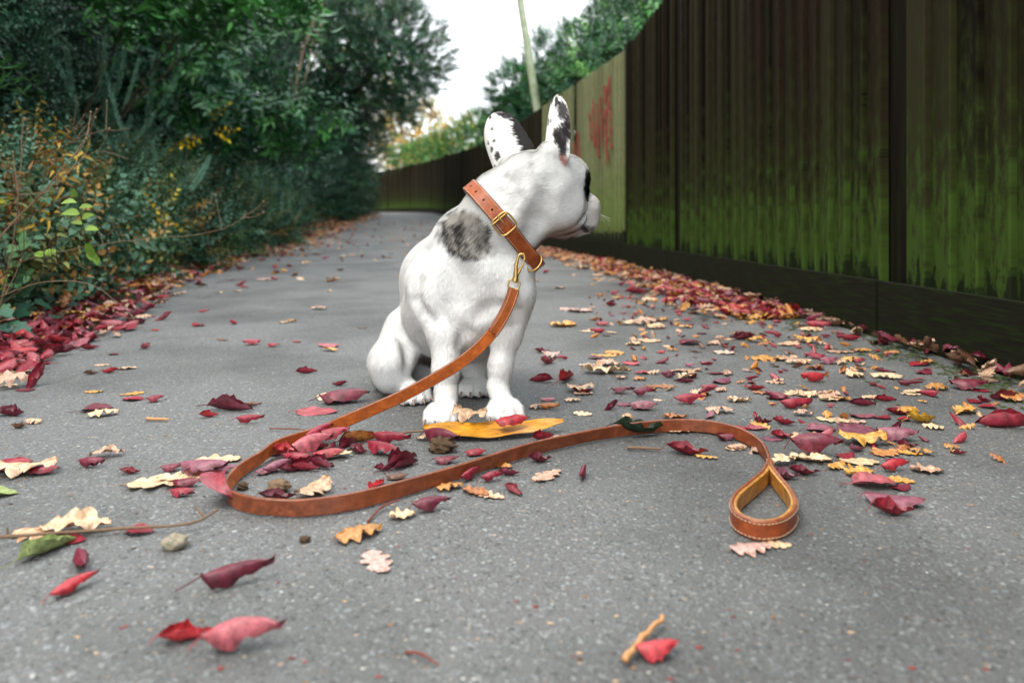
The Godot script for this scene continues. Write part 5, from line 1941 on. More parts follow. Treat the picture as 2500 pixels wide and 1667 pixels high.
func build_lamp_post() -> void:
	var m := material("lamp_post_paint", Color(0.50, 0.53, 0.42), 0.55, 0.4)
	var nz := FastNoiseLite.new()
	nz.seed = 6
	nz.frequency = 0.03
	var t := NoiseTexture2D.new()
	t.width = 128
	t.height = 256
	t.noise = nz
	t.seamless = true
	var g := Gradient.new()
	g.colors = PackedColorArray([Color(0.72, 0.78, 0.66), Color(1, 1, 1)])
	t.color_ramp = g
	m.albedo_texture = t
	m.uv1_triplanar = true
	m.uv1_scale = Vector3(2, 1, 2)
	var foot := Vector3(0.62, rise(-9.2) - 0.02, -9.2)
	var root := thing("lamp_post", "pale green leaning lamp post behind the fence", "lamp post", foot)
	var lean := Vector3(-0.155, 1.0, 0.0)
	var b := Builder.new()
	b.tube(PackedVector3Array([lean * -0.1, lean * 1.2]), PackedFloat32Array([0.075, 0.075]), 20)
	part("base", b.commit(), m, root)
	b = Builder.new()
	b.tube(PackedVector3Array([lean * 1.2, lean * 1.26, lean * 3.4, lean * 6.2]), PackedFloat32Array([0.074, 0.054, 0.051, 0.040]), 20)
	part("pole", b.commit(), m, root)
	b = Builder.new()
	b.tube(PackedVector3Array([lean * 6.15, lean * 6.3, lean * 6.35 + Vector3(-0.35, 0.10, 0), lean * 6.35 + Vector3(-0.75, 0.10, 0)]), PackedFloat32Array([0.035, 0.032, 0.030, 0.028]), 12)
	part("arm", b.commit(), m, root)
	b = Builder.new()
	b.ball(lean * 6.35 + Vector3(-0.95, 0.08, 0), Vector3(0.28, 0, 0), Vector3(0, 0.07, 0), Vector3(0, 0, 0.11), 8, 14)
	part("lantern", b.commit(), m, root)

# fallen leaves: x, z, length, turn in degrees, colour, pose (0 flat, 1 curled, 2 folded up), lift, label of its own
const LEAVES := [
	[0.101, -0.4726, 0.0304, 10, "s", 1, 0, "bright pink-red leaf beside a twig at the bottom edge"],
	[-0.1879, -0.4818, 0.0557, 8, "k", 1, 0, "long mauve-pink leaf arched on the asphalt in the foreground"],
	[-0.2336, -0.4927, 0.0379, 15, "s", 1, 0, "bright red leaf lying in the left foreground, left of the mauve one"],
	[-0.3571, -0.5594, 0.0382, 60, "s", 1, 0, "red leaf pointing at the camera at the lower left"],
	[-0.2266, -0.5663, 0.0548, 25, "m", 2, 0, "dark red leaf folded like a tent, stalk pointing right, in the foreground"],
	[-0.3756, -0.5944, 0.0406, 310, "m", 1, 0, "dark red leaf hanging off the twig at the lower left"],
	[-0.1192, -0.604, 0.0413, 300, "p", 0, 0, "pale pinkish oak leaf lying flat below the golden one"],
	[0.2199, -0.628, 0.038, 15, "p", 0, 0, "pale oak leaf pinned under the lead's handle loop"],
	[0.2474, -0.6369, 0.0122, 0, "o", 0, 0, ""],
	[-0.4197, -0.6447, 0.0316, 5, "r", 0, 0, ""],
	[-0.1468, -0.6552, 0.0453, 35, "g", 1, 0, "golden lobed leaf overlapping a pale pink oak leaf"],
	[-0.4588, -0.6566, 0.043, 350, "o", 0, 0, ""],
	[-0.3617, -0.6628, 0.0203, 0, "r", 0, 0, ""],
	[-0.4254, -0.6664, 0.0601, 8, "o", 1, 0, "pale oak leaf above the withered green leaf at the left border"],
	[-0.1118, -0.6972, 0.0264, 20, "o", 1, 0, "small pale oak leaf beside a ribbed maroon leaf"],
	[0.3956, -0.7055, 0.0425, 352, "r", 1, 0, "pinkish-red leaf just below the grey-mauve one"],
	[-0.0834, -0.7135, 0.0398, 12, "m", 2, 0, "ribbed maroon leaf, closed like a shell, in front of the lead"],
	[0.4104, -0.7319, 0.0563, 345, "k2", 0, 0, "long grey-mauve leaf lying alone on the right"],
	[-0.2533, -0.7416, 0.0419, 5, "m", 1, 0, "dark red leaf curled inside the bend of the lead"],
	[-0.0227, -0.7504, 0.0293, 340, "o", 0, 0, ""],
	[-0.3635, -0.7525, 0.0221, 0, "r", 2, 0, "small red leaf folded like a pyramid, left of the lead's bend"],
	[-0.3643, -0.7558, 0.0233, 0, "r", 2, 0, ""],
	[-0.2185, -0.759, 0.0464, 65, "o2", 1, 0, "large tan-brown oak leaf propped inside the bend of the lead"],
	[-0.0404, -0.7596, 0.033, 330, "g2", 1, 0, ""],
	[0.0023, -0.7604, 0.0303, 310, "k", 1, 0, "pinkish-red leaf at the end of the mixed heap before the lead"],
	[-0.0706, -0.7726, 0.0302, 20, "g", 1, 0, ""],
	[0.4425, -0.7751, 0.016, 22, "m", 0, 0, ""],
	[-0.1541, -0.7758, 0.0341, 75, "s", 2, 0, "vivid red leaf leaning on the lead's near strand"],
	[-0.372, -0.7803, 0.0326, 355, "m", 1, 0, ""],
	[0.4171, -0.783, 0.0487, 357, "k", 0, 0, ""],
	[-0.4041, -0.7913, 0.0737, 15, "o", 0, 0, ""],
	[-0.022, -0.7968, 0.0278, 15, "r", 1, 0, ""],
	[0.4551, -0.797, 0.02, 331, "g", 0, 0, ""],
	[-0.0488, -0.8026, 0.033, 50, "r", 2, 0, ""],
	[-0.1349, -0.8033, 0.0246, 0, "b", 1, 0, ""],
	[-0.3585, -0.8036, 0.0226, 0, "g", 0, 0, ""],
	[0.3236, -0.804, 0.0345, 350, "k2", 1, 0, "purple leaf beside the neck of the lead's handle"],
	[-0.392, -0.8051, 0.0446, 8, "o", 0, 0, ""],
	[0.0841, -0.8084, 0.0308, 70, "m", 2, 0, "small dark red crumpled leaf alone in front of the lead"],
	[0.0428, -0.811, 0.0444, 50, "o", 0, 0, "pale oak leaf lying flat just in front of the lead"],
	[-0.3685, -0.812, 0.0367, 10, "m", 1, 0, ""],
	[-0.0028, -0.8157, 0.0167, 0, "m", 1, 0, ""],
	[0.3521, -0.8177, 0.0381, 355, "m", 1, 0, ""],
	[0.4168, -0.8177, 0.0362, 15, "g", 1, 0, "golden oak leaf facing up right of the handle"],
	[-0.5622, -0.8194, 0.0366, 0, "r", 1, 0, ""],
	[-0.4586, -0.8211, 0.0262, 0, "r", 1, 0, ""],
	[-0.5845, -0.8214, 0.0635, 10, "o", 1, 0, ""],
	[-0.3705, -0.8231, 0.0577, 0, "k2", 1, 0, ""],
	[-0.2942, -0.8244, 0.031, 40, "k2", 1, 0, "purple crinkled leaf inside the bend of the lead"],
	[-0.347, -0.8251, 0.0295, 0, "k2", 1, 0, ""],
	[0.5036, -0.8266, 0.0358, 352, "o", 1, 0, ""],
	[-0.2511, -0.8275, 0.0364, 0, "r", 2, 0.001, ""],
	[-0.2679, -0.8277, 0.0289, 15, "m", 1, 0, ""],
	[-0.2833, -0.8291, 0.0374, 45, "k2", 1, 0.001, ""],
	[0.4671, -0.8292, 0.0379, 8, "s", 1, 0, ""],
	[-0.4133, -0.8313, 0.0248, 20, "m", 1, 0, ""],
	[-0.1546, -0.832, 0.021, 20, "m", 1, 0, ""],
	[-0.6081, -0.8321, 0.0478, 0, "r", 1, 0, ""],
	[-0.2328, -0.8375, 0.0382, 335, "m", 1, 0.001, ""],
	[0.3985, -0.8385, 0.0115, 22, "g", 1, 0, ""],
	[-0.5188, -0.8423, 0.0322, 0, "m", 1, 0, ""],
	[-0.1308, -0.8425, 0.0371, 50, "m", 2, 0, ""],
	[-0.0147, -0.8425, 0.0294, 345, "g", 1, 0, ""],
	[-0.258, -0.8437, 0.0393, 345, "m", 0, 0, ""],
	[-0.1357, -0.848, 0.0497, 55, "m", 2, 0.001, ""],
	[-0.2645, -0.8536, 0.0341, 30, "r", 1, 0.002, ""],
	[0.3416, -0.854, 0.0331, 25, "o", 1, 0, ""],
	[-0.2707, -0.8568, 0.0367, 350, "r", 1, 0, ""],
	[-0.0828, -0.8579, 0.0306, 10, "m", 1, 0, ""],
	[0.4377, -0.8588, 0.0449, 357, "o", 0, 0, ""],
	[0.0366, -0.861, 0.0308, 10, "m", 1, 0, ""],
	[0.4832, -0.8618, 0.0268, 189, "m", 0, 0, ""],
	[-0.3719, -0.8632, 0.0534, 10, "o", 0, 0, "wide pale oak leaf left of the lead's bend"],
	[0.38, -0.8671, 0.0496, 350, "o", 1, 0, ""],
	[-0.2389, -0.8681, 0.0259, 20, "r", 1, 0, ""],
	[-0.2341, -0.8721, 0.0389, 10, "r2", 1, 0.002, ""],
	[-0.2602, -0.8727, 0.0374, 10, "o", 0, 0, "tan oak leaf tucked under the red leaves by the lead"],
	[-0.2882, -0.8758, 0.0357, 15, "s", 1, 0.006, ""],
	[0.25, -0.8766, 0.0161, 340, "g", 0, 0, ""],
	[-0.2215, -0.8773, 0.0308, 0, "o", 0, 0.006, ""],
	[0.4295, -0.8777, 0.0101, 21, "r", 0, 0, ""],
	[-0.2557, -0.8793, 0.0548, 35, "k", 2, 0.004, ""],
	[-0.5225, -0.8802, 0.0379, 20, "o", 1, 0, ""],
	[-0.047, -0.8849, 0.0271, 0, "r", 1, 0, ""],
	[0.3977, -0.8867, 0.0624, 340, "m", 2, 0, "long dark maroon leaf lying across oak leaves right of the handle"],
	[-0.3053, -0.8874, 0.0296, 10, "s", 1, 0, ""],
	[-0.1675, -0.8875, 0.0553, 325, "r", 2, 0.001, ""],
	[0.2309, -0.8893, 0.0539, 345, "r", 1, 0, "crimson creased leaf inside the lead's right curve"],
	[0.5199, -0.8908, 0.0286, 340, "g", 0, 0, ""],
	[0.4889, -0.8921, 0.0389, 20, "g2", 0, 0, ""],
	[-0.2002, -0.8933, 0.0327, 330, "m", 1, 0, ""],
	[-0.2789, -0.901, 0.037, 70, "r", 2, 0, "crimson leaf standing upright against the lead"],
	[0.4571, -0.9014, 0.0269, 20, "k2", 1, 0, ""],
	[-0.2711, -0.9027, 0.0363, 340, "m", 1, 0.004, ""],
	[-0.2393, -0.9031, 0.0238, 80, "m", 2, 0, ""],
	[-0.2175, -0.9072, 0.0399, 70, "m", 2, 0.003, ""],
	[-0.2569, -0.9084, 0.027, 30, "m", 1, 0, ""],
	[0.298, -0.9093, 0.0232, 0, "o", 0, 0, ""],
	[0.3003, -0.9105, 0.0186, 0, "o", 1, 0, ""],
	[0.532, -0.9155, 0.0304, 0, "m", 1, 0, ""],
	[-0.2383, -0.9204, 0.037, 20, "r", 1, 0.012, ""],
	[-0.0941, -0.9255, 0.0625, 325, "m", 2, 0, "thin maroon leaf slanting down beside the orange blade"],
	[-0.1627, -0.9264, 0.0571, 340, "r", 2, 0, "crimson leaf with an upturned point beside the orange-brown one"],
	[-0.2607, -0.9271, 0.051, 60, "r", 2, 0.01, "tall crimson leaf leaning on the lead where it meets the ground"],
	[0.3992, -0.9272, 0.0236, 324, "m", 1, 0, ""],
	[0.4796, -0.9316, 0.0583, 352, "g", 1, 0, ""],
	[-0.2085, -0.9408, 0.0607, 30, "y2", 2, 0, "orange-brown leaf rearing up behind the lead's bend"],
	[0.0439, -0.9473, 0.0347, 30, "r", 1, 0, ""],
	[-0.1193, -0.9476, 0.0169, 0, "o", 1, 0, ""],
	[0.3629, -0.9496, 0.0248, 350, "k2", 0, 0, ""],
	[0.3023, -0.9498, 0.0218, 0, "m", 1, 0, ""],
	[0.5385, -0.9518, 0.0503, 340, "k2", 1, 0, "large mauve leaf among oak leaves near the right border"],
	[0.059, -0.9574, 0.0269, 0, "o", 0, 0, ""],
	[0.3815, -0.9599, 0.0343, 0, "r", 1, 0, ""],
	[0.0004, -0.9684, 0.0484, 10, "s", 1, 0.014, "red leaf resting on the right part of the long orange leaf"],
	[0.2971, -0.9803, 0.02, 0, "o", 0, 0, ""],
	[0.2823, -0.9813, 0.0135, 160, "m", 1, 0, ""],
	[0.2432, -0.9851, 0.0377, 0, "o", 0, 0, ""],
	[0.2669, -0.9892, 0.0252, 0, "o", 0, 0, ""],
	[-0.0603, -0.9919, 0.0521, 335, "o2", 1, 0.016, "tan oak leaf resting on the long orange leaf"],
	[0.5033, -0.9924, 0.0536, 355, "k2", 0, 0, ""],
	[0.4503, -0.9929, 0.0405, 0, "k2", 0, 0, ""],
	[0.2178, -0.9953, 0.0184, 35, "k", 1, 0, ""],
	[0.3592, -1, 0.0306, 0, "k", 0, 0, ""],
	[0.6186, -1.0027, 0.0229, 155, "o", 1, 0, ""],
	[0.7214, -1.0038, 0.0671, 163, "r", 2, 0, ""],
	[-0.7286, -1.0055, 0.0129, 170, "b", 1, 0, ""],
	[0.7118, -1.0121, 0.025, 151, "y", 1, 0, ""],
	[0.409, -1.0225, 0.0329, 340, "r", 1, 0, ""],
	[0.3782, -1.0241, 0.0279, 4, "m", 1, 0, ""],
	[-0.3936, -1.0275, 0.0392, 5, "r", 2, 0, ""],
	[-0.7228, -1.0301, 0.013, 167, "o", 1, 0, ""],
	[0.6229, -1.0332, 0.0473, 8, "y", 1, 0, "slim yellow leaf near the right border"],
	[0.514, -1.0343, 0.041, 345, "o", 0, 0, ""],
	[0.4914, -1.0424, 0.0455, 340, "o", 0, 0, "light oak leaf, first of a pair right of the lead's top curve"],
	[0.5716, -1.0555, 0.0097, 198, "r", 0, 0, ""],
	[0.2539, -1.0557, 0.0372, 0, "g2", 2, 0, ""],
	[-0.4706, -1.061, 0.0272, 15, "s", 1, 0, ""],
	[0.5475, -1.0635, 0.0407, 0, "k2", 0, 0, ""],
	[-0.6397, -1.069, 0.0417, 26, "o", 1, 0, ""],
	[-0.7799, -1.0696, 0.0409, 348, "m", 1, 0, ""],
	[0.4583, -1.0707, 0.0301, 0, "o", 1, 0, ""],
	[-0.7907, -1.0727, 0.041, 0, "m", 1, 0, ""],
	[0.6111, -1.0752, 0.0384, 350, "r", 1, 0, ""],
	[0.112, -1.077, 0.0297, 340, "o", 0, 0, "small pale oak leaf with a pale stalk behind the lead"],
	[0.7194, -1.0842, 0.0445, 207, "g", 1, 0, ""],
	[0.6277, -1.0863, 0.0459, 211, "g", 2, 0, ""],
	[0.3321, -1.0869, 0.044, 350, "o", 1, 0, ""],
	[-0.3106, -1.0883, 0.0639, 0, "r2", 0, 0, "flat rose-red leaf lying behind the hanging lead"],
	[-0.4534, -1.0979, 0.0773, 350, "m", 2, 0, "big dark red curled leaf on the open path left of the lead"],
	[-0.6686, -1.1005, 0.0432, 20, "m", 0, 0, ""],
	[0.2135, -1.1043, 0.0437, 345, "k2", 1, 0, ""],
	[0.0615, -1.1074, 0.0339, 0, "y2", 1, 0, ""],
	[0.4644, -1.1114, 0.0526, 3, "r", 1, 0, ""],
	[0.0419, -1.1124, 0.0255, 0, "o", 1, 0, ""],
	[0.7777, -1.1155, 0.0196, 174, "r", 0, 0, ""],
	[-0.4253, -1.1237, 0.0229, 0, "b", 1, 0, ""],
	[0.5796, -1.1258, 0.0429, 0, "m", 2, 0, ""],
	[0.1868, -1.1306, 0.0236, 343, "m", 0, 0, ""],
	[0.299, -1.1403, 0.0535, 0, "r", 2, 0, "dark red boat-shaped leaf behind the lead's top curve"],
	[-0.2808, -1.1483, 0.0802, 8, "m", 1, 0, ""],
	[0.7824, -1.1525, 0.0285, 31, "r", 0, 0, ""],
	[0.3851, -1.1541, 0.0406, 0, "o", 2, 0, ""],
	[0.6328, -1.1548, 0.0373, 0, "r", 2, 0, ""],
	[-0.6036, -1.155, 0.0217, 37, "r", 1, 0, ""],
	[0.1026, -1.1564, 0.0207, 0, "o", 1, 0, ""],
	[0.8497, -1.1577, 0.0383, 358, "g2", 1, 0, ""],
	[0.0616, -1.1626, 0.0237, 0, "k", 0, 0, ""],
	[0.5632, -1.1633, 0.0188, 145, "g", 1, 0, ""],
	[0.5478, -1.1637, 0.0492, 12, "o", 2, 0, ""],
	[0.8363, -1.1637, 0.0492, 186, "m", 2, 0, ""],
	[-0.6497, -1.1664, 0.0352, 171, "r", 0, 0, ""],
	[0.4546, -1.1715, 0.0361, 141, "m", 1, 0, ""],
	[0.6139, -1.1721, 0.0312, 187, "o", 1, 0, ""],
	[0.4556, -1.1765, 0.0353, 35, "m", 0, 0, ""],
	[0.546, -1.1773, 0.0322, 333, "o", 1, 0, ""],
	[-0.3007, -1.1806, 0.0695, 5, "o", 0, 0, ""],
	[0.2328, -1.1884, 0.0394, 0, "m", 1, 0, ""],
	[0.512, -1.1892, 0.0331, 164, "o", 1, 0, ""],
	[0.3404, -1.1937, 0.0382, 30, "m", 1, 0, ""],
	[0.5172, -1.2002, 0.0401, 359, "o", 0, 0, ""],
	[0.5576, -1.2002, 0.0367, 163, "o", 1, 0, ""],
	[0.7016, -1.202, 0.0308, 165, "o", 0, 0, ""],
	[0.8865, -1.2028, 0.0288, 357, "y", 1, 0, ""],
	[-0.6709, -1.2044, 0.0371, 209, "g", 0, 0, ""],
	[0.1264, -1.2045, 0.0337, 5, "o", 0, 0, ""],
	[0.3319, -1.2076, 0.0367, 34, "o", 1, 0, ""],
	[0.4465, -1.2076, 0.0369, 343, "g2", 0, 0, ""],
	[0.4982, -1.2076, 0.0367, 35, "o", 0, 0, ""],
	[-0.7458, -1.2183, 0.0294, 6, "g", 0, 0, ""],
	[0.1268, -1.2192, 0.0404, 0, "r", 1, 0, ""],
	[0.7172, -1.2217, 0.0403, 201, "o", 0, 0, ""],
	[0.3743, -1.2254, 0.0272, 216, "o", 1, 0, ""],
	[0.1241, -1.2285, 0.047, 5, "o", 1, 0, "pale oak leaf lying over a red one, right of the dog's paws"],
	[0.8396, -1.2313, 0.0346, 140, "r", 0, 0, ""],
	[-0.8796, -1.2314, 0.033, 183, "m", 0, 0, ""],
	[0.436, -1.2356, 0.0414, 142, "r", 1, 0, ""],
	[0.7685, -1.2381, 0.0408, 183, "g", 1, 0, ""],
	[0.8306, -1.2403, 0.0596, 348, "m", 1, 0, ""],
	[0.3607, -1.2431, 0.0308, 340, "r", 1, 0, ""],
	[0.2728, -1.2591, 0.0499, 168, "g2", 0, 0, ""],
	[0.7381, -1.264, 0.04, 344, "m", 2, 0, ""],
	[-0.9342, -1.2653, 0.0208, 208, "o", 0, 0, ""],
	[-0.3221, -1.268, 0.0287, 204, "r", 1, 0, ""],
	[0.4963, -1.2889, 0.0318, 156, "o", 0, 0, ""],
	[0.3249, -1.2899, 0.0363, 156, "m", 2, 0, ""],
	[0.3993, -1.2943, 0.0427, 31, "k2", 0, 0, ""],
	[0.0548, -1.2981, 0.0457, 188, "r", 2, 0, ""],
	[0.5715, -1.2985, 0.0482, 190, "s", 1, 0, ""],
	[0.4624, -1.3103, 0.0231, 12, "m", 2, 0, ""],
	[0.1055, -1.3106, 0.06, 60, "s", 2, 0, "pink-red leaf standing up to a point, right of the dog"],
	[0.2451, -1.3169, 0.0253, 209, "g2", 1, 0, ""],
	[0.2146, -1.328, 0.0234, 33, "o", 2, 0, ""],
	[0.3407, -1.3284, 0.0481, 217, "o", 1, 0, ""],
	[0.7316, -1.3294, 0.0562, 331, "o", 2, 0, ""],
	[0.6716, -1.3396, 0.0403, 205, "o", 1, 0, ""],
	[0.3079, -1.3451, 0.0228, 348, "m", 1, 0, ""],
	[0.4321, -1.3601, 0.0228, 38, "o", 1, 0, ""],
	[-0.8412, -1.364, 0.0141, 19, "b", 1, 0, ""],
	[0.2589, -1.3688, 0.0203, 184, "s", 0, 0, ""],
	[0.4101, -1.37, 0.0351, 10, "m", 0, 0, ""],
	[-0.9999, -1.3712, 0.0569, 35, "o", 0, 0, ""],
	[-0.413, -1.3718, 0.0398, 20, "r", 2, 0, "red leaf folded like a pyramid on the path left of the dog"],
	[0.8263, -1.3719, 0.0354, 189, "m", 0, 0, ""],
	[0.2766, -1.3734, 0.0228, 199, "m", 0, 0, ""],
	[0.1888, -1.3769, 0.0872, 358, "o", 2, 0, ""],
	[-0.8148, -1.3776, 0.0311, 207, "s", 1, 0, ""],
	[0.6784, -1.3784, 0.0387, 194, "o", 1, 0, ""],
	[0.7526, -1.3831, 0.0292, 332, "m", 2, 0, ""],
	[0.3484, -1.3917, 0.0496, 184, "o", 0, 0, ""],
	[0.7072, -1.3937, 0.027, 162, "g2", 1, 0, ""],
	[0.2353, -1.4029, 0.0231, 23, "g2", 0, 0, ""],
	[0.6246, -1.4093, 0.0377, 184, "g2", 1, 0, ""],
	[-0.8009, -1.4145, 0.0378, 205, "o", 0, 0, ""],
	[-0.8709, -1.4471, 0.0151, 197, "o", 0, 0, ""],
	[0.1589, -1.4502, 0.0334, 189, "p", 0, 0, ""],
	[0.2036, -1.4524, 0.0517, 151, "o", 1, 0, ""],
	[0.8677, -1.4554, 0.0558, 207, "r", 0, 0, ""],
	[0.2541, -1.4619, 0.0377, 171, "s", 0, 0, ""],
	[0.7067, -1.4632, 0.0327, 218, "o", 1, 0, ""],
	[-1.012, -1.4663, 0.0374, 192, "s", 0, 0, ""],
	[0.6145, -1.4676, 0.0563, 185, "o", 1, 0, ""],
	[0.6831, -1.4702, 0.0457, 12, "k2", 1, 0, ""],
	[0.0801, -1.4702, 0.045, 37, "k", 1, 0, ""],
	[0.897, -1.4742, 0.0329, 195, "g", 1, 0, ""],
	[0.7451, -1.4954, 0.0381, 348, "g", 1, 0, ""],
	[0.6021, -1.5041, 0.0582, 193, "o", 2, 0, ""],
	[0.1101, -1.511, 0.0258, 190, "r", 1, 0, ""],
	[0.5635, -1.5115, 0.0644, 179, "g", 0, 0, ""],
	[0.1853, -1.5213, 0.031, 174, "m", 0, 0, ""],
	[0.6755, -1.5242, 0.0421, 161, "r", 1, 0, ""],
	[0.0888, -1.5434, 0.0429, 163, "p", 1, 0, ""],
	[0.5708, -1.5439, 0.0339, 203, "g", 0, 0, ""],
	[0.2083, -1.5537, 0.0562, 164, "g", 0, 0, ""],
	[-0.917, -1.5717, 0.013, 341, "m", 0, 0, ""],
	[0.2362, -1.5812, 0.0445, 163, "g", 2, 0, ""],
	[0.492, -1.5869, 0.048, 159, "p", 0, 0, ""],
	[0.7658, -1.5956, 0.0547, 350, "o", 0, 0, ""],
	[0.0723, -1.5967, 0.0375, 355, "m", 1, 0, ""],
	[0.8246, -1.6056, 0.0418, 352, "g", 1, 0, ""],
	[-0.433, -1.6168, 0.0398, 152, "g", 1, 0, ""],
	[-1.0134, -1.6371, 0.0406, 33, "r", 1, 0, ""],
	[-1.0541, -1.642, 0.027, 207, "m", 1, 0, ""],
	[-0.8881, -1.6486, 0.0372, 152, "k", 1, 0, ""],
	[-1.0858, -1.6616, 0.0308, 23, "r", 1, 0, ""],
	[0.3825, -1.6707, 0.0276, 146, "o", 0, 0, ""],
	[-0.5846, -1.6736, 0.03, 357, "r", 1, 0, ""],
	[-0.4525, -1.6753, 0.0538, 170, "k", 0, 0, ""],
	[0.3023, -1.6944, 0.0426, 195, "o", 1, 0, ""],
	[-0.6499, -1.6988, 0.042, 211, "r", 1, 0, ""],
	[0.9301, -1.6997, 0.0512, 29, "r", 1, 0, ""],
	[0.6923, -1.7032, 0.0667, 39, "o", 0, 0, ""],
	[0.5112, -1.708, 0.0384, 40, "o", 1, 0, ""],
	[0.4493, -1.7109, 0.061, 24, "m", 0, 0, ""],
	[-1.149, -1.7162, 0.0329, 11, "r", 1, 0, ""],
	[0.6247, -1.7327, 0.0536, 347, "g", 1, 0, ""],
	[0.7472, -1.734, 0.057, 152, "g", 1, 0, ""],
	[-0.5471, -1.7376, 0.0178, 332, "s", 0, 0, ""],
	[0.3523, -1.7494, 0.0592, 347, "o", 0, 0, ""],
	[0.8665, -1.7607, 0.0584, 178, "r", 1, 0, ""],
	[-0.7477, -1.7639, 0.0293, 342, "b", 0, 0, ""],
	[0.5964, -1.7748, 0.0633, 176, "m", 1, 0, ""],
	[0.5542, -1.7786, 0.0493, 324, "o", 0, 0, ""],
	[0.6927, -1.8135, 0.0448, 149, "r", 1, 0, ""],
	[0.5184, -1.8653, 0.021, 167, "m", 0, 0, ""],
	[0.2715, -1.8753, 0.0309, 149, "o", 1, 0, ""],
	[0.2348, -1.8803, 0.0399, 181, "r", 1, 0, ""],
	[0.2149, -1.9081, 0.0578, 200, "o", 0, 0, ""],
	[0.8392, -1.9201, 0.0608, 176, "o", 2, 0, ""],
	[-1.0088, -1.9304, 0.0262, 323, "s", 0, 0, ""],
	[0.8803, -1.9592, 0.0644, 331, "r", 1, 0, ""],
	[0.4135, -1.9639, 0.0573, 6, "o", 1, 0, ""],
	[-0.4331, -1.972, 0.0249, 194, "b", 0, 0, ""],
	[0.5045, -1.979, 0.0386, 323, "g", 1, 0, ""],
	[0.1523, -2.0066, 0.0783, 16, "g", 1, 0, ""],
	[-0.929, -2.0168, 0.0484, 143, "r", 0, 0, ""],
	[0.271, -2.0215, 0.0449, 324, "r", 1, 0, ""],
	[0.4, -2.0324, 0.0858, 203, "o", 2, 0, ""],
	[0.356, -2.0476, 0.0617, 28, "o", 1, 0, ""],
	[-0.8384, -2.05, 0.0389, 140, "r", 1, 0, ""],
	[-0.6937, -2.0675, 0.0218, 14, "o", 1, 0, ""],
	[-0.6766, -2.088, 0.0344, 212, "g", 1, 0, ""],
	[0.4659, -2.1203, 0.0522, 36, "g", 2, 0, ""],
	[0.851, -2.1588, 0.0501, 0, "y2", 2, 0, "round orange leaf standing out by the fence drift"],
	[-1.1681, -2.2109, 0.0239, 352, "r", 0, 0, ""],
	[-1.0509, -2.3279, 0.0338, 40, "s", 2, 0, "small red pyramid-shaped leaf far left of the dog"],
	[0.2341, -2.3322, 0.0841, 358, "p", 1, 0, ""],
	[0.2026, -2.3809, 0.0717, 335, "p", 0, 0, ""],
	[-1.3563, -2.3905, 0.0296, 212, "r", 0, 0, ""],
	[-0.6808, -2.4081, 0.0556, 345, "o", 1, 0, ""],
	[0.3665, -2.505, 0.048, 24, "r", 1, 0, ""],
	[0.5401, -2.6818, 0.0666, 200, "o", 1, 0, ""],
	[-1.3824, -2.7107, 0.0615, 1, "s", 1, 0, ""],
	[0.4255, -2.7918, 0.0385, 340, "y", 0, 0, ""],
	[-1.2695, -2.9627, 0.0316, 349, "o", 1, 0, ""],
	[0.5428, -2.9658, 0.0939, 337, "r", 2, 0, ""],
	[-0.8118, -3.0314, 0.0311, 334, "o", 1, 0, ""],
	[-1.2229, -3.0413, 0.0383, 14, "o", 1, 0, ""],
	[0.7144, -3.163, 0.0742, 175, "o", 0, 0, ""],
	[0.2216, -3.1753, 0.0528, 18, "o", 1, 0, ""],
	[-1.2739, -3.2516, 0.0544, 323, "r", 0, 0, ""],
	[0.3928, -3.3511, 0.0367, 27, "y", 0, 0, ""],
	[0.5994, -3.5095, 0.072, 6, "o", 0, 0, ""],
	[0.8798, -3.648, 0.077, 179, "o", 2, 0, ""],
	[-1.5067, -3.6534, 0.0464, 193, "r", 0, 0, ""],
	[-1.3449, -3.6926, 0.0988, 149, "p", 0, 0, ""],
	[-0.9956, -3.7824, 0.0762, 177, "o", 0, 0, ""],
	[0.3673, -3.9605, 0.0441, 16, "o", 1, 0, ""],
	[0.4888, -4.0123, 0.0789, 220, "o", 0, 0, ""],
	[-1.4258, -4.0953, 0.0456, 356, "y", 1, 0, ""],
	[0.5992, -4.3701, 0.0839, 30, "g", 1, 0, ""],
	[-1.4509, -4.5581, 0.0576, 14, "g", 0, 0, ""],
	[0.4858, -4.5613, 0.1284, 12, "o", 2, 0, ""],
	[-1.5742, -5.2084, 0.0855, 333, "o", 1, 0, ""],
	[-1.5227, -6.161, 0.0639, 198, "o", 1, 0, ""],
	[-1.854, -6.4787, 0.0807, 35, "g", 1, 0, ""],
]

# ---------- fallen leaves ----------
const LEAF_TONES := {
	"r": [Color(0.34, 0.020, 0.042), "crimson oval leaf"], "r2": [Color(0.42, 0.055, 0.075), "rose-red oval leaf"], "m": [Color(0.19, 0.018, 0.042), "maroon oval leaf"], "k": [Color(0.46, 0.105, 0.13), "dusty pink oval leaf"], "k2": [Color(0.30, 0.095, 0.14), "mauve oval leaf"],
	"s": [Color(0.50, 0.032, 0.045), "bright red oval leaf"], "o": [Color(0.84, 0.57, 0.37), "pale tan oak leaf"], "o2": [Color(0.62, 0.40, 0.26), "tan-brown oak leaf"], "p": [Color(0.88, 0.62, 0.50), "pale pinkish oak leaf"], "g": [Color(0.74, 0.38, 0.09), "golden oak leaf"], "g2": [Color(0.60, 0.25, 0.08), "rusty golden oak leaf"],
	"y": [Color(0.70, 0.40, 0.04), "yellow oval leaf"], "y2": [Color(0.55, 0.20, 0.03), "orange oval leaf"], "b": [Color(0.20, 0.10, 0.055), "brown shrivelled leaf"],
}
var leaf_meshes := {}

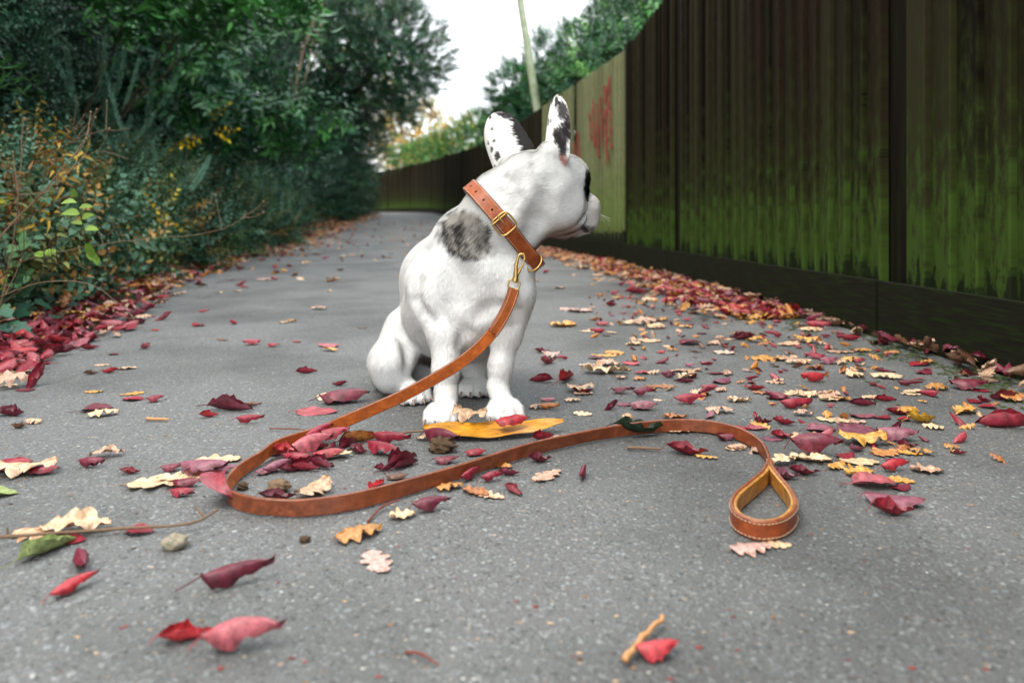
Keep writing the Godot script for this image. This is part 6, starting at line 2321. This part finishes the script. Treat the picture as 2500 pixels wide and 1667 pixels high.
func leaf_texture(oak: bool, sd: int) -> ImageTexture:
	var s := 256
	var b := PackedByteArray()
	b.resize(s * s * 3)
	var nz := FastNoiseLite.new()
	nz.seed = sd
	nz.frequency = 0.02
	nz.fractal_octaves = 4
	var n2 := FastNoiseLite.new()
	n2.seed = sd + 1
	n2.frequency = 0.11
	for y in s:
		var t := float(y) / s
		for x in s:
			var u := absf(x / float(s) - 0.5) * 2.0
			var g := 0.90 + 0.26 * nz.get_noise_2d(x, y) + 0.12 * n2.get_noise_2d(x, y)
			# midrib and side veins, thin and a little paler
			var vein := smoothstep(0.035, 0.010, u)
			var f := fposmod((t * 1.0 - u * (0.20 if oak else 0.28)) * (7.0 if oak else 9.0), 1.0)
			vein = maxf(vein, 0.7 * smoothstep(0.07, 0.02, absf(f - 0.5)) * smoothstep(1.0, 0.6, u))
			var fine := fposmod((t + u * 0.9) * 31.0, 1.0)
			vein = maxf(vein, 0.2 * smoothstep(0.10, 0.03, absf(fine - 0.5)))
			var c := Vector3(g, g, g)
			c = c.lerp(Vector3(1.0, 0.92, 0.86) if not oak else Vector3(0.70, 0.60, 0.50), vein * 0.42)
			# blotches of decay
			var rot := smoothstep(0.34, 0.50, n2.get_noise_2d(x * 0.5 + 300.0, y * 0.5))
			c = c.lerp(Vector3(0.38, 0.30, 0.26), rot * 0.6)
			var at := (y * s + x) * 3
			b[at] = clampi(int(c.x * 245), 0, 255)
			b[at + 1] = clampi(int(c.y * 245), 0, 255)
			b[at + 2] = clampi(int(c.z * 245), 0, 255)
	return texture_of(s, s, b)

# a leaf of length 1 along +x, its foot at the origin's left; bent, folded and rippled, standing on y = 0
func fallen_leaf(shape: String, pose: int, sd: int) -> ArrayMesh:
	var rg := RandomNumberGenerator.new()
	rg.seed = sd * 91 + pose * 13 + shape.length()
	var nl := 21 if shape == "oak" else 10
	var nw := 6
	var v := PackedVector3Array()
	var uv := PackedVector2Array()
	var idx := PackedInt32Array()
	var nz := FastNoiseLite.new()
	nz.seed = sd
	nz.frequency = 1.0
	var fold := 0.10 + 0.15 * rg.randf()
	var bend := rg.randf_range(-0.25, 0.5)
	var roll := rg.randf_range(-0.1, 0.35)
	var ripple := 0.03
	if pose == 1:
		fold = rg.randf_range(0.15, 0.45)
		bend = rg.randf_range(0.5, 1.5) * (1.0 if rg.randf() < 0.7 else -0.6)
		roll = rg.randf_range(0.4, 1.3)
		ripple = 0.09
	elif pose == 2:
		fold = rg.randf_range(0.7, 1.25)
		bend = rg.randf_range(0.5, 1.3)
		roll = rg.randf_range(0.3, 0.9)
		ripple = 0.08
	if shape == "oak":
		fold = minf(fold, 0.35) * 0.7
		roll = minf(roll, 0.5) * 0.55
		bend *= 0.7
	var twist := rg.randf_range(-0.5, 0.5) * (0.4 if pose == 0 else 1.0)
	var wide := rg.randf_range(0.24, 0.33)
	if shape == "oak": wide = rg.randf_range(0.24, 0.31)
	if shape == "blade": wide = 0.085
	var pos := Vector2(-0.5, 0.0)
	var ang := -bend * 0.5
	for i in nl + 1:
		var t := float(i) / nl
		var w := wide
		if shape == "oak":
			# rounded lobes with deep bays between
			var env := pow(sin(PI * clampf(pow(t, 0.78), 0.0, 1.0)), 0.55)
			w *= env * (0.40 + 0.70 * pow(absf(sin(PI * (t * 3.6 + 0.15))), 0.9))
		elif shape == "blade":
			w *= pow(sin(PI * clampf(pow(t, 0.9), 0.0, 1.0)), 0.6)
		else:
			w *= pow(sin(PI * clampf(pow(t, 0.70), 0.0, 1.0)), 0.70) * (1.0 + 0.05 * ((i % 2) * 2 - 1))
		var tw := twist * (t - 0.4)
		for j in nw + 1:
			var s := 2.0 * j / nw - 1.0
			var ws := w * (1.0 + 0.12 * nz.get_noise_2d(t * 9.0, signf(s) * 5.0)) 
			# the half-blade rolls up from the midrib
			var a := fold * 0.7 + roll * absf(s) * 0.9
			var r := ws * absf(s)
			var q := Vector3(0, sin(a) * r, signf(s) * cos(a) * r)
			q = q.rotated(Vector3.RIGHT, tw)
			var n := nz.get_noise_2d(t * 3.0 + 11.0, s * 1.6) * ripple * 2.0 * absf(s)
			var up := Vector2(-sin(ang), cos(ang))
			v.append(Vector3(pos.x + up.x * (q.y + n), pos.y + up.y * (q.y + n), q.z))
			uv.append(Vector2(0.5 + 0.5 * s * (w / wide), t))
		pos += Vector2(cos(ang), sin(ang)) / nl
		ang += bend / nl
	var row := nw + 1
	for i in nl:
		for j in nw:
			var a := i * row + j
			idx.append_array(PackedInt32Array([a, a + 1, a + row, a + 1, a + row + 1, a + row]))
	# some lie face down; then set it on its lowest points
	var flip := rg.randf() < (0.35 if pose != 2 else 0.6)
	var low := 9.0
	for i in v.size():
		if flip: v[i] = Vector3(v[i].x, -v[i].y, -v[i].z)
		low = minf(low, v[i].y)
	for i in v.size(): v[i].y -= low
	# the stalk, as a thin three-sided tube drawn out from the foot
	var foot := v[nw / 2]
	var b := Builder.new()
	var sl := rg.randf_range(0.12, 0.34)
	if shape == "oak": sl *= 0.5
	var sp := PackedVector3Array([foot, foot + Vector3(-sl * 0.5, -foot.y * 0.4 + 0.01, rg.randf_range(-0.06, 0.06)), foot + Vector3(-sl, -foot.y * 0.8 + 0.02 * rg.randf(), rg.randf_range(-0.12, 0.12))])
	b.tube(sp, PackedFloat32Array([0.012, 0.009, 0.010]), 3)
	var n := smooth_normals(v, idx)
	var k := v.size()
	v.append_array(b.v)
	n.append_array(b.n)
	for i in b.v.size(): uv.append(Vector2(0.5, 0.02))
	for i in b.idx: idx.append(k + i)
	# browning from the margins and in blotches, different on every leaf
	var col := PackedColorArray()
	var dead := Color(0.62, 0.46, 0.34) if rg.randf() < 0.5 else Color(0.80, 0.72, 0.55)
	var share := rg.randf_range(-0.25, 0.20)
	for i in v.size():
		var m := nz.get_noise_2d(uv[i].x * 3.1 + 40.0, uv[i].y * 4.3) + 0.45 * absf(uv[i].x - 0.5) * 2.0 + 0.3 * smoothstep(0.75, 1.0, uv[i].y)
		col.append(Color(1, 1, 1).lerp(dead, smoothstep(0.25, 0.75, m + share)))
	return mesh_of(v, idx, n, uv, col)

func leaf_mesh(shape: String, pose: int, k: int) -> ArrayMesh:
	var key := "%s%d%d" % [shape, pose, k]
	if not leaf_meshes.has(key): leaf_meshes[key] = fallen_leaf(shape, pose, 3 + k)
	return leaf_meshes[key]

func fallen_leaf_materials() -> void:
	var tr := leaf_texture(false, 51)
	var to := leaf_texture(true, 57)
	for k in LEAF_TONES:
		for i in 3:
			var c: Color = LEAF_TONES[k][0]
			var g: float = [1.0, 0.80, 1.10][i]
			var m := material("fallen_leaf_%s_%d" % [k, i], Color(minf(c.r * g, 0.88), minf(c.g * g * [1.0, 0.92, 1.03][i], 0.8), minf(c.b * g, 0.7)), 0.46, 0.5)
			m.vertex_color_use_as_albedo = true
			m.albedo_texture = to if k in ["o", "o2", "p", "g", "g2"] else tr
			m.backlight_enabled = true
			m.backlight = Color(0.22, 0.14, 0.10)

func place_of(x: float, d: float) -> String:
	if d < 0.62: return "in the empty foreground"
	if d < 1.0 and x < -0.52: return "on the near left"
	if d < 1.02 and x < -0.02: return "around the lead's bend"
	if d < 0.80: return "in the near right of the path"
	if d < 1.0 and x < 0.42: return "along the lead's right curve"
	if d < 1.02: return "right of the lead's handle"
	if x > 0.0 and d < 1.45: return "between dog and fence"
	if x > 0.0 and d < 2.2: return "beyond dog towards fence"
	if x > 0.0: return "by the fence drift"
	if d < 1.7: return "left of the dog"
	return "far up the path"

func build_fallen_leaves() -> void:
	fallen_leaf_materials()
	var rg := RandomNumberGenerator.new()
	rg.seed = 23
	for q in LEAVES:
		var kind: String = q[4]
		var shape := "oak" if kind in ["o", "o2", "p", "g", "g2"] else "oval"
		var pose: int = q[5]
		var o := MeshInstance3D.new()
		o.name = numbered("fallen_leaf")
		o.mesh = leaf_mesh(shape, pose, rg.randi() % 7)
		o.material_override = M["fallen_leaf_%s_%d" % [kind, rg.randi() % 3]]
		add_child(o)
		var s: float = q[2]
		var tilt := rg.randf_range(-0.10, 0.10)
		s = maxf(s * 1.06, 0.028)
		o.transform = Transform3D(Basis(Vector3.UP, deg_to_rad(q[3])) * Basis(Vector3.RIGHT, tilt) * Basis().scaled(Vector3(s, s * rg.randf_range(0.8, 1.2), s * rg.randf_range(1.0, 1.35))), Vector3(q[0], rise(q[1]) + 0.0008 + q[6], q[1]))
		var label: String = q[7]
		var where := place_of(q[0], -q[1])
		var group := "fallen leaves " + where
		if label == "":
			var way: String = ["left", "forward", "right", "away"][int(round(fposmod(q[3] + 0.0, 360.0) / 90.0)) % 4]
			var size := "tiny" if s < 0.040 else "small" if s < 0.052 else "middling" if s < 0.066 else "large"
			label = size + " " + LEAF_TONES[kind][1] + [" flat ", " curled ", " folded "][pose] + where + ", stalk " + way
			group = group
		tag(o, label, "leaf", group)
	# look-alikes in one place are told apart by their order from the left
	var same := {}
	for o in get_children():
		if str(o.name).begins_with("fallen_leaf"):
			var l: String = o.get_meta("label")
			if not same.has(l): same[l] = []
			same[l].append(o)
	for l in same:
		var row: Array = same[l]
		if row.size() < 2: continue
		row.sort_custom(func(a, b): return a.position.x / -a.position.z < b.position.x / -b.position.z)
		for i in row.size():
			row[i].set_meta("label", l + ", " + ["leftmost", "second from left", "third from left", "fourth from left", "fifth from left", "sixth from left", "seventh from left", "eighth from left", "ninth from left", "tenth from left", "eleventh from left", "twelfth from left"][mini(i, 11)])
	build_hero_leaves()
	build_litter()
	build_debris()

func build_hero_leaves() -> void:
	var blade_m := material("orange_leaf", Color(0.70, 0.30, 0.015), 0.45, 0.5)
	blade_m.albedo_texture = (M["fallen_leaf_r_0"] as StandardMaterial3D).albedo_texture
	# the long orange leaf across the dog's toes
	var root := thing("fallen_leaf", "long orange leaf lying across the front of the dog's paws", "leaf", Vector3(-0.024, 0.0, -0.966), "fallen leaves around the lead's bend")
	var v := PackedVector3Array()
	var n := PackedVector3Array()
	var uv := PackedVector2Array()
	var idx := PackedInt32Array()
	for i in 25:
		var t := i / 24.0
		var w := 0.0215 * pow(sin(PI * clampf(pow(t, 0.85), 0.0, 1.0)), 0.85)
		for j in 7:
			var s := j / 3.0 - 1.0
			v.append(Vector3(lerpf(-0.100, 0.098, t), 0.004 + 0.0036 * (1.0 - s) + 0.003 * s * s + 0.007 * pow(absf(t - 0.5) * 2.0, 2.0) + 0.0012 * sin(t * 19.0 + s * 2.0), s * w * 1.15 - 0.030 * (t - 0.5) - 0.012 * (t - 0.5) * (t - 0.5)))
			uv.append(Vector2(0.5 + s * 0.5, t))
	for i in 24:
		for j in 6:
			var a := i * 7 + j
			idx.append_array(PackedInt32Array([a, a + 1, a + 7, a + 1, a + 8, a + 7]))
	part("blade", mesh_of(v, idx, smooth_normals(v, idx), uv), blade_m, root)
	var b := Builder.new()
	b.tube(PackedVector3Array([Vector3(-0.098, 0.012, 0.014), Vector3(-0.118, 0.010, 0.010), Vector3(-0.140, 0.006, 0.012)]), PackedFloat32Array([0.0016, 0.0015, 0.0018]), 6)
	part("stalk", b.commit(), M["fallen_leaf_b_0"], root)
	# the red leaf slung over the lead's bend
	var ax := -0.312
	var az := -0.744
	var wr := MeshInstance3D.new()
	wr.name = numbered("fallen_leaf")
	var wv := PackedVector3Array()
	var wu := PackedVector2Array()
	var wi := PackedInt32Array()
	for i in 15:
		var t := i / 14.0
		var w := 0.012 * pow(sin(PI * clampf(pow(t, 0.8), 0.0, 1.0)), 0.7)
		var a := lerpf(-1.2, 2.1, t)
		var p := Vector3(-0.012 * cos(a) - 0.008 + 0.02 * t, 0.012 + 0.013 * cos(a * 0.8), 0.018 * sin(a) + 0.012 * t)
		for j in 5:
			var s := j / 2.0 - 1.0
			wv.append(p + Vector3(s * w, 0.004 * absf(s), s * w * -0.35))
			wu.append(Vector2(0.5 + s * 0.5, t))
	for i in 14:
		for j in 4:
			var a := i * 5 + j
			wi.append_array(PackedInt32Array([a, a + 1, a + 5, a + 1, a + 6, a + 5]))
	wr.mesh = mesh_of(wv, wi, smooth_normals(wv, wi), wu)
	wr.material_override = M["fallen_leaf_r2_1"]
	add_child(wr)
	wr.position = Vector3(ax, 0.001, az)
	tag(wr, "red leaf wrapped over the lead at its leftmost bend", "leaf", "fallen leaves around the lead's bend")
	# the dark green leaf draped on the right curve, the withered green ones at the left border
	var dk := material("dark_green_leaf", Color(0.022, 0.040, 0.020), 0.5, 0.4)
	dk.albedo_texture = (M["fallen_leaf_o_0"] as StandardMaterial3D).albedo_texture
	var o := MeshInstance3D.new()
	o.name = numbered("fallen_leaf")
	o.mesh = fallen_leaf("oval", 1, 44)
	o.material_override = dk
	add_child(o)
	o.transform = Transform3D(Basis(Vector3.UP, 0.1).scaled(Vector3.ONE * 0.075), Vector3(0.183, 0.006, -0.965))
	tag(o, "blackish green crinkled leaf draped against the lead's right curve", "leaf")
	var pg := material("pale_green_leaf", Color(0.34, 0.42, 0.16), 0.6, 0.4)
	pg.albedo_texture = (M["fallen_leaf_r_0"] as StandardMaterial3D).albedo_texture
	for s in [[-0.425, -0.625, 0.052, 65.0, 1, "withered yellow-green leaf hanging from the twig at the left border", 46], [-0.585, -0.752, 0.075, 10.0, 0, "pale green leaf cut off by the left border", 47]]:
		o = MeshInstance3D.new()
		o.name = numbered("fallen_leaf")
		o.mesh = fallen_leaf("oval", s[4], s[6])
		o.material_override = pg
		add_child(o)
		o.transform = Transform3D(Basis(Vector3.UP, deg_to_rad(s[3])).scaled(Vector3.ONE * s[2]), Vector3(s[0], 0.001, s[1]))
		tag(o, s[5], "leaf")

# the drifts along both edges: far past counting
func build_litter() -> void:
	var rg := RandomNumberGenerator.new()
	rg.seed = 64
	var root := Node3D.new()
	root.name = "leaf_litter"
	add_child(root)
	tag(root, "drifts of red and tan leaves along both edges of the path", "leaf litter", "", "stuff")
	var bags := {}
	var put := func(x: float, y: float, z: float, kind: String, size: float) -> void:
		var shape := "oak" if kind in ["o", "o2", "p", "g", "g2"] else "oval"
		var pose := rg.randi() % 3 if rg.randf() < 0.5 else 1
		var key := "%s|%d|%d|%s" % [shape, pose, rg.randi() % 2, kind]
		if not bags.has(key): bags[key] = []
		var b := Basis(Vector3.UP, rg.randf() * TAU) * Basis(Vector3.RIGHT, rg.randfn() * 0.35) * Basis(Vector3.BACK, rg.randfn() * 0.3)
		bags[key].append(Transform3D(b.scaled(Vector3.ONE * size), Vector3(x, y, z)))
	var reds := ["r", "r", "m", "m", "s", "r2", "k", "k2"]
	var warm := ["o", "g", "g2", "o2", "r", "b", "g", "y2"]
	# left drift
	for i in 1050:
		var d := 1.25 + 6.5 * pow(rg.randf(), 1.7)
		var w := rg.randfn() * 0.085 + 0.03
		if d < 1.75: w = rg.randfn() * 0.07 + 0.06
		var x := along(VERGE_LINE, d) - w * (1.0 + 0.10 * d)
		var y := maxf(ground_y(x, -d), rise(-d)) + rg.randf() * 0.022 * exp(-w * w * 40.0)
		var red := rg.randf() < lerpf(0.86, 0.30, smoothstep(1.7, 3.6, d))
		put.call(x, y, -d, reds[rg.randi() % 8] if red else warm[rg.randi() % 8], 0.042 + 0.030 * rg.randf())
	# leaves caught all over the bank
	for i in 2600:
		var d := 1.3 + 9.0 * pow(rg.randf(), 1.3)
		var x := along(VERGE_LINE, d) - 0.1 - 1.5 * rg.randf()
		var y := ground_y(x, -d) + 0.01 + 0.04 * rg.randf()
		put.call(x, y, -d, warm[rg.randi() % 8] if rg.randf() < 0.75 else reds[rg.randi() % 8], 0.045 + 0.035 * rg.randf())
	# right drift along the fence, thinning towards the camera
	for i in 1900:
		var d := 2.15 + 9.0 * pow(rg.randf(), 1.5)
		var x := along(FENCE_LINE, d) - 0.20 + rg.randfn() * (0.055 + 0.012 * d) - 0.02 * (d - 2.0)
		if x > along(FENCE_LINE, d) - 0.06: x = along(FENCE_LINE, d) - 0.07 - 0.2 * rg.randf()
		var y := rise(-d) + 0.002 + 0.016 * rg.randf()
		var red := rg.randf() < lerpf(0.40, 0.10, smoothstep(2.3, 3.8, d))
		put.call(x, y, -d, reds[rg.randi() % 8] if red else warm[rg.randi() % 8], 0.040 + 0.028 * rg.randf())
	# the gap under the gravel boards, dark leaves
	for i in 140:
		var d := 1.2 + 3.0 * rg.randf()
		var x := along(FENCE_LINE, d) - 0.045 - 0.07 * rg.randf()
		put.call(x, 0.004 + 0.02 * rg.randf(), -d, ["b", "m", "b", "o2"][rg.randi() % 4], 0.04 + 0.025 * rg.randf())
	# small flat pieces between the larger leaves on the fence side
	for i in 420:
		var d := 0.86 + 2.2 * rg.randf()
		var x := lerpf(0.02 + 0.10 * d, along(FENCE_LINE, d) - 0.12, pow(rg.randf(), 0.8))
		put.call(x, 0.001, -d, warm[rg.randi() % 8] if rg.randf() < 0.55 else reds[rg.randi() % 8], 0.014 + 0.022 * rg.randf())
	# a thin scatter far up the path
	for i in 260:
		var d := 3.2 + 13.0 * rg.randf()
		var x := lerpf(along(VERGE_LINE, d), along(FENCE_LINE, d), rg.randf())
		put.call(x, rise(-d) + 0.003, -d, warm[rg.randi() % 8] if rg.randf() < 0.8 else "r", 0.05 + 0.02 * rg.randf())
	# the brown litter along the far hedge foot
	for i in 900:
		var d := 6.0 + 13.0 * rg.randf()
		var x := along(VERGE_LINE, d) + rg.randfn() * 0.25
		put.call(x, maxf(ground_y(x, -d), rise(-d)) + 0.01, -d, warm[rg.randi() % 8], 0.06 + 0.03 * rg.randf())
	for key in bags:
		var k: PackedStringArray = key.split("|")
		var tn := []
		for t in bags[key]: tn.append(Color(1, 1, 1))
		var mi := multimesh("leaves", leaf_mesh(k[0], int(k[1]), int(k[2])), M["fallen_leaf_%s_%d" % [k[3], int(k[2])]], bags[key], tn, root)
		mi.set_meta("kind", "stuff")

func twig(label: String, pts: Array, r: float, m: Material, forks := 0, sd := 1) -> void:
	var rg := RandomNumberGenerator.new()
	rg.seed = sd
	var v := []
	for q in pts: v.append(Vector3(q[0], q[1], q[2]))
	var foot: Vector3 = v[0]
	foot.y = 0.0
	var root := thing("twig", label, "twig", foot, "twigs on the path")
	var p := catmull(v, 5)
	var pp := PackedVector3Array()
	var rr := PackedFloat32Array()
	for i in p.size():
		pp.append(p[i] - foot + Vector3(rg.randf() - 0.5, 0, rg.randf() - 0.5) * r * 0.8)
		rr.append(r * lerpf(1.0, 0.6, float(i) / p.size()) * (1.25 if i % 5 == 0 else 1.0))
	var b := Builder.new()
	b.tube(pp, rr, 6)
	part("stem", b.commit(), m, root)
	for k in forks:
		var i := 2 + rg.randi() % (pp.size() - 3)
		var q := pp[i]
		var e := q + Vector3(rg.randf() - 0.5, 0.15 + 0.2 * rg.randf(), rg.randf() - 0.5) * 0.03
		b = Builder.new()
		b.tube(PackedVector3Array([q, e]), PackedFloat32Array([r * 0.7, r * 0.4]), 5)
		part("side_twig", b.commit(), m, root)

# an uneven stone or clod, resting on y = 0
func lump(r: float, rough: float, sd: int) -> ArrayMesh:
	var v := PackedVector3Array()
	var idx := PackedInt32Array()
	var nz := FastNoiseLite.new()
	nz.seed = sd
	nz.frequency = 1.1
	nz.fractal_octaves = 4
	nz.fractal_gain = 0.6
	var rings := 16 if r > 0.003 else 5
	var segs := 22 if r > 0.003 else 7
	for i in rings + 1:
		for j in segs:
			var th := PI * i / rings
			var ph := TAU * j / segs
			var d := Vector3(sin(th) * cos(ph), cos(th), sin(th) * sin(ph))
			var p := d * r * (1.0 + rough * nz.get_noise_3dv(d * 1.4)) * Vector3(1.15, 0.75, 0.95)
			v.append(p + Vector3(0, r * 0.62, 0))
	for i in rings:
		for j in segs:
			var a := i * segs + j
			var b := i * segs + (j + 1) % segs
			idx.append_array(PackedInt32Array([a, b, a + segs, b, b + segs, a + segs]))
	return mesh_of(v, idx, smooth_normals(v, idx))

func build_debris() -> void:
	var wood := plank_material("twig_bark", Vector3(0.10, 0.06, 0.04), Vector3(0.26, 0.17, 0.11), Vector3(0.16, 0.12, 0.08), 14)
	wood.uv1_triplanar = true
	wood.uv1_scale = Vector3.ONE * 20.0
	var red := material("red_stalk", Color(0.17, 0.05, 0.035), 0.7, 0.3)
	var orange := material("snapped_twig", Color(0.48, 0.25, 0.11), 0.7, 0.3)
	twig("long thin forked twig lying at the lower left", [[-0.56, 0.008, -0.622], [-0.47, 0.010, -0.634], [-0.38, 0.006, -0.660], [-0.315, 0.008, -0.666], [-0.298, 0.012, -0.690]], 0.0017, wood, 3, 5)
	twig("small red leaf stalk lying crooked below the lead", [[-0.145, 0.002, -0.685], [-0.135, 0.005, -0.715], [-0.120, 0.006, -0.728]], 0.0012, red, 1, 6)
	twig("short reddish twig alone in the foreground", [[-0.074, 0.002, -0.476], [-0.062, 0.004, -0.470], [-0.050, 0.002, -0.462]], 0.0011, red, 0, 7)
	twig("thick orange-brown twig touching the leaf at the bottom edge", [[0.077, 0.006, -0.462], [0.092, 0.007, -0.484], [0.113, 0.007, -0.509]], 0.0026, orange, 0, 8)
	twig("short grey twig inside the lead's right curve", [[0.153, 0.004, -0.905], [0.175, 0.004, -0.903], [0.196, 0.004, -0.900]], 0.0022, wood, 0, 9)
	twig("straight thin dark stalk behind the lead's bend", [[-0.352, 0.004, -0.990], [-0.31, 0.005, -0.983], [-0.27, 0.004, -0.975]], 0.0009, red, 0, 10)
	twig("stubby orange-brown twig on the path at the left", [[-0.558, 0.004, -1.04], [-0.54, 0.004, -1.038], [-0.523, 0.004, -1.036]], 0.0026, orange, 0, 11)
	var stone := plank_material("pebble", Vector3(0.20, 0.165, 0.12), Vector3(0.38, 0.33, 0.26), Vector3(0.17, 0.17, 0.11), 19)
	stone.uv1_triplanar = true
	stone.uv1_scale = Vector3.ONE * 15.0
	var earth := material("clod_earth", Color(0.085, 0.055, 0.035), 0.95, 0.2)
	for s in [[-0.312, -0.632, 0.0095, "pebble", "pale rounded pebble beside the long twig", stone], [-0.262, -0.765, 0.0105, "acorn_cup", "brown acorn cup inside the lead's bend", wood], [-0.092, -0.902, 0.0135, "clod", "dark clump of earth behind the lead's near strand", earth], [-0.196, -0.645, 0.0040, "clod", "tiny crumb of earth alone in the foreground", earth], [-0.305, -0.772, 0.0055, "clod", "small dark crumb left of the lead's bend", earth]]:
		var r: float = s[2]
		var o := part(s[3], lump(r, 0.9 if s[3] == "clod" else 0.45, int(r * 10000.0)), s[5], self, Vector3(s[0], 0, s[1]))
		tag(o, s[4], s[3].replace("_", " "))
	# crumbs, bud scales and grit strewn over the asphalt
	var cr := RandomNumberGenerator.new()
	cr.seed = 83
	var grains := [[], []]
	var hues := [[], []]
	for i in 1500:
		var d := 0.42 + 2.6 * pow(cr.randf(), 1.6)
		var x := lerpf(maxf(along(VERGE_LINE, d), -0.8 * d - 0.1), minf(along(FENCE_LINE, d) - 0.06, 0.8 * d + 0.1), cr.randf())
		var k := cr.randi() % 2
		grains[k].append(Transform3D(Basis(Vector3.UP, cr.randf() * TAU).scaled(Vector3(1.0 + cr.randf(), 0.6, 1.0) * (0.5 + 1.1 * cr.randf() * cr.randf())), Vector3(x, 0, -d)))
		hues[k].append(pick([Color(0.30, 0.16, 0.08), Color(0.10, 0.06, 0.04), Color(0.42, 0.30, 0.20), Color(0.22, 0.05, 0.04), Color(0.40, 0.39, 0.36)], cr))
	var gm := material("crumb", Color(1, 1, 1), 0.9, 0.2)
	gm.vertex_color_use_as_albedo = true
	var crumbs := Node3D.new()
	crumbs.name = "leaf_crumbs"
	add_child(crumbs)
	tag(crumbs, "crumbs of leaf and grit strewn over the asphalt", "crumbs", "", "stuff")
	for k in 2: multimesh("crumb", lump(0.0011, 0.8, 5 + k), gm, grains[k], hues[k], crumbs)
	# moss creeping in from the fence foot and the far verge
	var rg := RandomNumberGenerator.new()
	rg.seed = 39
	var tuft := Builder.new()
	for k in 7:
		var a := TAU * k / 7.0
		add_leaf(tuft, Vector3.ZERO, Vector3(cos(a), 0.55, sin(a)), Vector3.UP, 1.0, 0.6, 0.2, 0.4, 1)
	var tm := tuft.commit()
	var pl := []
	var tn := []
	var nz := FastNoiseLite.new()
	nz.seed = 17
	nz.frequency = 3.0
	for i in 26000:
		var right := rg.randf() < 0.8
		var d := 1.1 + 5.5 * rg.randf() if right else 2.6 + 4.0 * rg.randf()
		var e := absf(rg.randfn()) * 0.13
		var x := along(FENCE_LINE, d) - 0.05 - e if right else along(VERGE_LINE, d) + e * 1.6
		if nz.get_noise_2d(x * 2.0, d * 1.2) < -0.05 + e * 1.2: continue
		pl.append(Transform3D(Basis(Vector3.UP, rg.randf() * TAU).scaled(Vector3.ONE * (0.0022 + 0.003 * rg.randf())), Vector3(x, rise(-d), -d)))
		tn.append(pick([Color(0.06, 0.095, 0.026), Color(0.085, 0.12, 0.04), Color(0.065, 0.08, 0.04)], rg))
	var mo := multimesh("moss", tm, M["matte_leaf"], pl, tn, self)
	tag(mo, "thin green moss on the asphalt along the fence foot", "moss", "", "stuff")

func _ready() -> void:
	set_camera_and_light()
	build_ground()
	build_fence()
	build_plants()
	var dog := build_dog()
	add_face_and_claws(dog, dog.position)
	add_fur(dog, dog.position)
	build_collar()
	build_lead()
	build_fallen_leaves()
